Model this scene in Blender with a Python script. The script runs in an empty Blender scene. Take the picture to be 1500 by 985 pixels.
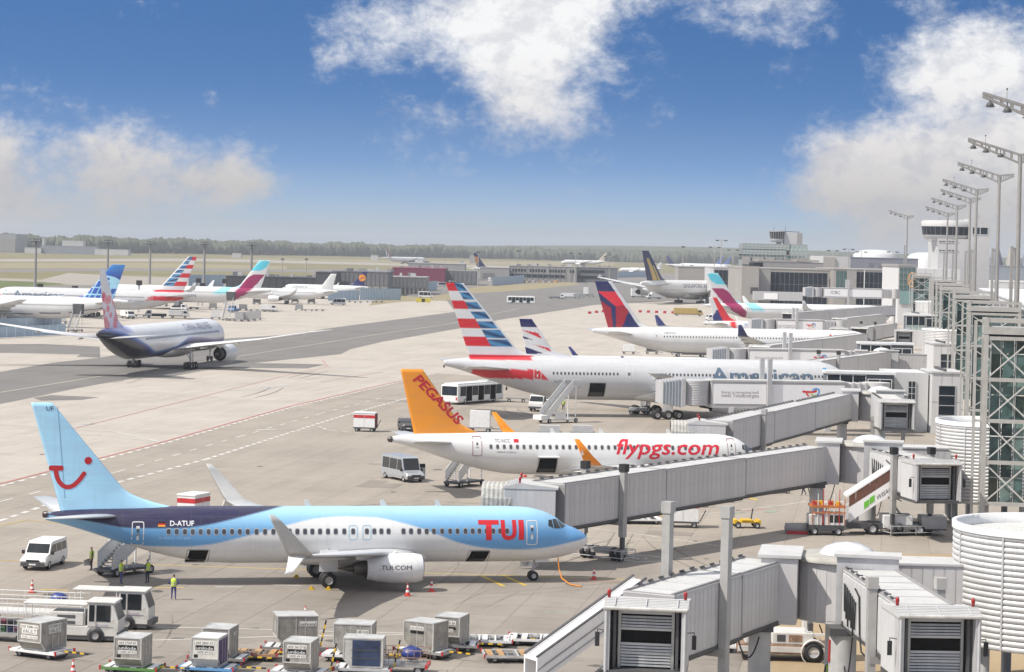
import bpy, bmesh, math, random
from mathutils import Vector, Matrix, Quaternion
from math import sin, cos, pi, radians, atan2, sqrt, hypot
random.seed(7)
S = bpy.context.scene
COL = S.collection
# ---------------------------------------------------------------- camera
FPX, HC, ROLL, CX, CY = 3600.0, 24.3, 0.025, 750.0, 362.0
cam = bpy.data.cameras.new('camera')
cam.sensor_width = 36.0; cam.lens = FPX/1500*36.0
cam.shift_x = 0.0; cam.shift_y = -(492.5-CY)/1500
cam.clip_start = 1.0; cam.clip_end = 12000
co = bpy.data.objects.new('camera', cam); COL.objects.link(co)
co.location = (0, 0, HC); co.rotation_euler = (pi/2, -ROLL, 0)
S.camera = co
# ---------------------------------------------------------------- light
SUN_EL, SUN_AZ = radians(51), radians(26)      # sun stands to the left, a little behind the camera
sv = Vector((-cos(SUN_EL)*cos(SUN_AZ), -cos(SUN_EL)*sin(SUN_AZ), sin(SUN_EL)))
sl = bpy.data.lights.new('sun', 'SUN'); sl.energy = 4.2; sl.angle = radians(.55); sl.color = (1, .95, .87)
so = bpy.data.objects.new('sun', sl); COL.objects.link(so)
so.rotation_euler = sv.to_track_quat('Z', 'Y').to_euler()
S.view_settings.view_transform = 'Standard'; S.view_settings.look = 'None'
S.view_settings.gamma = 1; S.view_settings.exposure = 0.27
S.cycles.use_denoising = True
S.cycles.max_bounces = 6; S.cycles.volume_bounces = 0
S.cycles.transparent_max_bounces = 16

def lin(r, g, b):
    f = lambda v: v/12.92 if v <= .04045 else ((v+.055)/1.055)**2.4
    return (f(r/255), f(g/255), f(b/255))

class NT:
    "tiny node-tree helper"
    def __init__(s, tree): s.t = tree; s.n = tree.nodes; s.l = tree.links
    def new(s, typ, **kw):
        n = s.n.new(typ)
        for k, v in kw.items():
            if k.startswith('i_'):
                key = k[2:]
                key = int(key) if key.isdigit() else key.replace('_', ' ')
                s.set(n.inputs[key], v)
            else: setattr(n, k, v)
        return n
    def set(s, sock, v):
        if hasattr(v, 'is_output') or isinstance(v, bpy.types.NodeSocket): s.l.new(v, sock)
        else: sock.default_value = v
    def math(s, op, a, b=0.0, c=0.0, clamp=False):
        n = s.n.new('ShaderNodeMath'); n.operation = op; n.use_clamp = clamp
        s.set(n.inputs[0], a); s.set(n.inputs[1], b); s.set(n.inputs[2], c); return n.outputs[0]
    def mix(s, f, a, b, blend='MIX'):
        n = s.n.new('ShaderNodeMix'); n.data_type = 'RGBA'; n.blend_type = blend
        s.set(n.inputs[0], f)
        for i, v in ((6, a), (7, b)):
            s.set(n.inputs[i], (*v, 1) if isinstance(v, tuple) and len(v) == 3 else v)
        return n.outputs[2]
    def ramp(s, f, pts):
        n = s.n.new('ShaderNodeValToRGB'); s.set(n.inputs[0], f); e = n.color_ramp.elements
        while len(e) < len(pts): e.new(.5)
        for i, (p, c) in enumerate(pts):
            e[i].position = p; e[i].color = (*c, 1) if isinstance(c, tuple) else (c, c, c, 1)
        return n.outputs[0]
    def noise(s, vec, scale, detail=4, rough=.55, dist=0):
        n = s.n.new('ShaderNodeTexNoise'); s.set(n.inputs['Vector'], vec); n.inputs['Scale'].default_value = scale
        n.inputs['Detail'].default_value = detail; n.inputs['Roughness'].default_value = rough; n.inputs['Distortion'].default_value = dist
        return n.outputs[0]

# ---------------------------------------------------------------- sky
SKS = .125; SK = 1/(SKS*2**.32)      # SK: a sky radiance that shows as full white
W = bpy.data.worlds.new('World'); S.world = W; W.use_nodes = True
w = NT(W.node_tree); w.n.clear()
tc = w.new('ShaderNodeTexCoord').outputs['Generated']
sx = w.new('ShaderNodeSeparateXYZ', i_0=tc)
X_, Y_, Z_ = sx.outputs
el = w.math('ARCSINE', w.math('MINIMUM', w.math('MAXIMUM', Z_, -.999), .999))
az = w.math('ARCTAN2', X_, Y_)
# the photographed sky turns deep blue within a few degrees: stretch the elevation before the sky lookup
zz = w.math('MULTIPLY', w.math('MAXIMUM', Z_, 0.0), 9.0)
cv = w.new('ShaderNodeCombineXYZ', i_0=X_, i_1=Y_, i_2=w.math('ADD', zz, .02))
nv = w.new('ShaderNodeVectorMath', operation='NORMALIZE', i_0=cv.outputs[0]).outputs[0]
sk = w.new('ShaderNodeTexSky'); sk.sky_type = 'NISHITA'; sk.sun_disc = False
sk.sun_elevation = SUN_EL; sk.sun_rotation = atan2(sv.x, sv.y)
sk.altitude = 100; sk.air_density = 1.0; sk.dust_density = 1.5; sk.ozone_density = 3.0
w.l.new(nv, sk.inputs['Vector'])
skyc = w.new('ShaderNodeHueSaturation', i_Saturation=1.24, i_Value=1.08, i_Color=sk.outputs[0]).outputs[0]
# pale, slightly grey air low over the horizon
lowf = w.ramp(w.math('MULTIPLY', el, 10.0), [(0.0, .97), (.07, .86), (.18, .52), (.33, .22), (.6, .05), (.9, 0.0)])
skyc = w.mix(lowf, skyc, tuple(v*SK for v in lin(180, 189, 202)))
# clouds, placed by direction (units of 1000 photo pixels)
U = w.math('MULTIPLY', az, 3.6); V = w.math('MULTIPLY', el, 3.6)
cvec = w.new('ShaderNodeCombineXYZ', i_0=U, i_1=w.math('MULTIPLY', V, 1.35), i_2=0.37).outputs[0]
n1 = w.noise(cvec, 5.5, 9, .6, .35); n2 = w.noise(cvec, 17, 7, .62, .25)
n3 = w.noise(cvec, 60, 5, .65, .2)
cl = w.math('ADD', w.math('ADD', w.math('MULTIPLY', n1, .68), w.math('MULTIPLY', n2, .52)), w.math('MULTIPLY', n3, .28))
cl = w.math('SUBTRACT', cl, .23)
def blob(px, py, rx, ry, amp):
    u0, v0 = (px-CX)/1000, -(py-CY)/1000
    du = w.math('DIVIDE', w.math('SUBTRACT', U, u0), rx/1000); dv = w.math('DIVIDE', w.math('SUBTRACT', V, v0), ry/1000)
    r2 = w.math('ADD', w.math('MULTIPLY', du, du), w.math('MULTIPLY', dv, dv))
    return w.math('MULTIPLY', w.math('EXPONENT', w.math('MULTIPLY', r2, -1.0)), amp)
mask = None
BL = [(770, 55, 90, 120, .55), (660, 25, 130, 70, .34), (820, -10, 120, 60, .3), (740, 150, 70, 60, .18), (540, 45, 60, 60, .16), (610, 120, 70, 60, .1),
      (150, 235, 80, 55, .36), (250, 285, 140, 60, .44), (345, 265, 50, 60, .3), (5, 265, 50, 90, .5), (60, 325, 150, 40, .3), (310, 155, 25, 25, .14),
      (1420, 270, 160, 120, .56), (1230, 235, 75, 65, .4), (1330, 265, 120, 70, .36), (1420, 60, 110, 60, .38), (1330, 110, 60, 40, .22), (1480, 170, 80, 100, .42), (1130, -5, 90, 40, .22), (1290, 330, 90, 30, .2), (960, 160, 25, 25, .2), (1000, -30, 260, 45, .13), (1060, 70, 240, 90, .1), (590, 210, 90, 60, .12), (840, 190, 60, 70, .14), (1180, 290, 30, 14, .2), (480, 90, 40, 40, .14)]
for b in BL:
    o_ = blob(*b); mask = o_ if mask is None else w.math('ADD', mask, o_)
up = w.new('ShaderNodeMapRange', i_0=el, i_1=.12, i_2=.4, i_3=0.0, i_4=.42).outputs[0]  # denser unseen clouds overhead, added to lift the ambient light
dens = w.math('ADD', w.math('ADD', cl, mask), up)
cf = w.new('ShaderNodeMapRange', interpolation_type='SMOOTHSTEP', i_0=dens, i_1=.6, i_2=1.06).outputs[0]
ccol = w.ramp(w.math('MULTIPLY', el, 10.0), [(0.0, lin(190, 192, 196)), (.22, lin(205, 202, 201)), (.5, lin(240, 237, 236)), (.8, lin(255, 255, 255))])
cv2 = w.new('ShaderNodeVectorMath', operation='ADD', i_0=cvec, i_1=(-.018, .022, 0)).outputs[0]
rel = w.math('SUBTRACT', w.math('ADD', w.noise(cvec, 9, 6, .6, .3), n2), w.math('ADD', w.noise(cv2, 9, 6, .6, .3), w.noise(cv2, 17, 7, .62, .25)))
ccol = w.mix(w.ramp(w.math('ADD', w.math('MULTIPLY', rel, 1.6), .5), [(.25, .36), (.6, 0.0)]), ccol, lin(176, 182, 196))  # lit and shaded sides of the clouds mixed into their colour
ccol = w.mix(1.0, ccol, (SK, SK, SK), 'MULTIPLY')
skyc = w.mix(w.math('MULTIPLY', cf, .97), skyc, ccol)
bg = w.new('ShaderNodeBackground', i_Color=skyc, i_Strength=SKS)
wo = w.new('ShaderNodeOutputWorld'); w.l.new(bg.outputs[0], wo.inputs[0])

# ---------------------------------------------------------------- helpers
def G(px, py, z=0.0):
    "ground point (or point at height z) seen at a photo pixel"
    u, v = px-CX, py-CY
    u0 = u*cos(ROLL)+v*sin(ROLL); v0 = -u*sin(ROLL)+v*cos(ROLL)
    d = (HC-z)*FPX/v0
    return Vector((u0*d/FPX, d, z))
def Dp(px, py, d):
    u, v = px-CX, py-CY
    u0 = u*cos(ROLL)+v*sin(ROLL); v0 = -u*sin(ROLL)+v*cos(ROLL)
    return Vector((u0*d/FPX, d, HC-v0*d/FPX))
GRID = radians(8.7)                 # airport grid: the pier axis runs 8.7 degrees right of the view
PX = Vector((cos(GRID), -sin(GRID), 0)); PY = Vector((sin(GRID), cos(GRID), 0))

MATS = {}
def mat(name, rgb, rough=.55, metal=0.0, var=.12, scale=1.5, bump=0.0, coat=0.0, dirt=None, spec=.5, streak=0.0, each=0.0):
    "painted or plain surface with a little grain and wear"
    if name in MATS: return MATS[name]
    m = bpy.data.materials.new(name); m.use_nodes = True; t = NT(m.node_tree)
    p = t.n['Principled BSDF']; tcn = t.new('ShaderNodeTexCoord').outputs['Object']
    n = t.noise(tcn, scale, 5, .6)
    n2 = t.noise(tcn, scale*9, 3, .6)
    f = t.math('ADD', t.math('MULTIPLY', n, .7), t.math('MULTIPLY', n2, .3))
    lo = tuple(max(0, v*(1-var*1.6)) for v in rgb); hi = tuple(min(1, v*(1+var)) for v in rgb)
    c = t.ramp(f, [(.3, lo), (.7, hi)])
    if each:
        oi = t.new('ShaderNodeObjectInfo').outputs['Random']
        c = t.mix(t.math('MULTIPLY', oi, each), c, tuple(v*.45 for v in rgb))
    if dirt:
        dn = t.noise(tcn, scale*2.3, 6, .7)
        c = t.mix(t.ramp(dn, [(.56, 0.0), (.72, .75)]), c, dirt)
    if streak:
        mp = t.new('ShaderNodeMapping', i_0=tcn); mp.inputs['Scale'].default_value = (3, 3, .12)
        sn = t.noise(mp.outputs[0], 2.2, 4, .6)
        c = t.mix(t.ramp(sn, [(.5, 0.0), (.75, streak)]), c, tuple(v*.55 for v in rgb))
    t.l.new(c, p.inputs['Base Color'])
    p.inputs['Roughness'].default_value = rough; p.inputs['Metallic'].default_value = metal
    p.inputs['Specular IOR Level'].default_value = spec
    p.inputs['Coat Weight'].default_value = coat; p.inputs['Coat Roughness'].default_value = .12
    if bump:
        b = t.new('ShaderNodeBump', i_Strength=bump, i_Distance=.02, i_Height=n2); t.l.new(b.outputs[0], p.inputs['Normal'])
    MATS[name] = m; return m

def attrmat(name, rough=.28, coat=.35, grime=.1):
    "aircraft paint: the livery colours are stored on the skin, grime and panel tone on top"
    if name in MATS: return MATS[name]
    m = bpy.data.materials.new(name); m.use_nodes = True; t = NT(m.node_tree); p = t.n['Principled BSDF']
    a = t.new('ShaderNodeAttribute', attribute_name='livery'); tcn = t.new('ShaderNodeTexCoord').outputs['Object']
    mp = t.new('ShaderNodeMapping', i_0=tcn); mp.inputs['Scale'].default_value = (.25, 1.2, 1.2)
    n = t.noise(mp.outputs[0], 1.1, 6, .6)
    sep = t.new('ShaderNodeSeparateXYZ', i_0=tcn)
    # frame joints every few metres
    fr = t.math('FRACT', t.math('MULTIPLY', sep.outputs[0], .21))
    jl = t.math('MAXIMUM', t.math('LESS_THAN', fr, .007), t.math('LESS_THAN', t.math('FRACT', t.math('MULTIPLY', sep.outputs[2], .83)), .02))
    st = t.new('ShaderNodeMapping', i_0=tcn); st.inputs['Scale'].default_value = (2.2, 1, .12)
    n4 = t.noise(st.outputs[0], 1.6, 4, .6)
    d = t.math('ADD', t.math('ADD', t.math('MULTIPLY', t.ramp(n, [(.4, 0.0), (.75, 1.0)]), grime), t.math('MULTIPLY', t.ramp(n4, [(.55, 0.0), (.8, 1.0)]), grime*.9)), t.math('MULTIPLY', jl, .16))
    c = t.mix(d, a.outputs['Color'], (.22, .2, .18))
    t.l.new(c, p.inputs['Base Color']); p.inputs['Roughness'].default_value = rough
    p.inputs['Coat Weight'].default_value = coat; p.inputs['Coat Roughness'].default_value = .1
    MATS[name] = m; return m

def glass(name, rgb, rough=.08):
    if name in MATS: return MATS[name]
    m = bpy.data.materials.new(name); m.use_nodes = True; t = NT(m.node_tree); p = t.n['Principled BSDF']
    tcn = t.new('ShaderNodeTexCoord').outputs['Object']
    n = t.noise(tcn, .8, 3, .5)
    t.l.new(t.ramp(n, [(.35, tuple(v*.5 for v in rgb)), (.7, rgb)]), p.inputs['Base Color'])
    p.inputs['Roughness'].default_value = rough; p.inputs['Specular IOR Level'].default_value = .6
    MATS[name] = m; return m

def prop(o, label=None, cat=None, group=None, kind=None):
    if label: o['label'] = label
    if cat: o['category'] = cat
    if group: o['group'] = group
    if kind: o['kind'] = kind
    return o
def thing(name, label, cat, loc=(0, 0, 0), rz=0.0, group=None):
    o = bpy.data.objects.new(name, None); COL.objects.link(o); o.empty_display_size = .5
    o.location = loc; o.rotation_euler = (0, 0, rz); return prop(o, label, cat, group)
def copy_tree(o, parent=None):
    c = o.copy(); COL.objects.link(c)
    c.parent = parent
    for ch in o.children: copy_tree(ch, c)
    return c
def place(o, loc, rz, label=None, group=None):
    o.location = loc; o.rotation_euler = (0, 0, rz)
    if label: o['label'] = label
    if group: o['group'] = group
    return o
def put(name, me, parent=None, loc=None, rot=None):
    o = bpy.data.objects.new(name, me); COL.objects.link(o)
    if parent: o.parent = parent
    if loc is not None: o.location = loc
    if rot is not None: o.rotation_euler = rot
    return o

class M:
    "collects simple solids into one mesh"
    def __init__(s): s.v = []; s.f = []; s.mi = []; s.ms = []; s.sm = []; s.xf = None
    def m(s, mt):
        if mt not in s.ms: s.ms.append(mt)
        return s.ms.index(mt)
    def add(s, vs, fs, mt, smooth=False):
        b = len(s.v); i = s.m(mt)
        for p in vs:
            p = Vector(p)
            s.v.append(tuple(s.xf @ p) if s.xf else tuple(p))
        for f in fs: s.f.append(tuple(b+k for k in f)); s.mi.append(i); s.sm.append(smooth)
        return s
    def box(s, c, d, mt, rz=0.0, rot=None):
        x, y, z = d[0]/2, d[1]/2, d[2]/2
        vs = [Vector((a*x, b*y, e*z)) for e in (-1, 1) for b in (-1, 1) for a in (-1, 1)]
        R = rot.to_matrix() if hasattr(rot, 'to_matrix') else (Matrix.Rotation(rz, 3, 'Z') if rot is None else rot)
        vs = [R @ p + Vector(c) for p in vs]
        return s.add(vs, [(0, 2, 3, 1), (4, 5, 7, 6), (0, 1, 5, 4), (2, 6, 7, 3), (0, 4, 6, 2), (1, 3, 7, 5)], mt)
    def b2(s, lo, hi, mt):
        return s.box([(lo[i]+hi[i])/2 for i in range(3)], [hi[i]-lo[i] for i in range(3)], mt)
    def beam(s, a, b, wd, ht, mt):
        a, b = Vector(a), Vector(b); d = b-a; L = d.length
        if L < 1e-6: return s
        q = d.to_track_quat('X', 'Z')
        return s.box((a+b)/2, (L, wd, ht), mt, rot=q.to_matrix())
    def tube(s, a, b, r, mt, n=8, r2=None, caps=True):
        a, b = Vector(a), Vector(b); q = (b-a).to_track_quat('Z', 'Y').to_matrix(); r2 = r if r2 is None else r2
        vs = []
        for p, rr in ((a, r), (b, r2)):
            for k in range(n): vs.append(p + q @ Vector((rr*cos(2*pi*k/n), rr*sin(2*pi*k/n), 0)))
        fs = [(k, (k+1) % n, n+(k+1) % n, n+k) for k in range(n)]
        s.add(vs, fs, mt, True)
        if caps: s.add(vs, [tuple(range(n-1, -1, -1)), tuple(range(n, 2*n))], mt)
        return s
    def path(s, pts, r, mt, n=5):
        for a, b in zip(pts[:-1], pts[1:]): s.tube(a, b, r, mt, n, caps=False)
        return s
    def lathe(s, c, prof, mt, n=24, axis='Z', caps=(False, False), smooth=True, arc=None):
        vs = []; k0 = n
        for (r, h) in prof:
            for k in range(n):
                a = 2*pi*k/n; p = Vector((r*cos(a), r*sin(a), h))
                if axis == 'X': p = Vector((p.z, p.x, p.y))
                elif axis == 'Y': p = Vector((p.x, p.z, p.y))
                vs.append(Vector(c)+p)
        fs = []
        for j in range(len(prof)-1):
            for k in range(n):
                f = (j*n+k, j*n+(k+1) % n, (j+1)*n+(k+1) % n, (j+1)*n+k)
                fs.append(f[::-1] if axis == 'Y' else f)
        s.add(vs, fs, mt, smooth)
        cp = []
        if caps[0]: cp.append(tuple(range(n-1, -1, -1)))
        if caps[1]: cp.append(tuple(range((len(prof)-1)*n, len(prof)*n)))
        if cp: s.add(vs, cp, mt)
        return s
    def prism(s, pts, y0, y1, mt, axis='Y'):
        "outline pts (x,z) pushed from y0 to y1"
        n = len(pts); vs = []
        for y in (y0, y1):
            for (x, z) in pts: vs.append((x, y, z) if axis == 'Y' else ((y, x, z) if axis == 'X' else (x, z, y)))
        fs = [tuple(range(n)), tuple(range(2*n-1, n-1, -1))]+[(k+n, (k+1) % n+n, (k+1) % n, k) for k in range(n)]
        return s.add(vs, fs, mt)
    def quad(s, a, b, c, d, mt): return s.add([a, b, c, d], [(0, 1, 2, 3)], mt)
    def sphere(s, c, r, mt, n=10, k=6, sc=(1, 1, 1)):
        pr = [(max(1e-4, sin(pi*j/k)), -cos(pi*j/k)) for j in range(k+1)]
        vs = []; fs = []
        for (rr, h) in pr:
            for a in range(n): vs.append(Vector(c)+Vector((rr*cos(2*pi*a/n)*r*sc[0], rr*sin(2*pi*a/n)*r*sc[1], h*r*sc[2])))
        for j in range(k):
            for a in range(n): fs.append((j*n+a, j*n+(a+1) % n, (j+1)*n+(a+1) % n, (j+1)*n+a))
        return s.add(vs, fs, mt, True)
    def mesh(s, name='mesh', recalc=True):
        me = bpy.data.meshes.new(name); me.from_pydata(s.v, [], s.f)
        for mt in s.ms: me.materials.append(mt)
        me.polygons.foreach_set('material_index', s.mi); me.polygons.foreach_set('use_smooth', s.sm)
        if recalc:
            bm = bmesh.new(); bm.from_mesh(me); bmesh.ops.recalc_face_normals(bm, faces=bm.faces); bm.to_mesh(me); bm.free()
        me.update(); return me
    def obj(s, name, parent=None, bevel=0.0, **kw):
        o = put(name, s.mesh(name), parent)
        if bevel:
            b = o.modifiers.new('bevel', 'BEVEL'); b.width = bevel; b.segments = 2; b.limit_method = 'ANGLE'; b.angle_limit = radians(40)
        return prop(o, **kw)

def decal(bm, mapf, stepx, stepy):
    "cut a flat bmesh on a grid and lay it on a curved skin"
    xs = [v.co.x for v in bm.verts]; ys = [v.co.y for v in bm.verts]
    if not xs: return
    if stepx:
        k = math.floor(min(xs)/stepx)+1
        while k*stepx < max(xs):
            bmesh.ops.bisect_plane(bm, geom=bm.verts[:]+bm.edges[:]+bm.faces[:], plane_co=(k*stepx, 0, 0), plane_no=(1, 0, 0)); k += 1
    if stepy:
        k = math.floor(min(ys)/stepy)+1
        while k*stepy < max(ys):
            bmesh.ops.bisect_plane(bm, geom=bm.verts[:]+bm.edges[:]+bm.faces[:], plane_co=(0, k*stepy, 0), plane_no=(0, 1, 0)); k += 1
    for v in bm.verts: v.co = mapf(v.co.x, v.co.y)
_textcache = {}
def text_bm(txt, size=1.0, width=None, shear=0.0, bold=0.0, align='LEFT', height=None):
    "letters as a flat bmesh starting at x=0 on the baseline"
    cu = bpy.data.curves.new('letters', 'FONT'); cu.body = txt; cu.size = size; cu.shear = shear; cu.offset = bold
    cu.resolution_u = 3; cu.fill_mode = 'FRONT'
    o = bpy.data.objects.new('letters', cu); COL.objects.link(o)
    dg = bpy.context.evaluated_depsgraph_get(); me = bpy.data.meshes.new_from_object(o.evaluated_get(dg))
    bm = bmesh.new(); bm.from_mesh(me)
    bpy.data.objects.remove(o); bpy.data.curves.remove(cu); bpy.data.meshes.remove(me)
    x0 = min(v.co.x for v in bm.verts); x1 = max(v.co.x for v in bm.verts); y1 = max(v.co.y for v in bm.verts)
    kx = width/(x1-x0) if width else 1; ky = height/y1 if height else (kx if width else 1)
    off = {'LEFT': 0, 'CENTER': (x1-x0)*kx/2, 'RIGHT': (x1-x0)*kx}[align]
    for v in bm.verts: v.co.x = (v.co.x-x0)*kx-off; v.co.y *= ky
    return bm
def poly_bm(polys):
    bm = bmesh.new()
    for p in polys:
        vs = [bm.verts.new((x, y, 0)) for x, y in p]
        if len(vs) > 2: bm.faces.new(vs)
    bmesh.ops.triangulate(bm, faces=bm.faces)
    return bm
def bm_obj(bm, name, mt, parent=None, smooth=False):
    me = bpy.data.meshes.new(name)
    bm.to_mesh(me); bm.free(); me.materials.append(mt)
    return put(name, me, parent)
def sign_text(txt, parent, mt, origin, ux, uy, height=None, width=None, name='lettering', align='CENTER', shear=0.0, bold=0.0):
    "flat lettering on a plane: origin, unit right, unit up"
    bm = text_bm(txt, 1.0, width=width, height=height, align=align, shear=shear, bold=bold) if width else text_bm(txt, height/.72, align=align, shear=shear, bold=bold)
    o_, ux, uy = Vector(origin), Vector(ux), Vector(uy)
    for v in bm.verts: v.co = o_+ux*v.co.x+uy*v.co.y
    return bm_obj(bm, name, mt, parent)
# ================================================================ ground and setting
def ground_mat(name, base, var=.1, joints=0.0, jw=.012, tint=(0, 0, 0), rough=.85, stain=.25, obj_rand=False):
    m = bpy.data.materials.new(name); m.use_nodes = True; t = NT(m.node_tree); p = t.n['Principled BSDF']
    g = t.new('ShaderNodeNewGeometry').outputs['Position']
    mp = t.new('ShaderNodeMapping', i_0=g); mp.inputs['Rotation'].default_value = (0, 0, GRID)
    sp_ = t.new('ShaderNodeSeparateXYZ', i_0=mp.outputs[0])
    n1 = t.noise(mp.outputs[0], .06, 6, .6); n2 = t.noise(mp.outputs[0], .9, 5, .65)
    st = t.new('ShaderNodeMapping', i_0=mp.outputs[0]); st.inputs['Scale'].default_value = (.35, .03, 1)
    n3 = t.noise(st.outputs[0], 1.0, 5, .6)
    f = t.math('ADD', t.math('ADD', t.math('MULTIPLY', n1, .4), t.math('MULTIPLY', n2, .25)), t.math('MULTIPLY', n3, .35))
    c = t.ramp(f, [(.3, tuple(v*(1-var*1.7) for v in base)), (.5, base), (.7, tuple(v*(1+var) for v in base))])
    s1 = t.noise(mp.outputs[0], .35, 7, .7)
    c = t.mix(t.math('MULTIPLY', t.ramp(s1, [(.58, 0.0), (.74, 1.0)]), stain), c, tuple(v*.42 for v in base))
    if joints:
        cell = t.new('ShaderNodeCombineXYZ', i_0=t.math('FLOOR', t.math('DIVIDE', sp_.outputs[0], joints)), i_1=t.math('FLOOR', t.math('DIVIDE', sp_.outputs[1], joints*1.25)))
        wn = t.new('ShaderNodeTexWhiteNoise', i_0=cell.outputs[0]).outputs[0]
        c = t.mix(t.math('MULTIPLY', wn, .13), c, tuple(v*.55 for v in base))
        jx = t.math('LESS_THAN', t.math('FRACT', t.math('DIVIDE', sp_.outputs[0], joints)), jw)
        jy = t.math('LESS_THAN', t.math('FRACT', t.math('DIVIDE', sp_.outputs[1], joints*1.25)), jw*1.2)
        c = t.mix(t.math('MULTIPLY', t.math('MAXIMUM', jx, jy), .42), c, tuple(v*.3 for v in base))
    if obj_rand:
        oi = t.new('ShaderNodeObjectInfo').outputs['Random']
        c = t.mix(t.math('MULTIPLY', oi, .24), c, tuple(v*.55 for v in base))
    t.l.new(c, p.inputs['Base Color']); p.inputs['Roughness'].default_value = rough; p.inputs['Specular IOR Level'].default_value = .25
    b = t.new('ShaderNodeBump', i_Strength=.25, i_Distance=.02, i_Height=n2); t.l.new(b.outputs[0], p.inputs['Normal'])
    return m
gm_apron = ground_mat('apron_concrete', (.43, .388, .34), .16, 4.0, .014, stain=.38)
gm_slab = ground_mat('slab_concrete', (.282, .25, .216), .22, 0, obj_rand=True, stain=.55)
gm_asph = ground_mat('taxiway_asphalt', (.18, .17, .16), .18, 0, stain=.3)
gm_road = ground_mat('service_road_concrete', (.325, .287, .243), .17, 4.0, .014, stain=.35)
gm_joint = ground_mat('joint_filler', (.09, .08, .07), .1)
gm_patch = ground_mat('patched_concrete', (.25, .22, .19), .15)
gm_tan = ground_mat('sandy_paving', (.36, .27, .165), .12, 0)
def field_mat():
    m = bpy.data.materials.new('airfield_grass'); m.use_nodes = True; t = NT(m.node_tree); p = t.n['Principled BSDF']
    g = t.new('ShaderNodeNewGeometry').outputs['Position']
    mp = t.new('ShaderNodeMapping', i_0=g); mp.inputs['Scale'].default_value = (.004, .02, 1)
    n = t.noise(mp.outputs[0], 1.0, 7, .65); n2 = t.noise(g, .5, 4, .6)
    c = t.ramp(n, [(.3, (.16, .15, .08)), (.5, (.22, .195, .11)), (.62, (.28, .24, .15)), (.75, (.19, .18, .09))])
    c = t.mix(t.math('MULTIPLY', n2, .35), c, (.1, .1, .045))
    t.l.new(c, p.inputs['Base Color']); p.inputs['Roughness'].default_value = .95; p.inputs['Specular IOR Level'].default_value = .1
    return m
gm_field = field_mat()
def sheet(name, pts, z, mt, kind='structure', sub=0):
    bm = bmesh.new(); vs = [bm.verts.new((p[0], p[1], z)) for p in pts]; bm.faces.new(vs)
    bmesh.ops.recalc_face_normals(bm, faces=bm.faces)
    if bm.faces[:][0].normal.z < 0: bmesh.ops.reverse_faces(bm, faces=bm.faces)
    bmesh.ops.triangulate(bm, faces=bm.faces)
    return prop(bm_obj(bm, name, mt), kind=kind)
def psheet(name, px, z, mt): return sheet(name, [G(x, y) for x, y in px], z, mt)
# ground to the horizon, apron, taxiway
sheet('ground', [(-3700, -300), (3700, -300), (3700, 6900), (-3700, 6900)], -.06, gm_field)
apron = sheet('apron', [tuple(G(-900, 985)), (60, 60), (400, 60), tuple(G(2300, 470)), tuple(G(1420, 412)), tuple(G(1000, 421)), tuple(G(640, 428)), tuple(G(560, 430)), tuple(G(0, 446)), tuple(G(-900, 448))], -.02, gm_apron)
psheet('taxiway', [(-400, 612), (-400, 590), (0, 545), (80, 531), (147, 524), (250, 508), (318, 497), (414, 491), (497, 479), (560, 471), (667, 457), (655, 441), (590, 437), (575, 428), (700, 422), (760, 418), (850, 412), (1010, 411), (1060, 420), (1030, 445), (960, 447), (990, 441), (870, 447), (840, 452), (800, 458), (730, 469), (680, 480), (600, 494), (560, 501), (513, 512), (499, 519), (371, 532), (330, 537), (250, 552), (192, 555), (117, 568), (45, 583), (0, 592)], -.012, gm_asph)
psheet('taxiway_shoulder', [(-60, 505), (60, 504), (146, 508), (147, 524), (112, 523), (118, 519), (10, 517), (-60, 517)], -.0125, gm_asph)
psheet('taxiway_shoulder', [(300, 538), (371, 532), (436, 533), (476, 534), (450, 540)], -.0125, gm_asph)
psheet('taxiway_shoulder', [(48, 583), (75, 579), (146, 582), (120, 586), (60, 587)], -.0125, gm_asph)
psheet('stand_apron', [(-300, 782), (0, 711), (237, 650), (422, 598), (560, 566), (640, 547), (900, 565), (1300, 600), (1700, 700), (1700, 985), (-300, 985)], -.0125, gm_road)
psheet('stand_pavement', [(1130, 900), (1160, 850), (1290, 812), (1560, 812), (1620, 985), (1130, 985)], -.0045, gm_tan)
# slabs of the nearest stand, one by one
sm_ = M(); g_ = .018
sm_.b2((g_, g_, -.2), (4.0-g_, 5.0-g_, 0), gm_slab)
slabme = sm_.mesh('concrete_slab')
nsl = 0
j0 = int(122/5)
filler = M()
for j in range(j0, 40):
    for i in range(-14, 12):
        c = PX*(4.0*i)+PY*(5.0*j); m_ = PX*(4.0*i+2)+PY*(5.0*j+2.5)
        x, y = m_.x, m_.y
        if y < 126 or y > 192 or nsl >= 298: continue
        px = CX+x/y*FPX
        if px < -60 or px > 1130: continue
        if y > 178 and px > 960: continue
        put('concrete_slab', slabme, apron, (c.x, c.y, .0), (0, 0, -GRID)); nsl += 1
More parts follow.
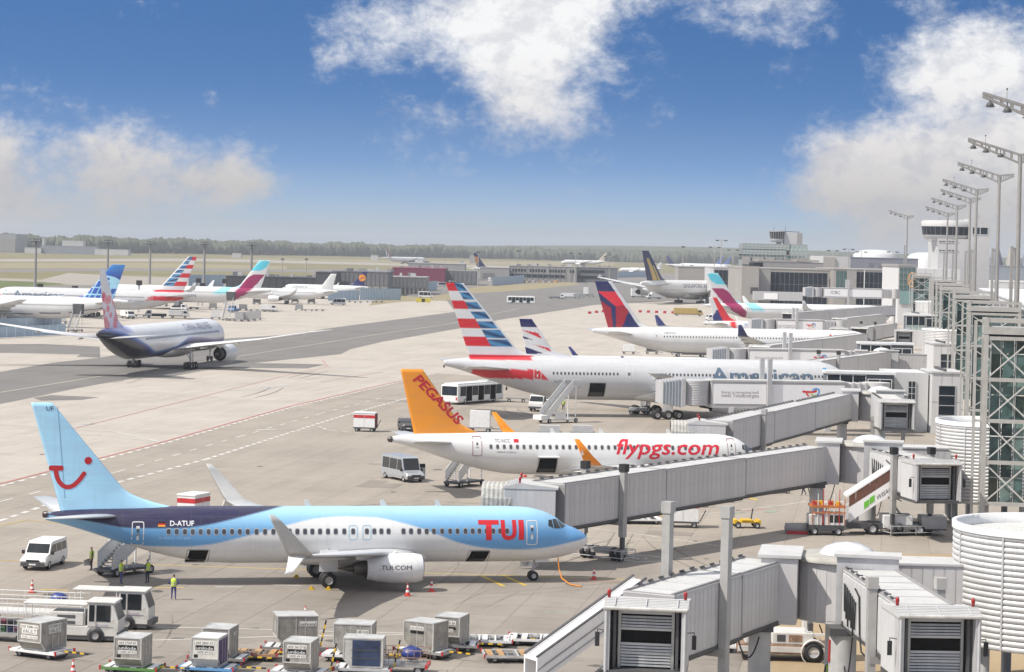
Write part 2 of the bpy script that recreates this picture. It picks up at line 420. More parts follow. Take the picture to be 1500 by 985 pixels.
# markings
paint_w = mat('white_marking', (.62, .6, .56), .7, var=.2, dirt=(.42, .38, .33), scale=.6)
paint_r = mat('red_marking', (.42, .16, .14), .7, var=.2, scale=.6)
paint_y = mat('yellow_marking', (.62, .43, .06), .7, var=.2, scale=.6)
paint_p = mat('faded_pink_marking', (.42, .25, .22), .8, var=.2, scale=.6)
paint_g = mat('faded_green_marking', (.26, .32, .23), .8, var=.2, scale=.6)
paint_b = mat('faded_blue_marking', (.38, .47, .54), .8, var=.2, scale=.6)
def strip(m, a, b, wd, mt, z=.004, dash=None, shift=0.0):
    a, b = Vector((a[0], a[1], 0)), Vector((b[0], b[1], 0)); d = b-a; L = d.length; d /= L; n = Vector((-d.y, d.x, 0)); a = a+n*shift; b = b+n*shift
    segs = [(0, L)] if not dash else [(k*(dash[0]+dash[1]), min(L, k*(dash[0]+dash[1])+dash[0])) for k in range(int(L/(dash[0]+dash[1]))+1)]
    for s0, s1 in segs:
        if s1-s0 < .05: continue
        p, q = a+d*s0, a+d*s1
        m.add([(p+n*wd/2)+Vector((0, 0, z)), (p-n*wd/2)+Vector((0, 0, z)), (q-n*wd/2)+Vector((0, 0, z)), (q+n*wd/2)+Vector((0, 0, z))], [(0, 1, 2, 3)], mt)
def line(name, pxs, wd, mt, dash=None, z=.004, shift=0.0):
    m = M(); P2 = [G(*p) for p in pxs]
    for a, b in zip(P2[:-1], P2[1:]): strip(m, a, b, wd, mt, z, dash, shift)
    return prop(m.obj(name), kind='structure')
line('red_boundary_line', [(-200, 757), (0, 709), (237, 648), (422, 596), (560, 564), (620, 552)], .36, paint_r)
line('boundary_dashes', [(-200, 757), (0, 709), (237, 648), (422, 596), (560, 564), (620, 552)], .45, paint_w, (1.6, 1.6), shift=-.8)
line('road_edge_dashes', [(-200, 815), (0, 763), (141, 715), (302, 673), (500, 610), (580, 588), (640, 573)], .5, paint_w, (1.8, 1.2))
line('road_centre_dashes', [(0, 735), (170, 692), (350, 640), (470, 606), (560, 583)], .22, paint_w, (3, 4))
line('stand_line', [(0, 622), (170, 633), (237, 648)], .3, paint_w); line('stand_line', [(0, 634), (150, 638), (237, 648)], .25, paint_w)
line('road_edge_dashes', [(468, 625), (480, 630), (520, 634), (600, 636)], .35, paint_w, (1.6, 1.2))
line('taxiway_centre_line', [(-100, 590), (0, 575), (150, 551), (232, 542), (330, 524), (350, 522), (420, 511), (560, 489), (650, 476), (760, 452)], .35, mat('cream_marking', (.5, .46, .36), .7))
line('lead_in_line', [(0, 821), (130, 824), (330, 831), (560, 838), (700, 842), (900, 848), (1100, 862)], .18, paint_y)
line('lead_in_line', [(60, 864), (100, 865)], .3, paint_y); line('lead_in_line', [(225, 861), (270, 861)], .25, paint_y)
line('stand_bar', [(706, 844), (738, 859)], .32, paint_y, z=.006); line('stand_bar', [(737, 843), (770, 858)], .32, paint_y, z=.006)
line('guide_line', [(225, 919), (320, 920), (480, 925), (740, 931), (1010, 934)], .16, paint_w)
line('guide_line', [(222, 938), (420, 932), (590, 930), (740, 933)], .16, paint_w)
line('guide_line', [(315, 860), (355, 860)], .2, paint_w); line('guide_line', [(400, 857), (440, 858)], .2, paint_w)
line('guide_line', [(835, 770), (930, 782), (1060, 801)], .2, paint_w); line('guide_line', [(840, 786), (900, 788), (1000, 795)], .18, paint_w)
line('guide_line', [(1010, 755), (1060, 750), (1140, 741), (1180, 735)], .18, paint_w)
line('faded_line', [(860, 812), (1000, 806), (1110, 797)], .2, paint_p); line('faded_line', [(640, 835), (760, 838)], .2, paint_p)
line('faded_line', [(560, 545), (470, 560)], .3, paint_p); line('faded_line', [(60, 640), (200, 605), (320, 575), (420, 550), (480, 537), (472, 527)], .3, paint_p)
line('stand_line', [(0, 770), (40, 762), (140, 772)], .15, paint_y); line('stand_line', [(400, 570), (330, 572)], .3, paint_b)
for a in ((905, 563, 960, 570), (905, 600, 955, 603), (1080, 725, 1110, 733), (940, 600, 970, 596)): line('parking_mark', [(a[0], a[1]), (a[2], a[3])], .5, paint_y)
for cx_, cy_, wd in ((390, 630, 30), (395, 568, 20), (130, 622, 18), (415, 566, 22), (510, 540, 18)): line('number_mark', [(cx_-wd/2, cy_), (cx_+wd/2, cy_-1)], .7, paint_b if cy_ != 630 else paint_w)
line('faded_mark', [(1078, 748), (1122, 746)], .5, paint_p); line('faded_mark', [(1072, 752), (1085, 750)], .8, paint_g); line('faded_mark', [(1124, 751), (1134, 748)], .9, paint_g)
def outline(name, px, wd, mt):
    line(name, px+[px[0]], wd, mt)
outline('hatch_outline', [(803, 896), (833, 896), (826, 899.5), (799, 898.5)], .12, paint_g)
outline('pit_outline', [(893, 800), (920, 800), (914, 808), (888, 808)], .1, paint_g)
def ring(name, c, r0, r1, mt, z=.004, n=48):
    m = M(); vs = []
    for k in range(n):
        a = 2*pi*k/n
        for r in (r0, r1): vs.append((c.x+r*cos(a), c.y+r*sin(a), z))
    m.add(vs, [(2*k, 2*k+1, (2*k+3) % (2*n), (2*k+2) % (2*n)) for k in range(n)], mt); return prop(m.obj(name), kind='structure')
cg = G(940.5, 818.5); rg = ring('number_circle', cg, 1.75, 2.08, paint_w)
bm = text_bm('83', 1.0, height=.85)
for v in bm.verts: v.co = cg+Vector((v.co.x*1.4-.8, v.co.y*1.2-.5, .005))
prop(bm_obj(bm, 'stand_number', paint_w), kind='structure')
# airfield strips beyond the apron
gm_run = ground_mat('runway_concrete', (.32, .29, .25), .1); gm_dry = ground_mat('dry_grass', (.27, .23, .14), .15); gm_green = ground_mat('mown_grass', (.12, .14, .05), .15); gm_farasph = ground_mat('far_asphalt', (.2, .185, .17), .1)
def band(name, px, mt, z): psheet(name, px, z, mt)
band('runway', [(-300, 384), (-300, 380), (300, 379), (800, 391), (800, 394), (300, 383)], gm_run, -.045)
band('runway', [(-300, 400), (-300, 396), (250, 393), (640, 396), (640, 400), (250, 397)], gm_farasph, -.044)
band('grass_strip', [(-300, 394), (-300, 387), (200, 385), (420, 390), (420, 395), (200, 393)], gm_dry, -.047)
band('taxi_lane', [(-200, 409), (0, 408), (60, 410), (100, 400), (170, 404), (330, 409), (480, 408), (480, 418), (240, 422), (120, 418), (0, 412), (-200, 413)], gm_run, -.043)
band('grass_strip', [(-200, 424), (-200, 412), (0, 411), (60, 413), (95, 416), (0, 423)], gm_green, -.042)
band('taxi_lane', [(-200, 450), (-200, 424), (0, 423), (95, 417), (240, 420), (330, 418), (330, 440)], gm_farasph, -.041)
band('grass_strip', [(540, 448), (560, 430), (620, 436), (660, 430), (700, 420), (840, 413), (850, 417), (760, 426), (690, 430), (655, 440), (590, 442)], gm_dry, -.005)
band('grass_strip', [(300, 378), (700, 388), (900, 389), (900, 385), (600, 382)], gm_dry, -.046)
band('taxi_lane', [(640, 395), (1050, 402), (1050, 412), (840, 413), (700, 421), (560, 430), (480, 424)], gm_farasph, -.0405)
# ---- woods on the horizon
wood = M(); rw_ = random.Random(11)
leafs = [mat('woodland_%s' % n, c, .9, var=.3, scale=.05) for n, c in (('dark', (.075, .09, .055)), ('mid', (.085, .1, .06)), ('light', (.1, .11, .068)), ('brown', (.095, .095, .065)))]
def clump(c, r, hgt, mt):
    vs = []; fs = []; n = 6
    for j, (rr, zz_) in enumerate(((.75, .1), (1.0, .4), (.8, .75), (.3, 1.0))):
        for k in range(n):
            a = 2*pi*(k+.5*j)/n; q = rr*r*(.75+.5*rw_.random()); vs.append((c[0]+q*cos(a), c[1]+q*sin(a), hgt*(zz_+(rw_.random()-.5)*.12)))
    for j in range(3):
        for k in range(n): fs.append((j*n+k, j*n+(k+1) % n, (j+1)*n+(k+1) % n, (j+1)*n+k))
    fs.append(tuple(range(3*n, 4*n))); wood.add(vs, fs, mt, True)
for k in range(9000):
    px_ = -350+2300*rw_.random(); e = rw_.random(); y = (3450+px_*1.75 if px_ < 750 else 4760)+e*e*500+40*sin(px_*.03); x = (px_-CX)/FPX*y
    hgt = 16+4.5*rw_.random()+1.5*sin(px_*.05+1)+1.2*sin(px_*.17)+e*4.5
    clump((x, y), 4+4.5*rw_.random(), hgt, leafs[min(3, int(rw_.random()*4.2))] if rw_.random() > .1 else leafs[2])
prop(wood.obj('far_woods'), 'dense belt of woodland along the horizon beyond the airfield', 'woodland', kind='stuff')
ridge = M(); pts = []
for k in range(61):
    x = -3000+100*k; z = 24+9*sin(x*.0013+.4)+4*sin(x*.004)
    pts.append((x, max(4, z)))
vs = []
for (x, z) in pts: vs += [(x, 5400, -1), (x, 5900, z), (x, 6600, -1)]
fs = []
for k in range(60): fs += [(3*k, 3*k+3, 3*k+4, 3*k+1), (3*k+1, 3*k+4, 3*k+5, 3*k+2)]
ridge.add(vs, fs, leafs[1]); prop(ridge.obj('hills'), kind='structure')

# patched slabs, tyre marks and oil drips of the stands
rp = random.Random(21); rubber = mat('tyre_marks', (.2, .175, .15), .85, var=.3, scale=.8); oil = mat('oil_stain', (.12, .105, .09), .7, var=.4, scale=1.2)
for k in range(16):
    c = G(rp.uniform(60, 1120), rp.uniform(640, 975)); w_, h_ = rp.choice((2, 4, 4)), rp.choice((1.2, 2.5, 5))
    i, j = math.floor(c.dot(PX)/4), math.floor(c.dot(PY)/5); o_ = PX*(4*i)+PY*(5*j)
    sheet('patched_slab', [tuple((o_+PX*a+PY*b).xy) for a, b in ((.03, .03), (w_-.03, .03), (w_-.03, h_-.03), (.03, h_-.03))], .0018, gm_patch)
def marks(name, n, mt, xr, yr, ln, wd, seed, z):
    r = random.Random(seed)
    for k in range(n):
        c = G(r.uniform(*xr), r.uniform(*yr)); a = GRID*-1+pi/2+r.choice((0, 0, pi/2, .5, -.6))+r.uniform(-.15, .15); cv_ = r.uniform(-.02, .02); L = r.uniform(*ln); m = M()
        for s in (0, r.choice((1.6, 2.2))):
            p = c+Vector((-sin(a), cos(a), 0))*s; a2 = a; n_ = 10
            for q in range(n_):
                p2 = p+Vector((cos(a2), sin(a2), 0))*L/n_; strip(m, p, p2, wd*(1-abs(q-4.5)/8), mt, z); p = p2; a2 += cv_*L/n_
        prop(m.obj(name), kind='structure')
marks('tyre_marks', 22, rubber, (40, 1100), (640, 960), (8, 26), .16, 5, .0028)
marks('tyre_marks', 14, rubber, (100, 1000), (500, 640), (20, 60), .3, 6, .0028)
for k in range(46):
    c = G(rp.uniform(20, 1130), rp.uniform(600, 980)); n_ = 9; r0 = rp.uniform(.15, .6)
    sheet('oil_stain', [(c.x+r0*rp.uniform(.6, 1.2)*cos(2*pi*q/n_), c.y+r0*rp.uniform(.6, 1.3)*sin(2*pi*q/n_)) for q in range(n_)], .0032, oil)
# ---------------------------------------------------------------- shared materials
white = mat('white_paint', (.74, .74, .73), .4, var=.06, dirt=(.5, .48, .44))
offwhite = mat('old_white_paint', (.62, .605, .57), .5, var=.1, dirt=(.33, .27, .21), streak=.25)
lightgrey = mat('light_grey_paint', (.47, .47, .475), .45, var=.08, streak=.12)
midgrey = mat('mid_grey_paint', (.3, .29, .29), .5, var=.1)
bridgeside = mat('bridge_cladding', (.56, .545, .54), .5, var=.07, streak=.26, scale=.5, each=.16)
bridgeroof = mat('bridge_roof', (.52, .515, .505), .6, var=.08, dirt=(.33, .31, .29), scale=.6)
darkgrey = mat('dark_grey', (.075, .075, .078), .55)
black = mat('black_rubber', (.018, .018, .019), .6)
colgrey = mat('column_grey', (.37, .365, .355), .5, var=.1, streak=.2)
shade_black = mat('interior_shade', (.012, .012, .012), .9, spec=.1)  # near-black that stands in for shade inside openings
steel = mat('galvanised_steel', (.42, .42, .41), .38, .55, var=.15)
alu = mat('scuffed_aluminium', (.38, .36, .325), .45, .2, var=.3, dirt=(.24, .22, .19), scale=2.2, bump=.5, streak=.4, each=.4)
alulight = mat('bright_aluminium', (.6, .59, .56), .42, .25, var=.2, dirt=(.4, .38, .35), scale=1.6)
red = mat('red_paint', (.5, .03, .035), .4)
orange = mat('orange_paint', (.52, .17, .05), .6, var=.2, dirt=(.25, .15, .1))
yellow = mat('yellow_paint', (.72, .45, .02), .45)
green = mat('green_paint', (.1, .24, .06), .5, dirt=(.2, .2, .15))
blue = mat('blue_paint', (.08, .22, .5), .45)
palblue = mat('pale_blue_fence', (.38, .48, .57), .55)
navy = mat('navy_cloth', (.03, .035, .09), .8)
canvas = mat('navy_canvas', (.03, .05, .11), .55, var=.5, scale=1.2)
purple = mat('purple_canvas', (.06, .04, .12), .6, var=.4)
hivis = mat('high_visibility_yellow', (.55, .75, .05), .7)
amber = mat('amber_plastic', (.7, .25, .02), .3)
beacon = mat('red_beacon', (.35, .02, .02), .25)
wglass = glass('window_glass', (.03, .035, .04))
bglass = glass('building_glass', (.022, .032, .045), .06); MATS['building_glass'].node_tree.nodes['Principled BSDF'].inputs['Specular IOR Level'].default_value = .22
gglass = glass('green_glass', (.10, .18, .17), .1)
paleglass = glass('pale_glass', (.45, .55, .53), .15)
cabinglass = glass('cabin_window_glass', (.11, .11, .12), .12)
engmetal = mat('engine_metal', (.1, .09, .085), .4, .8, var=.25)
lipmetal = mat('polished_lip', (.62, .62, .62), .2, .9, var=.05)
concol = mat('concrete_column', (.5, .495, .48), .65, var=.08, streak=.2)
tan = mat('tan_timber', (.45, .26, .1), .6, var=.25)
rust = mat('rusty_paint', (.33, .2, .13), .7, var=.4, dirt=(.6, .56, .5))
wingmat = mat('wing_skin', (.56, .57, .58), .35, var=.06, scale=.5)
P_ = attrmat('airliner_paint', .34, .12, .16)
INKS = {}
def ink(rgb):
    k = 'ink_%d_%d_%d' % rgb
    return mat(k, lin(*rgb), .35, var=.02)

def hermite(xs, ys, x):
    if x <= xs[0]: return ys[0]
    if x >= xs[-1]: return ys[-1]
    n = len(xs); i = 0
    while x > xs[i+1]: i += 1
    def tang(k):
        if k == 0: return (ys[1]-ys[0])/(xs[1]-xs[0])
        if k == n-1: return (ys[-1]-ys[-2])/(xs[-1]-xs[-2])
        a = (ys[k]-ys[k-1])/(xs[k]-xs[k-1]); b = (ys[k+1]-ys[k])/(xs[k+1]-xs[k])
        return 0 if a*b <= 0 else 2*a*b/(a+b)
    h = xs[i+1]-xs[i]; t = (x-xs[i])/h
    return (ys[i]*(2*t**3-3*t**2+1)+h*tang(i)*(t**3-2*t*t+t)+ys[i+1]*(-2*t**3+3*t*t)+h*tang(i+1)*(t**3-t*t))
NOSE = {
 'boeing': ([0, .02, .08, .18, .3, .42, .58, .78, 1], [-.22, -.1, .06, .22, .36, .63, .84, .965, 1], [-.22, -.36, -.55, -.71, -.82, -.89, -.95, -.99, -1], [.02, .15, .33, .51, .65, .76, .88, .97, 1]),
 'airbus': ([0, .02, .08, .18, .3, .45, .6, .8, 1], [-.2, -.05, .14, .36, .6, .8, .91, .98, 1], [-.2, -.37, -.58, -.76, -.87, -.94, -.97, -.99, -1], [.02, .17, .38, .6, .75, .88, .95, .99, 1])}
TAILT = [0, .15, .3, .45, .6, .75, .9, 1]
TAILTOP = [1, 1, .995, .985, .965, .93, .86, .76]
TAILBOT = [-1, -.95, -.8, -.56, -.26, .06, .36, .52]
TAILW = [1, .985, .93, .83, .68, .49, .26, .09]
FOIL = [(0, 0), (.012, .35), (.06, .68), (.18, .95), (.35, 1), (.6, .72), (.82, .33), (1, .03), (.82, -.14), (.6, -.34), (.35, -.55), (.15, -.52), (.05, -.4), (.012, -.25)]

class Plane:
    def __init__(s, name, label, sp, loc, yaw, fcol, group=None, step=.5, nseg=40):
        s.sp = sp; s.root = thing(name, label, 'airliner', loc, radians(yaw), group)
        s.L, s.w, s.h, s.zc = sp['L'], sp['w']/2, sp['h']/2, sp['zc']
        s.ln, s.lt = sp['ln'], sp['lt']; s.nt = NOSE[sp['nose']]; s.ox = sp['gear'][1]
        # fuselage skin
        nn = max(14, int(s.ln/step*1.15)); ss = [s.ln*(k/nn)**1.6 for k in range(nn+1)]
        x = s.ln
        while x < s.L-step*.6: x += step; ss.append(min(x, s.L))
        if ss[-1] < s.L: ss.append(s.L)
        vs = []; cols = []
        for q in ss:
            for k in range(nseg):
                th = 2*pi*k/nseg
                p = s.ring(q, th); vs.append(p); cols.append(fcol(q, p[2], th if th <= pi else 2*pi-th))
        fs = []
        for j in range(len(ss)-1):
            for k in range(nseg): fs.append((j*nseg+k, j*nseg+(k+1) % nseg, (j+1)*nseg+(k+1) % nseg, (j+1)*nseg+k))
        fs.append(tuple(range(nseg-1, -1, -1))); e = (len(ss)-1)*nseg; fs.append(tuple(range(e, e+nseg)))
        s.fus = s.skin('fuselage', vs, fs, cols)
    def skin(s, name, vs, fs, cols, parent=None, smooth=True):
        me = bpy.data.meshes.new(name); me.from_pydata([tuple(v) for v in vs], [], fs)
        bm = bmesh.new(); bm.from_mesh(me); bmesh.ops.recalc_face_normals(bm, faces=bm.faces); bm.to_mesh(me); bm.free()
        at = me.color_attributes.new('livery', 'FLOAT_COLOR', 'POINT')
        buf = []
        for c in cols: buf += [c[0], c[1], c[2], 1]
        at.data.foreach_set('color', buf)
        me.materials.append(P_); me.polygons.foreach_set('use_smooth', [smooth]*len(me.polygons))
        return put(name, me, parent or s.root)
    def prof(s, q):
        if q < s.ln:
            t = q/s.ln; n = s.nt
            return hermite(n[0], n[1], t), hermite(n[0], n[2], t), hermite(n[0], n[3], t)
        if q > s.L-s.lt:
            t = (q-s.L+s.lt)/s.lt
            return hermite(TAILT, TAILTOP, t), hermite(TAILT, TAILBOT, t), hermite(TAILT, TAILW, t)
        return 1., -1., 1.
    def ring(s, q, th):
        a, b, w_ = s.prof(q); mid = (a+b)/2; hh = (a-b)/2
        return (s.ox-q, s.w*w_*sin(th), s.zc+s.h*(mid+hh*cos(th)))
    def surf(s, q, z, side=-1, off=.012):
        a, b, w_ = s.prof(q); mid = s.zc+s.h*(a+b)/2; hh = s.h*(a-b)/2
        k = max(-.999, min(.999, (z-mid)/hh)); y = s.w*w_*sqrt(1-k*k)
        n = Vector((0, y/(s.w*w_)**2, (z-mid)/hh**2)).normalized()
        return Vector((s.ox-q, side*(y+n.y*off), z+n.z*off))
    def patch(s, name, corners, mt, side=-1, off=.012, n=4, parent=None):
        "corners (s,z) ring of four, laid on the skin"
        vs = []; fs = []
        (a, b, c, d) = corners
        for i in range(n+1):
            for j in range(n+1):
                u, v = i/n, j/n
                q = (a[0]*(1-u)+b[0]*u)*(1-v)+(d[0]*(1-u)+c[0]*u)*v; z = (a[1]*(1-u)+b[1]*u)*(1-v)+(d[1]*(1-u)+c[1]*u)*v
                vs.append(s.surf(q, z, side, off))
        for i in range(n):
            for j in range(n): fs.append((i*(n+1)+j, (i+1)*(n+1)+j, (i+1)*(n+1)+j+1, i*(n+1)+j+1))
        return M().add(vs, fs, mt, True).obj(name, parent or s.root)
    def frame(s, name, s0, s1, z0, z1, mt, t=.06, side=-1, off=.014, r=.15, handle=True):
        "rounded outline of a door, as a raised strip"
        pts = []
        for (cx_, cz_, a0) in ((s0+r, z0+r, 180), (s1-r, z0+r, 270), (s1-r, z1-r, 0), (s0+r, z1-r, 90)):
            for k in range(4):
                a = radians(a0+30*k); pts.append((cx_, cz_, cos(a), sin(a)))
        P2 = []
        n = len(pts)
        for k in range(n):   # add points along the long sides
            a, b = pts[k], pts[(k+1) % n]; P2.append(a)
            if hypot(b[0]+r*b[2]-a[0]-r*a[2], b[1]+r*b[3]-a[1]-r*a[3]) > .5:
                for j in range(1, 4): P2.append(tuple(a[i]*(1-j/4)+b[i]*j/4 for i in range(4)))
        vs = []
        for (cx_, cz_, ux, uz) in P2:
            vs.append(s.surf(cx_+r*ux, cz_+r*uz, side, off)); vs.append(s.surf(cx_+(r-t)*ux, cz_+(r-t)*uz, side, off))
        n = len(P2); fs = [(2*k, (2*k+2) % (2*n), (2*k+3) % (2*n), 2*k+1) for k in range(n)]
        m = M().add(vs, fs, mt)
        if handle:
            cx_, cz_ = (s0+s1)/2, (z0+z1)/2
            for dz, ww, hh, mm in ((.25, .09, .14, darkgrey), (-.1, .14, .05, midgrey), (.45, .12, .1, white), (-.3, .08, .16, white)):
                m.add([s.surf(cx_+a*ww, cz_+dz+b*hh, side, off) for a, b in ((-1, -1), (1, -1), (1, 1), (-1, 1))], [(0, 1, 2, 3)], mm)
        return m.obj(name, s.root)
    def window_mesh(s, q, z, wd, ht, side=-1):
        m = M(); k = 10
        def rr(sc, off):
            o_ = []
            for j in range(12):
                a = 2*pi*j/12; cx_, cz_ = cos(a), sin(a)
                o_.append(s.surf(q+sc*wd/2*math.copysign(abs(cx_)**.6, cx_), z+sc*ht/2*math.copysign(abs(cz_)**.6, cz_), side, off))
            return o_
        m.add(rr(1.3, .008), [tuple(range(12))], lightgrey); m.add(rr(1.0, .014), [tuple(range(12))], cabinglass)
        return m
    def windows(s, s_list, z, wd, ht, side=-1, single=True):
        if single:
            q0 = (s.ln+s.L-s.lt)/2; me = s.window_mesh(q0, z, wd, ht, side).mesh('cabin_window')
            for q in s_list:
                if s.ln+.2 < q < s.L-s.lt-.2: put('cabin_window', me, s.root, (q0-q, 0, 0))
                else: put('cabin_window', s.window_mesh(q, z, wd, ht, side).mesh('cabin_window'), s.root)
        else:
            m = M()
            for q in s_list: m.add([s.surf(q+a*wd/2, z+b*ht/2, side, .012) for a, b in ((-1, -.7), (-.5, -1), (.5, -1), (1, -.7), (1, .7), (.5, 1), (-.5, 1), (-1, .7))], [tuple(range(8))], cabinglass)
            m.obj('cabin_windows', s.root, kind='stuff')
    def text(s, txt, s0, s1, z0, height, mt, side=-1, name='lettering', shear=0, bold=0.0):
        "words between stations s0 (first letter) and s1, baseline z0"
        bm = text_bm(txt, 1.0, width=abs(s1-s0), height=height, shear=shear, bold=bold)
        sg = -1 if s1 < s0 else 1
        decal(bm, lambda x, y: s.surf(s0+sg*x, z0+y, side, .016), 0, .22)
        return bm_obj(bm, name, mt, s.root)
    def finish_fin(s, colf, step=.25):
        r1, r2, t1, t2, zr, zt = s.sp['fin']; fil = s.sp.get('fillet', (3.0, 1.6))
        nz = max(6, int((zt-zr)/step)); nx = max(8, int((r2-r1)/step))
        s.finp = (r1, r2, t1, t2, zr, zt, fil)
        vs, cols = [], []
        loop = [(u/nx, 1) for u in range(nx+1)]+[(u/nx, -1) for u in range(nx-1, 0, -1)]
        zb = s.sp.get('finbase', zr-.6)
        for j in range(-1, nz+1):
            z = zb if j < 0 else zr+(zt-zr)*j/nz
            le, te = s.finedge(max(z, zr))
            for (u, sd) in loop:
                u2 = u*u*(3-2*u)*.4+u*.6
                q = le+(te-le)*u2; y = sd*s.finth(q, max(z, zr))
                vs.append((s.ox-q, y, z)); cols.append(colf(q, z))
        n = len(loop); fs = []
        for j in range(nz+1):
            for k in range(n): fs.append((j*n+k, j*n+(k+1) % n, (j+1)*n+(k+1) % n, (j+1)*n+k))
        e = (nz+1)*n; fs.append(tuple(range(e, e+n)))
        return s.skin('tail_fin', vs, fs, cols)
    def finedge(s, z):
        r1, r2, t1, t2, zr, zt, fil = s.finp; v = max(0, min(1, (z-zr)/(zt-zr)))
        le = r1+(t1-r1)*v; te = r2+(t2-r2)*v
        if z < zr+fil[1]: k = 1-(z-zr)/fil[1]; le -= fil[0]*k**2.2
        return le, te
    def finth(s, q, z):
        le, te = s.finedge(z); u = max(0, min(1, (q-le)/(te-le)))
        return .055*(te-le)*(2.6*sqrt(u)*(1-u)+.02)*.9+.015
    def fin_text(s, txt, p0, p1, height, mt, side=-1, shear=0, name='fin_lettering', bold=0.0):
        bm = text_bm(txt, 1.0, width=hypot(p1[0]-p0[0], p1[1]-p0[1]), height=height, shear=shear, bold=bold)
        dx, dz = p1[0]-p0[0], p1[1]-p0[1]; L = hypot(dx, dz); dx /= L; dz /= L
        def f(x, y):
            sg = 1 if dx > 0 else -1
            q = p0[0]+dx*x+(-dz if dx > 0 else dz)*y*1.0; z = p0[1]+dz*x+(dx if dx > 0 else -dx)*y
            return Vector((s.ox-q, side*(s.finth(q, z)+.02), z))
        decal(bm, f, .3, .3); return bm_obj(bm, name, mt, s.root)
    def fin_poly(s, polys, mt, side=-1, name='emblem', off=.02):
        bm = poly_bm(polys)
        decal(bm, lambda x, y: Vector((s.ox-x, side*(s.finth(x, y)+off), y)), .3, .3)
        return bm_obj(bm, name, mt, s.root)
    def loft(s, name, secs, mt, parent=None):
        "secs: (s_LE, y, z, chord, thickness, (ny,nz))"
        m = M(); vs = []; n = len(FOIL)
        for (q, y, z, c, t, (ny, nz)) in secs:
            for (u, k) in FOIL: vs.append((s.ox-q-c*u, y+ny*t*c*k*.5, z+nz*t*c*k*.5))
        fs = []
        for j in range(len(secs)-1):
            for k in range(n): fs.append((j*n+k, j*n+(k+1) % n, (j+1)*n+(k+1) % n, (j+1)*n+k))
        fs.append(tuple(range(n))); e = (len(secs)-1)*n; fs.append(tuple(range(e+n-1, e-1, -1)))
        m.add(vs, fs, mt, True); return m.obj(name, parent or s.root)
    def wings(s, wingm=None, tipm=None, sides=(-1, 1)):
        wm = wingm or wingmat; W_ = s.sp['wing']
        for sd in sides:
            wg = s.loft('wing', [(q, sd*y, z, c, t, (0, 1)) for (y, q, z, c, t) in W_], wm)
            (y, q, z, c, t) = W_[-1]; (y0, q0, z0, c0, t0) = W_[-2]
            # flap track fairings
            nf = s.sp.get('fairings', 3)
            for k in range(nf):
                f = (k+.8)/(nf+.6); i = 1
                ys = W_[0][0]+(y-W_[0][0])*f
                while i < len(W_)-1 and W_[i][0] < ys: i += 1
                a, b = W_[i-1], W_[i]; g = (ys-a[0])/(b[0]-a[0])
                qq = a[1]+(b[1]-a[1])*g; cc = a[3]+(b[3]-a[3])*g; zz_ = a[2]+(b[2]-a[2])*g
                M().lathe((s.ox-qq-cc*.98, sd*ys, zz_-.03*cc-.12), [(.02, -.16*cc), (.13, 0), (.2, .16*cc), (.12, .36*cc), (.02, .45*cc)], wm, 8, 'X').obj('flap_track_fairing', wg)
            wl = s.sp.get('winglet')
            if wl == 'scimitar':
                s.loft('winglet', [(q, sd*y, z, c, t, (0, 1)), (q+.35, sd*(y+.42), z+.35, c*.93, .09, (-sd*.7, .7)), (q+2.2, sd*(y+.85), z+2.3, c*.42, .08, (-sd, .15)), (q+2.75, sd*(y+.92), z+2.75, c*.2, .08, (-sd, .1))], tipm or wm)
                s.loft('lower_winglet', [(q+.5, sd*(y+.3), z+.05, c*.7, .09, (0, 1)), (q+1.35, sd*(y+.95), z-.85, c*.33, .08, (sd*.8, .5)), (q+1.7, sd*(y+1.05), z-1.05, c*.2, .08, (sd*.8, .5))], white)
            elif wl == 'sharklet':
                s.loft('winglet', [(q, sd*y, z, c, t, (0, 1)), (q+.4, sd*(y+.55), z+.3, c*.9, .09, (-sd*.6, .8)), (q+1.15, sd*(y+.9), z+.95, c*.64, .08, (-sd, .3)), (q+2.55, sd*(y+1.2), z+2.5, c*.3, .08, (-sd, .15))], tipm or wm)
            elif wl == 'canted':
                s.loft('winglet', [(q, sd*y, z, c, t, (0, 1)), (q+.5, sd*(y+.4), z+.25, c*.85, .09, (-sd*.6, .8)), (q+2.1, sd*(y+1.3), z+2.4, c*.3, .08, (-sd, .3))], tipm or wm)
            elif wl == 'fence':
                s.loft('winglet', [(q+.3, sd*y, z-1.2, c*.3, .08, (-sd, 0)), (q+.1, sd*(y+.05), z, c*.9, .08, (-sd, 0)), (q+1.0, sd*y, z+1.2, c*.3, .08, (-sd, 0))], tipm or wm)
            # belly-wing fairing
        m = M(); r = W_[0]; c = r[3]
        m.lathe((s.ox-r[1]-c*.55, 0, s.zc-s.h*.68), [(.05, -c*.8), (s.w*.62, -c*.62), (s.w*.98, -c*.25), (s.w*1.04, c*.15), (s.w*.85, c*.5), (s.w*.4, c*.72), (.05, c*.82)], s.bellym, 20, 'X')
        v2 = [(x, y, s.zc-s.h*.68+(z-(s.zc-s.h*.68))*(.47*s.h/s.w)) for x, y, z in m.v]; m.v = v2
        m.obj('wing_fairing', s.root)
    def stab(s, mt=None):
        st = s.sp['stab']   # root y, s, z, chord ; tip y, s, z, chord
        for sd in (-1, 1):
            s.loft('tailplane', [(q, sd*y, z, c, .09, (0, 1)) for (y, q, z, c) in st], mt or wingmat)
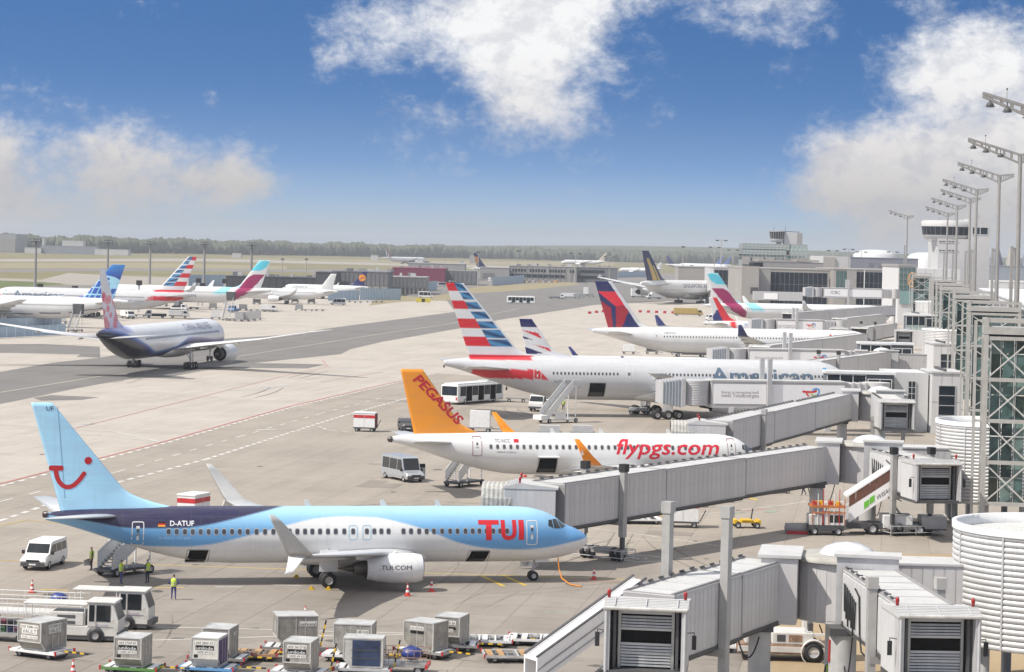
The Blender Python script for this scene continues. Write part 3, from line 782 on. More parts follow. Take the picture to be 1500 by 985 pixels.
    def engines(s, nm=None, lipm=None, sides=(-1, 1), band=None):
        for (y, q, ln, r, z) in s.sp['eng']:
            for sd in sides:
                x0 = s.ox-q; c = (x0, sd*y, z)
                e = M().lathe(c, [(r*.9, -.02*ln), (r*1.0, -.12*ln), (r*1.04, -.3*ln), (r*1.03, -.55*ln), (r*.9, -.8*ln), (r*.74, -ln)], nm or white, 28, 'X').obj('engine_nacelle', s.root)
                M().lathe(c, [(r*.74, -.45*ln), (r*.8, -.18*ln), (r*.82, -.04*ln), (r*.86, .0), (r*.9, -.02*ln)], lipm or lipmetal, 28, 'X').obj('intake_lip', e)
                m = M().lathe(c, [(.05, -.2*ln), (r*.26, -.29*ln), (r*.27, -.31*ln)], lightgrey, 14, 'X')
                for k in range(18):
                    a = 2*pi*k/18; p = Vector((x0-.33*ln, sd*y, z)); u = Vector((0, cos(a), sin(a))); v = Vector((0, -sin(a), cos(a)))
                    m.quad(p+u*r*.24-v*.08, p+u*r*.24+v*.08+Vector((-.1, 0, 0)), p+u*r*.79+v*.22+Vector((-.2, 0, 0)), p+u*r*.79-v*.1, engmetal)
                m.lathe(c, [(r*.8, -.42*ln), (.02, -.42*ln)], shade_black, 20, 'X'); m.obj('fan', e)
                m = M().lathe(c, [(r*.74, -ln), (r*.7, -.97*ln), (r*.68, -.7*ln)], darkgrey, 24, 'X')
                m.lathe(c, [(r*.55, -.7*ln), (r*.56, -.98*ln), (r*.42, -1.22*ln), (r*.38, -1.22*ln), (r*.3, -1.15*ln)], engmetal, 20, 'X')
                m.lathe(c, [(r*.28, -1.1*ln), (r*.22, -1.3*ln), (.03, -1.5*ln)], engmetal, 14, 'X').obj('exhaust', e)
                # pylon
                i = 1; W_ = s.sp['wing']
                while i < len(W_)-1 and W_[i][0] < y: i += 1
                a, b = W_[i-1], W_[i]; g = (y-a[0])/(b[0]-a[0]); wq = a[1]+(b[1]-a[1])*g; wz = a[2]+(b[2]-a[2])*g; wc = a[3]+(b[3]-a[3])*g
                xa, xb = x0-.28*ln, s.ox-wq-wc*.45
                m = M(); t = .2
                pts = [(xa, z+r*.98), (x0-.5*ln, z+r*1.16), (s.ox-wq+.2, wz+.05), (xb, wz-.1), (xb, wz-.35), (x0-1.0*ln, z+r*.55), (x0-.6*ln, z+r*.8)]
                m.prism(pts, sd*y-t, sd*y+t, s.bellym); m.obj('pylon', e)
    def gears(s, tilt=0):
        sn, sm, tr, rw, nx, rn = s.sp['gear']; zb = s.zc-s.h*.8
        def wheel(m, x, y, r, wd):
            m.lathe((x, y, r), [(r*.5, -wd/2), (r*.9, -wd/2), (r, -wd*.32), (r, wd*.32), (r*.9, wd/2), (r*.5, wd/2)], black, 20, 'Y')
            for k in (-1, 1): m.lathe((x, y, r), [(r*.52, k*wd*.42), (r*.3, k*wd*.3), (.02, k*wd*.36)], lightgrey, 14, 'Y')
        x = s.ox-sn
        m = M().tube((x, 0, rn), (x+.15, 0, zb+.3), .09*rn/.34, lightgrey).beam((x, 0, rn+.5), (x+1.0, 0, zb), .1, .1, lightgrey)
        m.tube((x, -.3, rn), (x, .3, rn), .06, darkgrey)
        g = m.obj('nose_gear', s.root)
        for sd in (-1, 1):
            M_ = M(); wheel(M_, x, sd*.26*rn/.34, rn, .2*rn/.34); M_.obj('wheel', g)
            # nose gear doors
            M().box((x+.55, sd*.42, zb-.05), (1.0, .04, .75), s.bellym).obj('gear_door', g)
        for sd in (-1, 1):
            y = sd*tr/2
            m = M().tube((s.ox-sm, y, rw), (s.ox-sm, y-sd*.2, s.zc-s.h*.35), .14*rw/.55, lightgrey).beam((s.ox-sm, y, rw+1.0), (s.ox-sm, y-sd*1.5, s.zc-s.h*.5), .12, .12, lightgrey)
            m.beam((s.ox-sm, y, rw+.6), (s.ox-sm+1.3, y, s.zc-s.h*.5), .1, .1, lightgrey)
            m.box((s.ox-sm, y+sd*.28, rw+1.35), (1.3*rw/.55, .05, 1.5*rw/.55), s.bellym)
            sp_ = 1.35*rw/.55
            if nx > 1: m.beam((s.ox-sm-sp_*(nx-1)/2, y, rw), (s.ox-sm+sp_*(nx-1)/2, y, rw), .2, .2, darkgrey)
            g = m.obj('main_gear', s.root)
            for k in range(nx):
                for e in (-1, 1):
                    M_ = M(); wheel(M_, s.ox-sm+sp_*(k-(nx-1)/2), y+e*.43*rw/.55, rw, .38*rw/.55); M_.obj('wheel', g)
    def cockpit(s, kind='boeing'):
        h, z, ln = s.h, s.zc, s.ln
        for sd in (-1, 1):
            if kind == 'boeing':
                P = [[(.300, .30), (.375, .25), (.415, .56), (.365, .44)], [(.385, .25), (.47, .26), (.48, .56), (.425, .57)], [(.48, .27), (.545, .36), (.535, .55), (.49, .56)]]
            else:
                P = [[(.145, .25), (.225, .22), (.265, .5), (.2, .4)], [(.235, .22), (.32, .23), (.335, .52), (.275, .52)], [(.33, .24), (.4, .34), (.385, .52), (.345, .52)]]
            for p in P:
                s.patch('cockpit_window', [(a*ln, z+h*b) for a, b in p], wglass, sd, .015, 3)
    def antenna(s, q, hgt=.45):
        z = s.ring(q, 0)[2]
        M().prism([(s.ox-q, z-.05), (s.ox-q-.5, z-.05), (s.ox-q-.55, z+hgt), (s.ox-q-.3, z+hgt)], -.03, .03, white).obj('antenna', s.root)

def wing737():
    return [(1.2, 12.6, 2.05, 8.3, .12), (2.4, 13.9, 2.2, 7.0, .12), (5.9, 16.4, 2.75, 4.7, .115), (11.5, 20.0, 3.35, 3.0, .11), (16.9, 23.0, 4.05, 1.65, .1)]
SP = {}
SP['737'] = dict(L=39.2, w=3.76, h=4.02, zc=3.42, ln=6.2, lt=13.0, nose='boeing', wing=wing737(), winglet='scimitar', eng=[(4.83, 13.35, 4.0, 1.03, 1.6)],
  fin=(32.6, 38.2, 38.95, 40.4, 5.1, 12.65), fillet=(3.6, 1.7), finbase=4.6, stab=[(.4, 34.0, 4.75, 4.4), (7.15, 38.5, 5.35, 1.3)], gear=(4.1, 19.7, 5.72, .56, 1, .35))
SP['a320'] = dict(L=37.57, w=3.95, h=4.14, zc=3.9, ln=5.0, lt=13.5, nose='airbus', wing=[(1.2, 11.6, 2.4, 8.2, .12), (2.3, 12.6, 2.5, 6.9, .12), (6.4, 15.6, 3.05, 3.9, .115), (11.5, 18.2, 3.65, 2.7, .11), (16.3, 20.6, 4.25, 1.65, .1)], winglet='sharklet',
  eng=[(5.75, 11.0, 4.2, 1.2, 2.0)], fin=(30.1, 35.35, 34.6, 36.8, 5.95, 12.1), fillet=(1.3, 1.2), finbase=5.4, stab=[(.4, 31.2, 4.9, 4.3), (6.2, 34.8, 5.5, 1.6)], gear=(5.1, 17.7, 7.6, .58, 1, .4))
def w777(d): return [(2.2, 19.0+d, 3.6, 14.5, .12), (3.6, 20.5+d, 3.75, 12.6, .12), (9.8, 25.0+d, 4.7, 8.2, .11), (20, 32.2+d, 6.1, 4.8, .1), (30.2, 40.0+d, 7.9, 2.1, .09)]
SP['777'] = dict(L=63.7, w=6.2, h=6.2, zc=5.45, ln=9.2, lt=20.0, nose='boeing', wing=w777(0), eng=[(9.6, 19.6, 7.0, 1.75, 2.75)], fairings=4, fin=(52.0, 60.0, 61.1, 63.7, 8.45, 18.9), fillet=(2.0, 1.5), finbase=7.6,
  stab=[(.6, 53.5, 6.6, 7.6), (10.75, 60.0, 7.5, 2.4)], gear=(5.9, 31.8, 11.0, .66, 3, .53))
def stretch(b, d):
    q = dict(b); q['L'] += 2*d; q['wing'] = [(y, x+d, z, c, t) for y, x, z, c, t in b['wing']]; q['eng'] = [(y, x+d, l, r, z) for y, x, l, r, z in b['eng']]
    q['fin'] = tuple(v+2*d for v in b['fin'][:4])+b['fin'][4:]; q['stab'] = [(y, x+2*d, z, c) for y, x, z, c in b['stab']]
    q['gear'] = (b['gear'][0], b['gear'][1]+d)+b['gear'][2:]; return q
SP['77w'] = stretch(SP['777'], 5.1)
SP['a330'] = dict(L=63.66, w=5.64, h=5.64, zc=5.2, ln=7.0, lt=21.0, nose='airbus', wing=[(2.0, 19.5, 3.5, 12.5, .12), (3.2, 20.6, 3.7, 11.0, .12), (9.5, 25.6, 4.6, 7.0, .11), (19, 32.0, 5.8, 4.4, .1), (28.7, 38.4, 7.3, 2.4, .09)], winglet='canted',
  eng=[(9.4, 20.3, 6.2, 1.5, 2.75)], fairings=4, fin=(52.5, 60.3, 59.6, 63.4, 7.9, 17.5), fillet=(1.6, 1.2), finbase=7.2, stab=[(.5, 54.5, 6.3, 6.4), (9.7, 60.2, 7.2, 2.6)], gear=(6.7, 32.0, 10.7, .7, 2, .53))
SP['787'] = dict(SP['777'], L=62.8, w=5.77, h=5.94, zc=5.2, winglet=None, fin=(51.0, 59.0, 58.2, 61.8, 8.1, 17.0), eng=[(9.7, 19.5, 5.6, 1.65, 2.7)], gear=(5.5, 31.0, 9.8, .65, 2, .5))
SP['a380'] = dict(L=72.7, w=7.14, h=8.41, zc=6.6, ln=9.5, lt=25, nose='airbus', wing=[(2.5, 21, 4.0, 18.5, .13), (4.5, 23, 4.3, 16.0, .13), (14, 32.0, 6.0, 10.2, .11), (26, 40.0, 8.0, 6.5, .1), (39.6, 50.5, 11.0, 4.0, .09)], winglet='fence',
  eng=[(14.6, 25.0, 6.3, 1.7, 3.6), (25.7, 34.0, 6.3, 1.7, 4.6)], fairings=4, fin=(55.5, 68.0, 67.4, 72.3, 10.6, 24.1), fillet=(2.5, 1.6), finbase=9.6, stab=[(.6, 59.0, 8.0, 9.5), (15.1, 68.5, 9.6, 3.6)], gear=(5.0, 34.5, 12.5, .7, 3, .6))
WHITE = (.7, .7, .69)
def tab(T, x): return hermite([a for a, b in T], [b for a, b in T], x)
def sst(d, e): return max(0, min(1, .5+d/(2*e)))
def mixc(a, b, t): return tuple(a[i]*(1-t)+b[i]*t for i in range(3))
def inside(pt, poly):
    x, y = pt; c = False; n = len(poly)
    for i in range(n):
        x1, y1 = poly[i]; x2, y2 = poly[i-1]
        if (y1 > y) != (y2 > y) and x < (x2-x1)*(y-y1)/(y2-y1)+x1: c = not c
    return c
def finish(pl, fincol, step=.25, wingm=None, tipm=None, nacm=None, belly=None, gear=True, cockpit=None, stabm=None, lip=None):
    pl.bellym = belly or white
    pl.finish_fin(fincol, step); pl.wings(wingm, tipm); pl.stab(stabm); pl.engines(nacm, lip)
    if gear: pl.gears()
    pl.cockpit(cockpit or pl.sp['nose'])
def pose(N, yaw, sp):
    "place by the nose: the object's origin is on the ground between the main wheels"
    a = radians(yaw); d = sp['gear'][1]
    return (N[0]-d*cos(a), N[1]-d*sin(a), 0)
# ================================================================ aircraft
def stroke(pts, wd):
    out = []
    n = len(pts); L = []; R = []
    for i, p in enumerate(pts):
        a = pts[max(0, i-1)]; b = pts[min(n-1, i+1)]; dx, dy = b[0]-a[0], b[1]-a[1]; l = hypot(dx, dy) or 1
        L.append((p[0]-dy/l*wd/2, p[1]+dx/l*wd/2)); R.append((p[0]+dy/l*wd/2, p[1]-dx/l*wd/2))
    for i in range(n-1): out.append([L[i], L[i+1], R[i+1], R[i]])
    return out
def disc(c, r, n=20): return [(c[0]+r*cos(2*pi*k/n), c[1]+r*sin(2*pi*k/n)) for k in range(n)]
# ---- light blue 737 at the front stand
NAVYT = [(20, 6.5), (22.4, 5.5), (23.24, 5.33), (24.73, 5.02), (26.55, 4.61), (28.34, 4.25), (30.06, 4.06), (33.32, 4.04), (35.81, 4.4), (37.5, 4.66), (39.6, 4.86)]
LOWT = [(0, 3.25), (.9, 3.02), (1.83, 2.87), (3.58, 2.57), (5.35, 2.46), (6.67, 2.48), (8.4, 2.64), (10.19, 3.03), (11.51, 3.53), (12.46, 3.89), (14.27, 4.41), (16.26, 4.77), (18.28, 4.83), (20.3, 4.71), (22.32, 4.31), (23.83, 3.9), (24.8, 3.67), (26.57, 3.22), (27.94, 2.93), (29.69, 2.76), (31.87, 2.75), (33.62, 2.81), (36.5, 3.44), (39.2, 4.2)]
T_BLUE, T_SKY, T_NAVY = (.13, .36, .66), (.37, .63, .79), (.02, .018, .065)
def tui_col(s, z, th):
    c = mixc(T_BLUE, T_SKY, sst(z-4.55, .75))
    lo = tab(LOWT, s); c = mixc((.76, .76, .75), c, sst(z-lo, .05))
    if s > 20:
        nv = tab(NAVYT, s); up = 6.3 if s < 36.5 else 6.3-(s-36.5)*.55
        c = mixc(c, T_NAVY, sst(z-nv, .05)*sst(up-z, .06))
    return c
sp = SP['737']; N = (6.1, 180.45)
tui = Plane('airliner', 'light blue and white airliner with a red smile on its fin, nearest in the foreground', sp, pose(N, 13.5, sp), 13.5, tui_col, step=.09, nseg=120)
tui.bellym = white
finish(tui, lambda s, z: (.41, .71, .92), .3, tipm=mat('winglet_grey', (.5, .5, .49), .4, var=.05), nacm=white)
wx = [243.3, 254.6, 266.3, 277.4, 288.7, 300, 311, 322, 333.5, 344.5, 355.9, 368.7, 381, 393, 405, 416.6, 427.8, 439, 449.6, 460.8, 472.4, 483.8, 496.3, 509.3, 529.5, 540.5, 550.8, 561.4, 583.6, 594.8, 606.8, 618, 628.8, 641, 653, 664, 676, 686.8, 697, 707.6, 718, 728, 738.8]
tui.windows([30.82-(x-243.3)*.04898 for x in wx], 3.82, .27, .38)
for a, b, z0, z1, mt in ((32.5, 33.35, 2.78, 4.5, white), (4.25, 5.1, 2.8, 4.55, white)): tui.frame('cabin_door', a, b, z0, z1, mt, .065)
for x in (509.3, 529.5):
    q = 30.82-(x-243.3)*.04898; tui.frame('exit_door', q-.32, q+.32, 3.2, 4.25, ink((150, 190, 210)), .05, handle=False)
tui.patch('hold_shade_patch', [(29.45, 1.52), (28.15, 1.52), (28.0, 2.5), (29.3, 2.5)], shade_black, off=.02, n=6)  # black patch on the closed skin, painted in for the hold's shade
tui.patch('hold_shade_patch', [(9.3, 1.5), (7.95, 1.5), (7.75, 2.35), (9.1, 2.35)], shade_black, off=.02, n=6)
lining = mat('hold_lining', (.06, .06, .058), .8)
for a, b, z0, z1 in ((29.3, 28.2, 1.56, 1.8), (9.15, 8.0, 1.55, 1.75)): tui.patch('hold_floor_strip', [(a, z0), (b, z0), (b-.06, z1), (a-.06, z1)], lining, off=.026, n=3)  # paler strip laid low on the black patch to suggest depth
for a, b, z0, z1 in ((27.9, 29.5, 1.46, 2.56), (7.7, 9.32, 1.44, 2.42)): tui.frame('hold_door_frame', a, b, z0, z1, ink((150, 150, 148)), .05, off=.018, r=.12, handle=False)
tr_ = ink((206, 34, 44))
for txt, a, b in (('T', 8.66, 7.15), ('U', 7.0, 5.85), ('I', 5.68, 5.28)): tui.text(txt, a, b, 3.25, 1.33, tr_, name='red_letter', bold=.04)
tui.text('D-ATUF', 30.72, 29.05, 4.22, .34, ink((235, 235, 240)), bold=.015)
tui.text('BOEING 737-800', 31.5, 29.3, 3.28, .17, ink((170, 205, 235)), shear=.4)
for k, c in enumerate(((20, 20, 20), (190, 30, 30), (235, 170, 60))):
    tui.patch('flag', [(31.55, 4.49-k*.11), (31.05, 4.49-k*.11), (31.05, 4.38-k*.11), (31.55, 4.38-k*.11)], ink(c), n=1, off=.016)
tui.fin_text('UF', (39.35, 12.1), (38.85, 12.1), .3, ink((30, 40, 70)))
fx = lambda x, y: (39.22-(x/7.035-64)*.0467, 8.22-(580+y/7.035-683)*.0477)
sm = [fx(*p) for p in [(545, 760), (548, 795), (560, 840), (582, 885), (615, 920), (655, 938), (695, 936), (735, 918), (775, 880), (808, 840), (836, 798)]]
red_e = ink((185, 38, 44))
tui.fin_poly(stroke(sm, .31)+[disc(sm[-1], .155)]+[[fx(486, 717), fx(608, 717), fx(622, 728), fx(622, 758), fx(608, 770), fx(486, 770), fx(472, 758), fx(472, 728)]], red_e, name='smile_emblem')
tui.fin_poly([disc(fx(877, 664), .26)], red_e, name='smile_emblem')
# name on the engine
nac = [o for o in tui.root.children if o.name.startswith('engine_nacelle')][0]
bm = text_bm('.TUI.COM', 1.0, width=2.25, height=.3)
def nacmap(x, y):
    z = 1.62+y; r = 1.07+.012; k = max(-1, min(1, (z-1.6)/r)); return Vector((tui.ox-16.55+x, -4.83-r*sqrt(1-k*k), z))
decal(bm, nacmap, .2, .15); bm_obj(bm, 'lettering', ink((35, 45, 60)), nac)
tui.fin_poly([[(37.95, 6.0), (37.9, 6.0), (38.55, 12.4), (38.6, 12.4)]], ink((128, 172, 200)), name='rudder_gap', off=.012)
sp_ = M().box((tui.ox-4.6, .0, 1.2), (.9, .03, .38), white); d_ = sp_.obj('gear_door', tui.root)
sign_text('UF', tui.root, ink((40, 40, 45)), (tui.ox-4.6, -.03, 1.08), (1, 0, 0), (0, 0, 1), height=.26)
for q in (15, 20.5, 11): tui.antenna(q)
M().lathe((tui.ox-39.2, 0, 4.85), [(.05, -.25), (.22, -.2), (.27, .1)], engmetal, 12, 'X').obj('exhaust_outlet', tui.root)
# ---- white airliner with the orange fin
def peg_col(s, z, th): return (.72, .72, .71)
sp = SP['a320']; N = (25.25, 248.7)
peg = Plane('airliner', 'white airliner with an orange fin, parked second from the front', sp, pose(N, 13, sp), 13, peg_col, step=.2, nseg=72)
orng = mat('orange_winglet', lin(236, 140, 28), .4, var=.05)
peg.bellym = white
finish(peg, lambda s, z: (.82, .3, .02), .35, tipm=orng, wingm=mat('white_wing', (.66, .66, .65), .35, var=.05))
peg.windows([27.93-k*.662 for k in range(36)], 4.68, .28, .4)
rl = ink((130, 60, 75))
peg.frame('cabin_door', 28.8, 29.75, 3.75, 5.65, rl, .06); peg.frame('cabin_door', 2.75, 3.65, 3.75, 5.6, rl, .06)
peg.text('flypgs.com', 15.25, 4.55, 4.05, 1.45, ink((208, 36, 56)), shear=.25, bold=.012, name='red_letters')
peg.text('TC-NCC', 27.5, 25.95, 5.1, .32, ink((70, 75, 85)))
peg.text('AIRBUS A320neo', 27.4, 25.4, 4.12, .13, ink((90, 95, 105)))
peg.patch('flag', [(25.6, 5.1), (25.1, 5.1), (25.1, 5.42), (25.6, 5.42)], ink((200, 30, 45)), n=2)
peg.patch('hold_shade_patch', [(23.15, 2.15), (21.25, 2.15), (21.25, 3.6), (23.05, 3.6)], shade_black, off=.02, n=6)
peg.patch('hold_floor_strip', [(23.0, 2.2), (21.35, 2.2), (21.35, 2.55), (23.0, 2.55)], lining, off=.026, n=3); peg.frame('hold_door_frame', 21.15, 23.2, 2.08, 3.68, ink((165, 165, 162)), .06, off=.018, r=.12, handle=False)
M().box((0, 0, 0), (2.0, 1.15, .07), white).obj('cargo_door', peg.root).location = (peg.ox-22.2, -2.5, 3.78)
peg.fin_text('PEGASUS', (35.6, 11.05), (30.95, 6.6), .95, ink((190, 38, 52)), shear=.15, bold=.03)
for o in [o for o in peg.root.children_recursive if o.name.startswith('winglet')]: pass
M().lathe((peg.ox-37.57, 0, 5.2), [(.1, -.35), (.26, -.25), (.3, .1)], engmetal, 14, 'X').obj('exhaust_outlet', peg.root)
for q in (9, 16, 21): peg.antenna(q)
# winglet birds
for sd in (-1,):
    bm = poly_bm([[(0, 0), (.25, .5), (.32, .5), (.2, .05), (.5, .3), (.2, -.15)]])
    for v in bm.verts: v.co = Vector((peg.ox-22.6-v.co.x*.9, -17.36-.12*v.co.y, 5.35+v.co.y*.9))
    bm_obj(bm, 'emblem', ink((240, 235, 225)), peg.root)
# ---- striped fins: white 777s
SILV = (.56, .565, .575)
def aa_col(s, z, th):
    c = SILV if z > 3.6 else (.62, .63, .64)
    if 46 < s:
        # red sash low on the tail
        if 5.4 < z < 6.75 and s < 59.8-(z-5.4)*.05 and s > 49.0+(z-5.4)*1.05: c = lin(196, 32, 44)
        if z > 8.0 and s < 60.0 and s > 50.5: c = mixc(c, lin(205, 42, 54), sst(z-8.0, .1)) if s > 51+(8.4-z)*.3 else c
    return c
def aa_fin(s, z):
    z0 = 18.9-z; b = z0/1.0
    if s < 0: return SILV
    div = 62.56-(18.9-z)*.634
    if z < 9.95:
        if z < 8.65: return lin(205, 40, 52)
        return (.7, .7, .7)
    le = 52.0+(61.1-52.0)*(z-8.45)/(18.9-8.45)
    if s > div:
        k = z0/1.06
        bands = [(0, 1.06), (2.44, 3.66), (5.04, 6.34), (7.69, 8.94)]
        return lin(205, 30, 45) if any(a <= z0 <= e for a, e in bands) else (.7, .7, .7)
    if s < le+.35: return (.7, .71, .72)
    k = z0 % 1.33
    if k > 1.06: return (.72, .73, .75)
    u = (s-le)/(div-le); t = .5+.5*sin(u*5+z0*1.7+k*3)
    return mixc((.01, .045, .13), (.07, .27, .5), t)
def aa_plane(label, N, yaw, side, texts=True, group=None, step=.4):
    sp = SP['777']; p = Plane('airliner', label, sp, pose(N, yaw, sp), yaw, aa_col, step=step, nseg=64, group=group)
    finish(p, aa_fin, .17, wingm=mat('silver_wing', (.6, .61, .62), .3, var=.05), nacm=mat('silver_nacelle', (.6, .61, .62), .35, var=.05))
    qs = [q for q in [48.15-k*.56 for k in range(76)] if not (37.4 < q < 38.4 or 34.0 < q < 36.5 or 21 < q < 22.5)]
    p.windows(qs, 6.3, .28, .4, side, single=False)
    for q in (50.5, 36.8, 21.2, 5.8): p.frame('cabin_door', q-.55, q+.55, 5.2, 7.2, ink((215, 215, 215)), .07, side)
    z0 = 5.3
    p.text('American', 24.6 if side < 0 else 8.8, 8.8 if side < 0 else 24.6, z0, 2.1, ink((92, 110, 128)), side, bold=.015)
    a, b = (6.9, 5.3)
    p.patch('flag_mark', [(7.1, 7.55), (6.5, 7.55), (5.3, 6.5), (6.1, 6.5)], ink((50, 150, 205)), side, n=4)
    p.patch('flag_mark', [(5.6, 6.3), (5.0, 6.3), (4.6, 6.0), (5.3, 6.0)], ink((205, 40, 52)), side, n=2)
    p.text('N757AN', 48.0 if side < 0 else 45.5, 45.5 if side < 0 else 48.0, 4.9, .4, ink((110, 115, 125)), side)
    M().lathe((p.ox-63.7, 0, 6.95), [(.08, -.1), (.3, .1)], engmetal, 12, 'X').obj('exhaust_outlet', p.root)
    return p
aa = aa_plane('silver white airliner with a red white and blue striped fin, right of the airport bus', (52.7, 367), 13, -1, step=.3)
aa.patch('hold_shade_patch', [(42.75, 3.0), (40.4, 3.0), (40.4, 4.95), (42.75, 4.95)], shade_black, off=.02, n=6)
aa.patch('hold_floor_strip', [(42.6, 3.05), (40.6, 3.05), (40.6, 3.6), (42.6, 3.6)], lining, off=.026, n=3); aa.frame('hold_door_frame', 40.3, 42.85, 2.9, 5.05, ink((160, 160, 160)), .08, off=.018, handle=False)
def left_pose(px_tail, d, yaw, sp):
    "airliners parked across the apron, nose to the left: place by the tail cone"
    u0 = px_tail-CX; a = radians(yaw); x = u0*d/FPX; k = sp['L']-sp['gear'][1]
    return (x+k*cos(a), d+k*sin(a), 0)
aa2 = aa_plane('white airliner with a striped fin, nose to the left on the far apron', (0, 0), 0, 1, step=.8)
aa2.root.location = left_pose(289, 745, 181, SP['777']); aa2.root.rotation_euler = (0, 0, radians(181))
# ---- generic liveries
def simple(name, label, kind, N, yaw, fcol, fincol, side=-1, texts=(), step=.8, nseg=36, finstep=.35, tailpx=None, wing=None, tip=None, nac=None, win=None, nearw=True, lip=None, fac=1.0):
    sp = SP[kind]; p = Plane(name, label, sp, pose(N, yaw, sp) if tailpx is None else left_pose(tailpx, N, yaw, sp), yaw, fcol, step=step, nseg=nseg)
    finish(p, fincol, finstep, wingm=wing, tipm=tip, nacm=nac, lip=lip)
    if win: p.windows([win[0]-k*win[3] for k in range(int((win[0]-win[1])/win[3])+1)], win[2], .26, .38, side, single=False)
    for (t, a, b, z, hgt, c) in texts: p.text(t, a, b, z, hgt, ink(c), side, bold=.01)
    return p
def fpx(px, py): return (63.46-(px-871)*.15, 17.5-(py-410)*.143)
dz = lambda x, y: fpx(720+x/6, 330+y/6)
D_UP = [dz(*p) for p in [(935, 572), (1115, 572), (1218, 682), (1095, 700)]]
D_L = [dz(*p) for p in [(965, 655), (1052, 712), (1078, 895), (1025, 895)]]
D_R = [dz(*p) for p in [(1095, 700), (1232, 682), (1150, 895), (1103, 895)]]
def delta_fin(s, z):
    le = 52.5+(59.6-52.5)*(z-7.9)/9.6
    if s < le-.1 and z < 9.0 or s < le+.9: return (.72, .72, .72)
    p = (s, z)
    if inside(p, D_UP): return lin(225, 38, 58)
    if inside(p, D_L) or inside(p, D_R): return lin(165, 26, 46)
    return lin(28, 34, 92)
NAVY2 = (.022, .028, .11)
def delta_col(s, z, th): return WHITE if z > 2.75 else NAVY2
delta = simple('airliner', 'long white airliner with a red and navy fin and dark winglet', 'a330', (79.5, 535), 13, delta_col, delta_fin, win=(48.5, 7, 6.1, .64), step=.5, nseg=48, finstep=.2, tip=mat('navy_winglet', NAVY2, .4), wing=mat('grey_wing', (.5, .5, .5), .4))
delta.text('DELTA', 10.2, 5.2, 5.95, 1.05, ink((35, 42, 100)))
delta.patch('emblem', [(11.9, 6.0), (11.1, 6.35), (11.1, 7.3), (11.1, 7.3)], ink((215, 45, 60)), n=3); delta.patch('emblem', [(11.1, 6.35), (10.3, 6.0), (11.1, 7.3), (11.1, 7.3)], ink((160, 30, 50)), n=3)
delta.text('N807NW', 48.4, 45.9, 6.65, .45, ink((120, 125, 140)))
for q in (50.2, 20.4): delta.frame('cabin_door', q-.5, q+.5, 5.0, 7.0, ink((205, 205, 205)), .07)
TURQ, TURQ2, BURG = lin(90, 200, 220), lin(150, 215, 225), lin(150, 22, 86)
EWZ = lambda x, y: (63.46-(920+x/6.565-1024)*.222, 17.5-(330+y/6.565-397)*.214)
E1 = [EWZ(*p) for p in [(690, 452), (730, 440), (800, 470), (890, 548), (870, 556), (790, 556), (725, 515)]]
E1b = [EWZ(*p) for p in [(683, 433), (800, 433), (895, 548), (800, 470), (730, 440)]]
E2 = [EWZ(*p) for p in [(735, 588), (850, 590), (910, 625), (985, 720), (1070, 820), (1150, 900), (1060, 880), (930, 810), (860, 740), (800, 670)]]
E3 = [EWZ(*p) for p in [(1000, 640), (1100, 680), (1200, 755), (1262, 808), (1130, 812), (1070, 740)]]
def ew_fin(s, z):
    p = (s, z)
    if inside(p, E1): return TURQ
    if inside(p, E1b): return TURQ2
    if inside(p, E2): return BURG
    if z < 8.9 and s < 56: return TURQ2
    return WHITE
def ew_col(s, z, th):
    if s > 50 and z < 8:
        # burgundy sweep round the tail
        if inside((s, z), E2): return BURG
    if s > 38 and inside((s, z), E3): return TURQ2
    return WHITE
ew = simple('airliner', 'white airliner with a turquoise and burgundy fin beside the right hand pier', 'a330', (125, 810), 13, ew_col, ew_fin, win=(50, 8, 6.1, .7), step=.5, finstep=.25, texts=[('Eurowings', 14.5, 5.0, 5.7, 1.2, (90, 80, 100))])
ew2 = simple('airliner', 'white airliner with a turquoise and burgundy fin on the far left apron', 'a330', 850, 181, ew_col, ew_fin, side=1, win=(50, 8, 6.1, .7), step=.6, finstep=.25, tailpx=398)
def ua_fin(s, z):
    v = (z-8.1)/8.9; te = 59+(61.8-59)*v; le = 51+(58.2-51)*v; u = (s-le)/(te-le)
    cx_, cz_ = 57.0, 8.0; r = hypot((s-cx_)*1.0, z-cz_)
    if r < 6.0 and True:
        k = abs(((z-8)/1.9) % 1-.5) < .07 or abs(((s-50-(z-8)*.5)/1.55) % 1-.5) < .09 or r > 5.5
        return lin(165, 215, 235) if k or z > 10.6 and s > 57.8 else lin(45, 85, 170)
    return mixc(lin(30, 50, 150), lin(60, 140, 205), max(0, min(1, (v-.55)*2.0)))
def ua_col(s, z, th):
    line = tab([(0, 3.6), (30, 3.3), (45, 3.9), (62, 6.3)], s)
    if abs(z-line) < .12 and s > 18: return lin(50, 60, 80)
    return WHITE if z > line else (.62, .62, .62)
ua = simple('airliner', 'white airliner with a blue globe fin, leftmost on the far apron', '787', 652, 180, ua_col, ua_fin, side=1, win=(49, 8, 5.9, .6), step=.35, nseg=48, finstep=.12, tailpx=190)
wh = simple('airliner', 'plain white airliner with upturned winglet on the far apron, engine towards us', 'a320', 955, 180, peg_col, lambda s, z: WHITE, side=1, win=(29, 5, 4.6, .6), tailpx=497, texts=[('AIR FRANCE', 8, 14, 5.0, .6, (110, 115, 120))])
def lh_fin(R, c0, col, r):
    def f(s, z):
        d = hypot(s-c0[0], z-c0[1])
        if d < r: return lin(240, 150, 40) if d > r*.16 and not (d < r*.75 and abs((z-c0[1])-(s-c0[0])*.5) < r*.1) else lin(40, 40, 90)
        return col
    return f
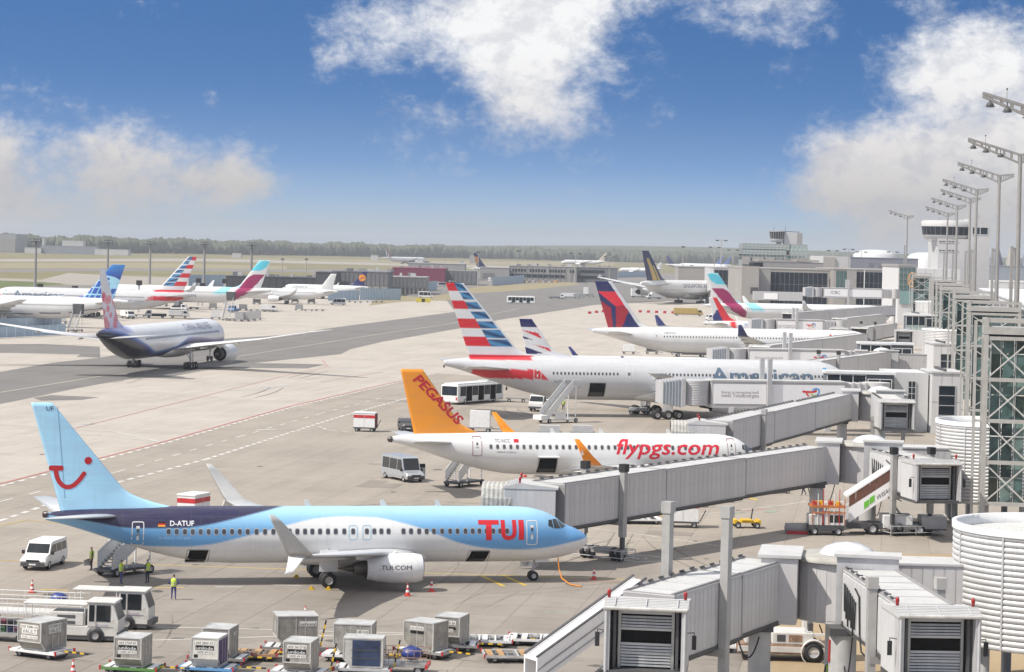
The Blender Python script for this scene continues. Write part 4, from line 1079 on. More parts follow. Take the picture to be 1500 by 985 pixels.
lh = simple('airliner', 'white airliner with a navy fin and orange disc beside the panelled hall', 'a320', 1060, 180, peg_col, lh_fin(0, (34.6, 9.3), lin(38, 42, 96), 1.5), side=1, tailpx=542, finstep=.2)
lh.text('Lufthansa', 5, 11, 4.6, .8, ink((50, 55, 100)), 1)
jumbo = simple('airliner', 'distant airliner whose navy fin with orange disc rises above the long low terminal', '77w', (20, 1880), -8, peg_col, lh_fin(0, (71.6, 13.6), lin(40, 46, 100), 2.6), finstep=.4, step=2)
jumbo.root.location = (Dp(752, 380, 1880).x, 1880, 0); jumbo.root.rotation_euler[2] = radians(35)
def ba_fin(s, z):
    v = (z-6)/6.1; sv_ = 37.0-s
    if v > .78: return lin(32, 32, 92)
    p = (640+0, 0)
    for poly, c in BA_P:
        if inside((s, z), poly): return c
    return (.74, .74, .74)
baz = lambda x, y: (36.8-(x-812)/6.158*.118, 12.1-(y-365)/6.158*.118)
BA_P = [([baz(*p) for p in [(828, 462), (985, 488), (1022, 540), (960, 515)]], lin(214, 52, 62)), ([baz(*p) for p in [(845, 517), (945, 550), (848, 540)]], lin(32, 32, 92)),
        ([baz(*p) for p in [(940, 590), (1085, 620), (1125, 668), (1050, 630)]], lin(214, 52, 62)), ([baz(*p) for p in [(862, 610), (1050, 672), (900, 675), (885, 715)]], lin(32, 32, 92)), ([baz(*p) for p in [(990, 715), (1150, 690), (1260, 725), (1100, 728)]], lin(214, 52, 62))]
SPb = dict(SP['a320']); SP['a319'] = SPb
ba = simple('airliner', 'white airliner with a navy, white and red ribbon fin behind the striped one', 'a319', (37.4, 427), 13, peg_col, ba_fin, finstep=.12, tip=mat('navy_tip', lin(40, 45, 100), .4))
def reg_fin(s, z):
    v = (z-6)/6.1; le = 30.1+(34.6-30.1)*v; te = 35.35+(36.8-35.35)*v; u = (s-le)/(te-le)
    if u < .52: return lin(222, 40, 52)
    if v < .45 and u < 1.2-v*1.2: return lin(40, 48, 110)
    return WHITE
regj = simple('airliner', 'small white airliner with a slanted red and navy fin at the middle stand', 'a320', (89, 668), 13, lambda s, z, th: lin(222, 40, 52) if hypot(s-30.0, z-4.9) < .95 else ((.3, .33, .5) if 26 < s < 27.3 and 4.4 < z < 5.4 else WHITE), reg_fin, win=(25.5, 5, 4.6, .8), finstep=.2)
# ---- taxiing jet seen from behind
CH_B = lin(36, 44, 112)
def chin_col(s, z, th):
    lo = tab([(0, 4.4), (12, 4.3), (22, 4.9), (30, 5.2), (38, 3.7), (48, 3.2), (56, 4.8), (62, 6.3), (73.9, 8.8)], s)
    lav = lo+.45
    c = (.79, .8, .81)
    if s > 60 and z > 7.4: c = mixc(c, lin(168, 170, 212), sst(s-60-(8.6-z)*1.2, 1.0))
    c = mixc(mixc(lin(80, 120, 185), lin(120, 120, 175), sst(30-s, 3)), c, sst(z-lav, .15))
    return mixc(mixc(CH_B, (.01, .012, .024), sst(lo-.45-z, .5)), c, sst(z-lo, .15))
rnd = random.Random(3)
BLO = [(63+rnd.random()*10, 8.5+rnd.random()*5.5, (.35+rnd.random()*.6), rnd.random()) for k in range(26)]
def chin_fin(s, z):
    base = mixc(lin(190, 186, 216), lin(222, 222, 226), sst(z-10.5, 3))
    for (a, b, r, k) in BLO:
        d = hypot((s-a)*.9, z-b)
        if d < r: return mixc(lin(196, 70, 96), lin(226, 150, 165), k) if d > r*.25 else lin(190, 60, 85)
    return base
sp = dict(SP['77w']); sp['wing'] = sp['wing'][:-1]+[(31.0, 45.2, 8.0, 2.6, .1), (35.6, 49.0, 8.6, 1.5, .1)]; ya = 80.5
chn = Plane('airliner', 'white and blue airliner with pink blossom fin taxiing away on the dark taxiway', sp, (-64.9, 460, 0), ya, chin_col, step=.35, nseg=80)
finish(chn, chin_fin, .2, nacm=mat('pearl_nacelle', (.62, .64, .66), .35), wingm=mat('pale_wing', (.7, .7, .69), .35, var=.05))
chn.text('CHINA AIRLINES', 31, 14, 6.9, 1.2, ink((110, 105, 140)))
chn.windows([56-k*.58 for k in range(80)], 6.2, .28, .4, -1, single=False)
# ---- far away
def sq_fin(s, z):
    v = (z-10.6)/13.5; u = (s-55.5-12*v)/(12.5-7.6*v)
    return lin(196, 168, 90) if (abs(u-.55) < .13 and v < .75) or (abs(u-.3) < .06 and v < .5) else lin(36, 44, 84)
sqa = simple('airliner', 'double deck airliner with a navy and gold fin far off by the right terminal', 'a380', (0, 0), 50, lambda s, z, th: WHITE if z > 5.2 else (.55, .55, .56), sq_fin, step=.8, finstep=.3, win=(58, 9, 6.3, .8))
sqa.root.location = (Dp(968, 430, 1150).x+13.5, 1150, 0)
sqa.text('SINGAPORE AIRLINES', 44, 17, 7.2, 2.0, ink((60, 66, 110)))
def em_fin(s, z):
    v = (z-8.45)/10.4; u = (s-62.2-9.1*v)/(8.0-5.4*v)
    b = u*3+v*3.2
    return lin(200, 50, 60) if u < .33 else (WHITE if (b % 1.6) < .9 else (lin(40, 40, 44) if u < .72 else lin(30, 110, 80)))
emi = simple('airliner', 'distant white airliner with a striped tail taxiing beyond the burgundy hall', '77w', (0, 0), 62, lambda s, z, th: WHITE, em_fin, step=2, finstep=.5)
emi.root.location = (Dp(594, 380, 3050).x, 3050, 0); emi.root.rotation_euler[2] = radians(48)
def far_plane(label, kind, px, d, yaw, fincol):
    p = simple('airliner', label, kind, (0, 0), yaw, lambda s, z, th: WHITE, fincol, step=3, nseg=20, finstep=.8)
    p.root.location = (Dp(px, 390, d).x, d, 0); return p
far_plane('tiny airliner with a blue fin far behind the double deck jet', '777', 1012, 3000, 12, lambda s, z: lin(48, 52, 104) if z < 14 else lin(60, 70, 130))
far_plane('tiny airliner with a grey blue fin, left of two beyond the far hall', '777', 1026, 3250, 160, lambda s, z: lin(70, 95, 150))
far_plane('tiny airliner with a grey blue fin, right of two beyond the far hall', '777', 1037, 3200, 160, lambda s, z: lin(70, 95, 150))
far_plane('white airliner with red striped fin far behind the long low terminal', 'a320', 932, 2500, 172, lambda s, z: lin(200, 60, 70) if (s*.9+z) % 1.8 < .6 else WHITE)
far_plane('white airliner with dark striped fin far behind the long low terminal', 'a320', 943, 2560, 172, lambda s, z: lin(90, 100, 130) if (s*.9+z) % 1.8 < .5 else WHITE)
far_plane('white airliner taxiing far beyond the roof of the low terminal', '777', 855, 3400, 182, lambda s, z: lin(205, 190, 170))
# ================================================================ boarding bridges, rotundas, pier
def wheel(m, x, y, r, wd, rim=lightgrey, z=None):
    z = r if z is None else z
    m.lathe((x, y, z), [(r*.55, -wd/2), (r*.92, -wd/2), (r, -wd*.3), (r, wd*.3), (r*.92, wd/2), (r*.55, wd/2)], black, 16, 'Y')
    for k in (-1, 1): m.lathe((x, y, z), [(r*.56, k*wd*.42), (r*.35, k*wd*.3), (.02, k*wd*.36)], rim, 12, 'Y')
def wobj(parent, x, y, r, wd, rim=lightgrey):
    m = M(); wheel(m, 0, 0, r, wd, rim, 0); o = m.obj('wheel', parent); o.location = (x, y, r); return o
def catenary(a, b, sag, n=8):
    a, b = Vector(a), Vector(b); return [a.lerp(b, k/n)-Vector((0, 0, sag*4*(k/n)*(1-k/n))) for k in range(n+1)]
def shutter(parent, wd, ht, z0, x, gap=None, pitch=.16, name='shutter_slat'):
    "roller shutter: slats one by one, with an open slot"
    m = M().box((0, 0, 0), (.05, wd, pitch*.7), steel); me = m.mesh(name); z = z0+pitch/2
    while z < z0+ht:
        if not (gap and gap[0] < z-z0 < gap[1]):
            o = put(name, me, parent, (x, 0, z), (0, radians(-18), 0))
        z += pitch
def bridge(label, A, B, zA=3.95, zB=3.95, face=None, split=(.33, .66), wd=2.6, ht=3.0, panel=.6, post=.75, ptop=7.4, cabw=4.1, shut=True, canopy=False, group='boarding bridges along the pier', side=bridgeside, posthead=None, cables=False, brackets=True, bogie=True, roof=None, lights=True, cabht=3.1):
    A3, B3 = Vector((A[0], A[1], 0)), Vector((B[0], B[1], 0)); d = B3-A3; L = d.length; rz = atan2(d.y, d.x)
    root = thing('boarding_bridge', label, 'boarding bridge', A3, rz, group)
    roof = roof or bridgeroof
    ends = [0]+[s*L for s in split]+[L]
    sl = (zB-zA)/L; pitch = -math.atan(sl)
    for i in range(len(ends)-1):
        a, b = ends[i], ends[i+1]+(0 if i == len(ends)-2 else .6); gw = wd+.2*i; gh = ht+.14*i
        m = M(); ln = b-a
        m.b2((0, -gw/2, 0), (ln, gw/2, gh), side)
        m.b2((-.02, -gw/2-.04, gh), (ln+.02, gw/2+.04, gh+.06), roof)
        for s in (-1, 1):
            m.b2((0, s*(gw/2-.1)-.07, gh+.06), (ln, s*(gw/2-.1)+.07, gh+.16), midgrey)
            m.b2((0, s*(gw/2+.02)-.05, -.12), (ln, s*(gw/2+.02)+.05, .06), darkgrey)
        for k in range(1, int(ln/2.4)+1): m.b2((k*2.4-.03, -gw/2, gh+.06), (k*2.4+.03, gw/2, gh+.09), lightgrey)
        for xx in (.06, ln-.06): m.b2((xx-.07, -gw/2-.05, 0), (xx+.07, gw/2+.05, gh+.1), midgrey)
        m.b2((.1, -gw/2+.2, -.3), (ln-.1, gw/2-.2, -.1), darkgrey)
        sec = m.obj('tunnel_section', root); sec.location = (a, 0, zA+sl*a-.07*i); sec.rotation_euler = (0, pitch, 0)
        n = max(1, int(ln/panel)); pl = ln/n
        if panel:
            me = M().box((0, 0, 0), (pl-.035, .03, gh-.3), side).mesh('side_panel')
            for k in range(n):
                for s in (-1, 1): put('side_panel', me, sec, ((k+.5)*pl, s*(gw/2+.012), gh/2+.02))
        if brackets:
            me = M().box((0, 0, 0), (.5, .08, .1), darkgrey).box((.1, .12, -.02), (.08, .3, .06), darkgrey).mesh('roof_bracket')
            for k in range(int(ln/1.3)): put('roof_bracket', me, sec, (.6+k*1.3, -gw/2+.1, gh+.24))
    # cab
    fa = rz if face is None else face
    cab = M(); cw = cabw; dp = 3.2; h = cabht
    cab.b2((-.6, -cw/2, -.25), (dp, cw/2, 0), darkgrey)
    cab.b2((-.6, -cw/2, 0), (dp-.9, -cw/2+.1, h), side); cab.b2((-.6, cw/2-.1, 0), (dp-.9, cw/2, h), side)
    cab.b2((-.6, -cw/2+.1, 0), (-.5, cw/2-.1, h), side)
    for s in (-1, 1):
        cab.b2((dp-.9, s*(cw/2-.14)-.14, -.1), (dp, s*(cw/2-.14)+.14, h), lightgrey)
        cab.b2((dp-.7, s*(cw/2-.5)-.07, 0), (dp-.45, s*(cw/2-.5)+.07, h-.1), darkgrey)
        cab.tube((dp+.02, s*(cw/2-.1), -.1), (dp+.02, s*(cw/2-.1), h), .07, lightgrey, 8)
    c = cab.obj('cab', root); c.location = (L, 0, zB-.1); c.rotation_euler = (0, 0, fa-rz)
    r = M()
    r.prism([(-.8, h+.02), (dp-1.0, h+.32), (dp+.05, h+.02), (dp+.05, h-.12), (-.8, h-.12)], -cw/2-.05, cw/2+.05, roof)
    for k in range(6): r.b2((dp-1.0+k*.18, -cw/2-.05, h+.3-.052*k-.02), (dp-.95+k*.18, cw/2+.05, h+.345-.052*k), lightgrey)
    for y in (-cw/2+.5, 0, cw/2-.5): r.beam((dp-1.0, y, h+.38), (dp+.05, y, h+.08), .06, .05, lightgrey)
    r.tube((dp+.06, -cw/2, h-.02), (dp+.06, cw/2, h-.02), .1, alulight, 8); r.obj('cab_roof', c)
    if shut:
        m = M().b2((dp-1.05, -cw/2+.65, 0), (dp-.98, cw/2-.65, h-.15), shade_black)
        for s in (-1, 1): m.b2((dp-.98, s*(cw/2-.72)-.07, 0), (dp-.86, s*(cw/2-.72)+.07, h-.12), steel)
        m.b2((dp-.98, -cw/2+.65, h-.4), (dp-.84, cw/2-.65, h-.15), lightgrey)
        for zz_ in (.75, 1.2, 1.95): m.b2((dp-.95, -cw/2+.75, zz_-.06), (dp-.86, cw/2-.75, zz_+.06), lightgrey)
        m.obj('shutter_frame', c); shutter(c, cw-1.6, h-.55, .06, dp-.92, (1.2, 1.95), .15)
    if canopy:
        cn = M(); ribs = 7
        vs = []; prof = [(-1.0, .2), (-1.0, .75), (-.86, .98), (-.5, 1.08), (.5, 1.08), (.86, .98), (1.0, .75), (1.0, .2)]
        for k in range(ribs*2+1):
            sc = 1.0+(.018 if k % 2 else 0)
            for (a, b) in prof: vs.append((dp-.6+.17*k, a*cw/2*sc, b*(h*.95)*sc))
        n = len(prof); cn.add(vs, [(j*n+k, j*n+k+1, (j+1)*n+k+1, (j+1)*n+k) for j in range(ribs*2) for k in range(n-1)], mat('canopy_fabric', (.44, .43, .4), .8, var=.25, scale=3)); cn.obj('canopy', c)
        M().b2((dp-.9, -cw/2+.2, 0), (dp-.85, cw/2-.2, h-.2), shade_black).obj('doorway_shade', c)  # black sheet across the cab, standing in for the shade within
    if lights:
        for s in (-1, 1):
            m = M().lathe((dp-1.1, s*(cw/2-.15), h+.5), [(.08, -.2), (.08, 0), (.1, .02), (.1, .16), (.06, .25), (.01, .27)], beacon, 10); m.tube((dp-1.1, s*(cw/2-.15), h+.1), (dp-1.1, s*(cw/2-.15), h+.4), .03, darkgrey, 6); m.obj('warning_beacon', c)
        m = M().path([(dp-.4, -cw/2, 1.9), (dp-.4, -cw/2-.35, 1.95), (dp-.4, -cw/2-.35, 1.8)], .025, darkgrey).box((dp-.38, -cw/2-.35, 1.45), (.1, .22, .7), black); m.obj('mirror', c)
        m = M().path([(dp-.4, cw/2, 1.9), (dp-.4, cw/2+.35, 1.95), (dp-.4, cw/2+.35, 1.8)], .025, darkgrey).box((dp-.38, cw/2+.35, 1.45), (.1, .22, .7), black); m.obj('mirror', c)
    # lift columns and bogie
    if post:
        px_ = post*L; zf = zA+sl*px_; gw = wd+.2*(len(ends)-2)
        for s in (-1, 1):
            y = s*(gw/2+.3)
            m = M().b2((px_-.26, y-.22, 1.9), (px_+.26, y+.22, ptop-.6), colgrey).b2((px_-.17, y-.14, .75), (px_+.17, y+.14, 2.0), darkgrey)
            m.b2((px_-.32, y-.28, ptop-.6), (px_+.32, y+.28, ptop), posthead or colgrey); m.obj('lift_column', root)
        m = M().b2((px_-.3, -gw/2-.4, zf-.6), (px_+.3, gw/2+.4, zf-.2), midgrey)
        m.b2((px_-.35, -gw/2-.6, .55), (px_+.35, gw/2+.6, .95), midgrey)
        if bogie:
            bo = m.obj('bogie', root)
            for s in (-1, 1):
                for e in (-.3, .3): wobj(bo, px_, s*(gw/2-.1)+e, .52, .34, midgrey)
            g2 = M()
            for s in (-1, 1):
                g2.path([(px_+s*1.0, -gw/2-.9, .35), (px_+s*1.0, gw/2+.9, .35)], .035, yellow if False else lightgrey); g2.path([(px_+s*1.0, -gw/2-.9, .9), (px_+s*1.0, gw/2+.9, .9)], .035, lightgrey)
                for y in (-gw/2-.9, 0, gw/2+.9): g2.path([(px_+s*1.0, y, .2), (px_+s*1.0, y, .9)], .035, lightgrey)
            for y in (-gw/2-.9, gw/2+.9): g2.path([(px_-1, y, .9), (px_+1, y, .9)], .035, lightgrey); g2.path([(px_-1, y, .35), (px_+1, y, .35)], .035, lightgrey)
            g2.obj('guard_rail', bo)
        else: m.obj('cross_beam', root)
    if cables:
        s = cables
        for k in range(7):
            x0 = .8+.42*k; m = M().path(catenary((x0, s*(wd/2+.08), zA+2.4-.1*k), (x0+.5, s*(wd/2+.1), zA+2.4-.1*k), 1.5+.25*(k % 3), 10), .035, black); m.obj('cable_loop', root)
        m = M().path(catenary((.6, s*(wd/2+.1), zA+.3), (3.2, s*(wd/2+.1), zA-.2), 2.6, 12), .04, black); m.obj('cable_loop', root)
        m = M().path([(3.6, s*(wd/2+.1), zA+2.5), (4.6, s*(wd/2+.1), zA+2.2), (4.9, s*(wd/2+.1), zA+.2), (5.4, s*(wd/2+.1), zA-.6), (6.6, s*(wd/2), zA-.8)], .05, black); m.obj('cable_loop', root)
    return root, c
SH = Vector((13.55, 84.0, 0))
def rotunda(label, c, cyl, det=True, coln=None, rcol=None):
    c = Vector(c); root = thing('rotunda', label, 'rotunda', c, 0, 'bridge rotundas along the pier')
    m = M().lathe((0, 0, 0), [(2.75, 3.75), (2.75, 7.15)], bridgeside, 28, caps=(True, True)); dr = m.obj('drum', root)
    n = 28; me = M().box((0, 0, 0), (.03, 2*2.76*sin(pi/n)-.05, 3.1), bridgeside).mesh('side_panel')
    for k in range(n):
        a = 2*pi*(k+.5)/n; put('side_panel', me, dr, (2.76*cos(pi/n)*cos(a), 2.76*cos(pi/n)*sin(a), 5.45), (0, 0, a))
    M().lathe((0, 0, 0), [(3.05, 7.1), (3.05, 7.28), (2.6, 7.36), (.1, 7.42)], mat('weathered_roof', (.4, .385, .35), .75, var=.2, dirt=(.25, .22, .18), scale=.8), 28, caps=(True, False)).obj('roof', root)
    M().lathe((.2, -.3, 0), [(1.6, 7.4), (1.55, 7.55), (1.25, 7.8), (.75, 8.0), (.2, 8.08), (.02, 8.1)], mat('dome_acrylic', (.62, .62, .62), .25, var=.05, coat=.4), 24).obj('skylight_dome', root)
    # left vestibule, right-hand vestibule toward the camera, and walkway to the ramp drum
    ves = M().box((-3.6, -.9, 5.6), (2.0, 4.6, 3.7), bridgeside, rz=-GRID).box((-3.6, -.9, 7.52), (2.4, 4.9, .16), bridgeroof, rz=-GRID).obj('vestibule', root)
    ves2 = M().box((1.0, -2.9, 5.65), (3.4, 1.6, 3.9), lightgrey, rz=-GRID).box((1.0, -2.9, 7.7), (3.7, 1.9, .16), bridgeroof, rz=-GRID).obj('vestibule', root)
    ln = cyl-2.2
    wk = M().b2((2.2, -1.5, 3.9), (cyl, 1.7, 7.0), bridgeside).b2((2.2, -1.6, 7.0), (cyl, 1.8, 7.12), bridgeroof).b2((2.2, -1.5, 3.7), (cyl, 1.7, 3.9), darkgrey); wk = wk.obj('walkway', root)
    me = M().box((0, 0, 0), (.57, .03, 2.9), bridgeside).mesh('side_panel')
    for k in range(int(ln/.62)): put('side_panel', me, wk, (2.75+.62*k, -1.512, 5.45))
    for (x, y, r) in ((-5.0, -3.8, .62), (-.5, -4.4, .75)):
        m = M().tube((x, y, 0), (x, y, 3.75), r, concol, 24).b2((x-r*1.1, y-r*1.1, 3.5), (x+r*1.1, y+r*1.1, 3.9), darkgrey); m.obj('support_column', root)
    M().tube((0, 0, 0), (0, 0, 3.8), .9, concol, 20).obj('support_column', root)
    M().b2((-.5-.8, -4.4-.3, 2.0), (-.5-.7, -4.4-.1, 3.2), red).obj('notice_board', root)
    return root
R = [Vector((19.2, 139.4, 0))+SH*k for k in range(6)]
R[3] = Vector((66, 437, 0)); R[4] = Vector((72, 484, 0)); R[5] = Vector((100, 640, 0))
rotunda('round bridge hub with white skylight dome nearest the camera', R[0], 6.7)
rotunda('round bridge hub with white skylight dome behind the nearest one', R[1], 7.2)
rotunda('round bridge hub behind the boarding bridge to the orange tailed airliner', R[2], 3.4)
rotunda('distant round bridge hub beside the red emblem bridge', R[3], 8)
b1, cab1 = bridge('grey boarding bridge with closed shutter in the foreground, left of its hub', (R[0].x-4.6, R[0].y-1.6), (7.4, 124.6), zA=3.9, zB=3.6, face=radians(-96), split=(.42,), post=.62, ptop=11.0, ht=3.2, panel=.5)
bridge('short boarding bridge with closed shutter in the foreground, right of the tall column', (R[0].x+1.0, R[0].y-3.6), (21.2, 123.5), zA=3.9, zB=3.75, face=radians(-86), split=(), wd=3.0, post=.68, ptop=7.7, panel=.9, cables=-1, side=mat('white_cladding', (.6, .6, .6), .45, var=.06, streak=.2, each=.12), posthead=mat('column_head', (.4, .39, .37), .6))
bridge('long telescopic boarding bridge docked at the nose of the light blue airliner', (R[1].x-4.6, R[1].y-1.6), (3.2, 186.2), zA=3.95, zB=3.3, face=radians(178), split=(.36, .66), post=.82, ptop=7.6, panel=.7, shut=False, canopy=True, posthead=black)
bridge('short boarding bridge with closed shutter near the green logo stairs', (R[1].x+1.0, R[1].y-3.6), (36.2, 212.0), zA=3.9, zB=3.75, face=radians(-80), split=(), wd=3.0, post=.68, ptop=7.7, panel=.9, cables=-1, side=MATS['white_cladding'], posthead=black)
bridge('long telescopic boarding bridge docked at the nose of the orange tailed airliner', (R[2].x-4.6, R[2].y-1.6), (21.8, 253.5), zA=4.0, zB=3.7, face=radians(178), split=(.36, .7), post=.8, ptop=7.6, panel=1.2, shut=False, canopy=True)
bridge('short boarding bridge with shutter and weathered white roof at the third hub', (R[2].x, R[2].y-4), (45.6, 291.5), zA=4.2, zB=4.2, face=radians(-88), split=(), wd=3.0, post=.6, ptop=5, panel=1.5, side=MATS['white_cladding'], roof=mat('white_roof', (.62, .61, .58), .7, var=.15), lights=False)
# bridges in the distance
bridge('grey boarding bridge reaching the dark winged airliner behind the red emblem bridge', (72, 503), (47, 452), zA=5.3, zB=4.2, split=(.5,), post=None, panel=2.5, shut=False, brackets=False, lights=False)
bridge('grey boarding bridge low behind the striped airliner nose', (66, 433), (49, 396), zA=4.4, zB=4.0, split=(.5,), post=.8, ptop=8.6, panel=2.5, shut=False, brackets=False, lights=False, posthead=black)
bridge('distant grey boarding bridge, nearest of three by the glazed corridors', (96, 618), (83, 580), zA=4.4, zB=4.2, split=(.5,), post=.8, ptop=8.6, panel=3, shut=False, brackets=False, lights=False, posthead=black)
bridge('distant grey boarding bridge, middle of three by the glazed corridors', (108, 715), (89, 660), zA=4.4, zB=4.2, split=(.5,), post=None, panel=4, shut=False, brackets=False, lights=False)
bridge('distant grey boarding bridge, farthest of three by the glazed corridors', (124, 800), (79, 690), zA=5.2, zB=4.6, split=(.4, .7), post=None, panel=5, shut=False, brackets=False, lights=False)
bridge('distant bridge cab facing the camera beside the small white stair block', (92, 574), (90, 562), zA=4.4, zB=4.4, face=radians(-95), split=(), post=None, panel=4, brackets=False, lights=False)
bridge('distant bridge cab facing the camera behind the nose of the dark winged airliner', (77, 577), (75.5, 565), zA=4.4, zB=4.4, face=radians(-95), split=(), post=None, panel=4, brackets=False, lights=False)
# ---- bridges with white advertising panels
adw = mat('white_advert_panel', (.86, .85, .845), .4, var=.03)
tg = ink((150, 140, 140))
def adbridge(label, A, B, z=4.0, words=True, emblem=True, scale=1.0, second=None):
    A3, B3 = Vector((*A, 0)), Vector((*B, 0)); d = A3-B3; L = d.length; rz = atan2(d.y, d.x)   # local x from cab to pier
    root = thing('boarding_bridge', label, 'boarding bridge', B3, rz, 'boarding bridges along the pier')
    h = 3.3
    # cab drum, bellows
    M().lathe((3.2, 0, z), [(1.95, 0), (1.95, h)], bridgeside, 24, caps=(True, True)).obj('cab_drum', root)
    sl = M()
    for k in range(14): sl.lathe((3.2, 0, z+.2+k*.22), [(1.96, 0), (1.99, .05), (1.99, .12), (1.96, .17)], lightgrey, 24)
    sl.obj('drum_ribs', root, kind='stuff')
    bel = M()
    for k in range(7):
        x = -1.6+k*.42; top = z+h+.25-.06*(6-k); bel.b2((x, -1.9, z-.3+.08*(6-k)), (x+.12, 1.9, top), lightgrey); bel.b2((x+.12, -1.78, z-.2+.08*(6-k)), (x+.42, 1.78, top-.15), mat('bellows_blue_grey', (.36, .42, .48), .6))
    bel.obj('canopy', root)
    M().b2((1.0, -2.05, z-.2), (1.5, 2.05, z+h+.2), lightgrey).obj('cab_frame', root)
    x0 = 5.2
    tun = M().b2((x0, -1.45, z), (L-6.5, 1.45, z+h-.1), bridgeside).b2((x0-.1, -1.6, z+h-.1), (L-6.5, 1.6, z+h+.12), bridgeroof).b2((x0, -1.5, z-.3), (L-6.5, 1.5, z), lightgrey).obj('tunnel_section', root)
    M().b2((L-6.5, -1.3, z+.1), (L-3.5, 1.3, z+h-.2), bridgeside).obj('tunnel_section', root)
    for k in range(4): M().b2((L-6.5+k*.9, -1.5, z), (L-6.2+k*.9, 1.5, z+h-.05), lightgrey).obj('frame_rib', root)
    M().lathe((L-1.8, 0, z), [(1.9, -.1), (1.9, h)], bridgeside, 24, caps=(True, True)).obj('drum', root)
    mid = x0+(L-6.5-x0)*.42
    for a, b in ((x0+.3, mid-.35), (mid+.35, L-6.8)):
        M().b2((a, -1.56, z+.25), (b, -1.47, z+h-.4), adw).obj('advert_panel', root)
    for s in (-1, 1): M().b2((mid-.3, s*1.75-.25, 0.8), (mid+.3, s*1.75+.25, z+h+3.0), lightgrey).obj('lift_column', root)
    bo = M().b2((mid-.4, -2.0, .5), (mid+.4, 2.0, 1.0), midgrey).obj('bogie', root)
    for s in (-1, 1): wobj(bo, mid, s*1.5, .52, .4, midgrey)
    M().tube((L-1.8, 0, 0), (L-1.8, 0, z), .6, concol, 16).obj('support_column', root)
    yy = -1.575
    if words:
        c = (x0+mid)/2
        sign_text('Energy is reinventing itself,', root, tg, (c, yy, z+1.65), (1, 0, 0), (0, 0, 1), width=5.2)
        sign_text('meet TotalEnergies', root, tg, (c, yy, z+1.15), (1, 0, 0), (0, 0, 1), width=5.2)
    if emblem:
        c = mid+(L-6.8-mid)*.56; zc_ = z+1.75
        def em(polys, rgb, k=0):
            bm = poly_bm(polys)
            for v in bm.verts: v.co = Vector((c+v.co.x, yy-.006*k, zc_+v.co.y))
            bm_obj(bm, 'emblem', ink(rgb), root)
        em(stroke([(-1.25, .28), (-.6, .22), (0, .2), (.5, .28), (.75, .45)], .27), (215, 50, 60))
        em(stroke([(-.75, .2), (-.62, -.05), (-.45, -.25), (-.3, -.3)], .22), (215, 70, 60), 1)
        em(stroke([(.2, .35), (.35, .6), (.75, .68), (1.05, .55), (1.1, .3)], .2), (80, 150, 215), 2)
        em(stroke([(1.1, .3), (1.02, 0), (.75, -.2)], .2), (100, 160, 215), 1); em(stroke([(.75, -.2), (.4, -.28), (.1, -.2)], .2), (150, 190, 110), 2); em(stroke([(.1, -.2), (-.1, 0), (0, .15)], .16), (240, 190, 80), 3)
        sign_text('TotalEnergies', root, ink((215, 90, 95)), (c, yy, zc_-.95), (1, 0, 0), (0, 0, 1), width=2.5)
    return root
adbridge('white panelled boarding bridge with red emblem in front of the striped airliner', (51.5, 333), (21.6, 327), 3.9)
adbridge('white panelled boarding bridge with red emblem in front of the dark winged airliner', (66.5, 444), (37.2, 438), 3.9)
adbridge('white panelled boarding bridge with small red emblem, third along the pier', (87.5, 640), (63.5, 636), 4.0)
t = adbridge('farthest white panelled boarding bridge, below the dark glazed terminal front', (139, 880), (106, 876), 9.3, emblem=False, words=False)
sign_text('ICBC', t, ink((110, 110, 120)), (9.5, -1.58, 10.4), (1, 0, 0), (0, 0, 1), width=3.4)
# ---- corrugated ramp drums
corr = mat('white_corrugated_metal', (.62, .615, .605), .45, .1, var=.08, streak=.4, each=.14, dirt=(.5, .48, .45), scale=.7)
gravel = mat('white_roof_gravel', (.62, .62, .6), .9, var=.5, scale=14, bump=.6)
def ramp_drum(label, c, r, z0, z1):
    root = thing('ramp_drum', label, 'drum building', c, 0, 'corrugated drums beside the pier')
    pitch = .32; n = 56
    k = 0; z = z0
    prof_r = M(); prof_r.lathe((0, 0, 0), [(r-.09, z0), (r-.09, z1)], midgrey, n); prof_r.obj('inner_shell', root)
    while z < z1-.1:
        M().lathe((0, 0, 0), [(r-.09, z+.0), (r-.02, z+.05), (r, z+.15), (r-.01, z+.24), (r-.08, z+.29)], corr, n).obj('cladding_sheet', root)
        z += pitch
    M().lathe((0, 0, 0), [(r+.06, z1-.1), (r+.06, z1+.28), (r-.25, z1+.28), (r-.25, z1-.35)], white, n).obj('parapet', root)
    M().lathe((0, 0, 0), [(r-.25, z1-.3), (.01, z1-.28)], gravel, n).obj('gravel_roof', root)
    for j in range(10):
        a = 2*pi*(j+.35)/10; M().box((r*cos(a), r*sin(a), (z0+z1)/2), (.07, .1, z1-z0-.1), lightgrey, rz=a).obj('cover_strip', root)
    M().lathe((0, 0, 0), [(r-.2, z0-.02), (.01, z0)], darkgrey, n).obj('soffit', root)
    for j in range(8):
        a = 2*pi*(j+.5)/8; M().tube(((r-1.2)*cos(a), (r-1.2)*sin(a), 0), ((r-1.2)*cos(a), (r-1.2)*sin(a), z0), .3, concol, 12).obj('support_column', root)
ramp_drum('white corrugated drum with gravel roof, nearest at the right edge', (31.2, 139.5, 0), 5.7, 2.7, 9.1)
ramp_drum('white corrugated drum behind the short bridge near the green logo stairs', (45.3, 227.5, 0), 5.6, 2.0, 9.1)
ramp_drum('distant white corrugated drum beside the third pier tower', (93, 521, 0), 5.6, 2.0, 9.0)
ramp_drum('farthest white corrugated drum below the round orange emblem', (143, 834, 0), 5.6, 2.0, 9.2)
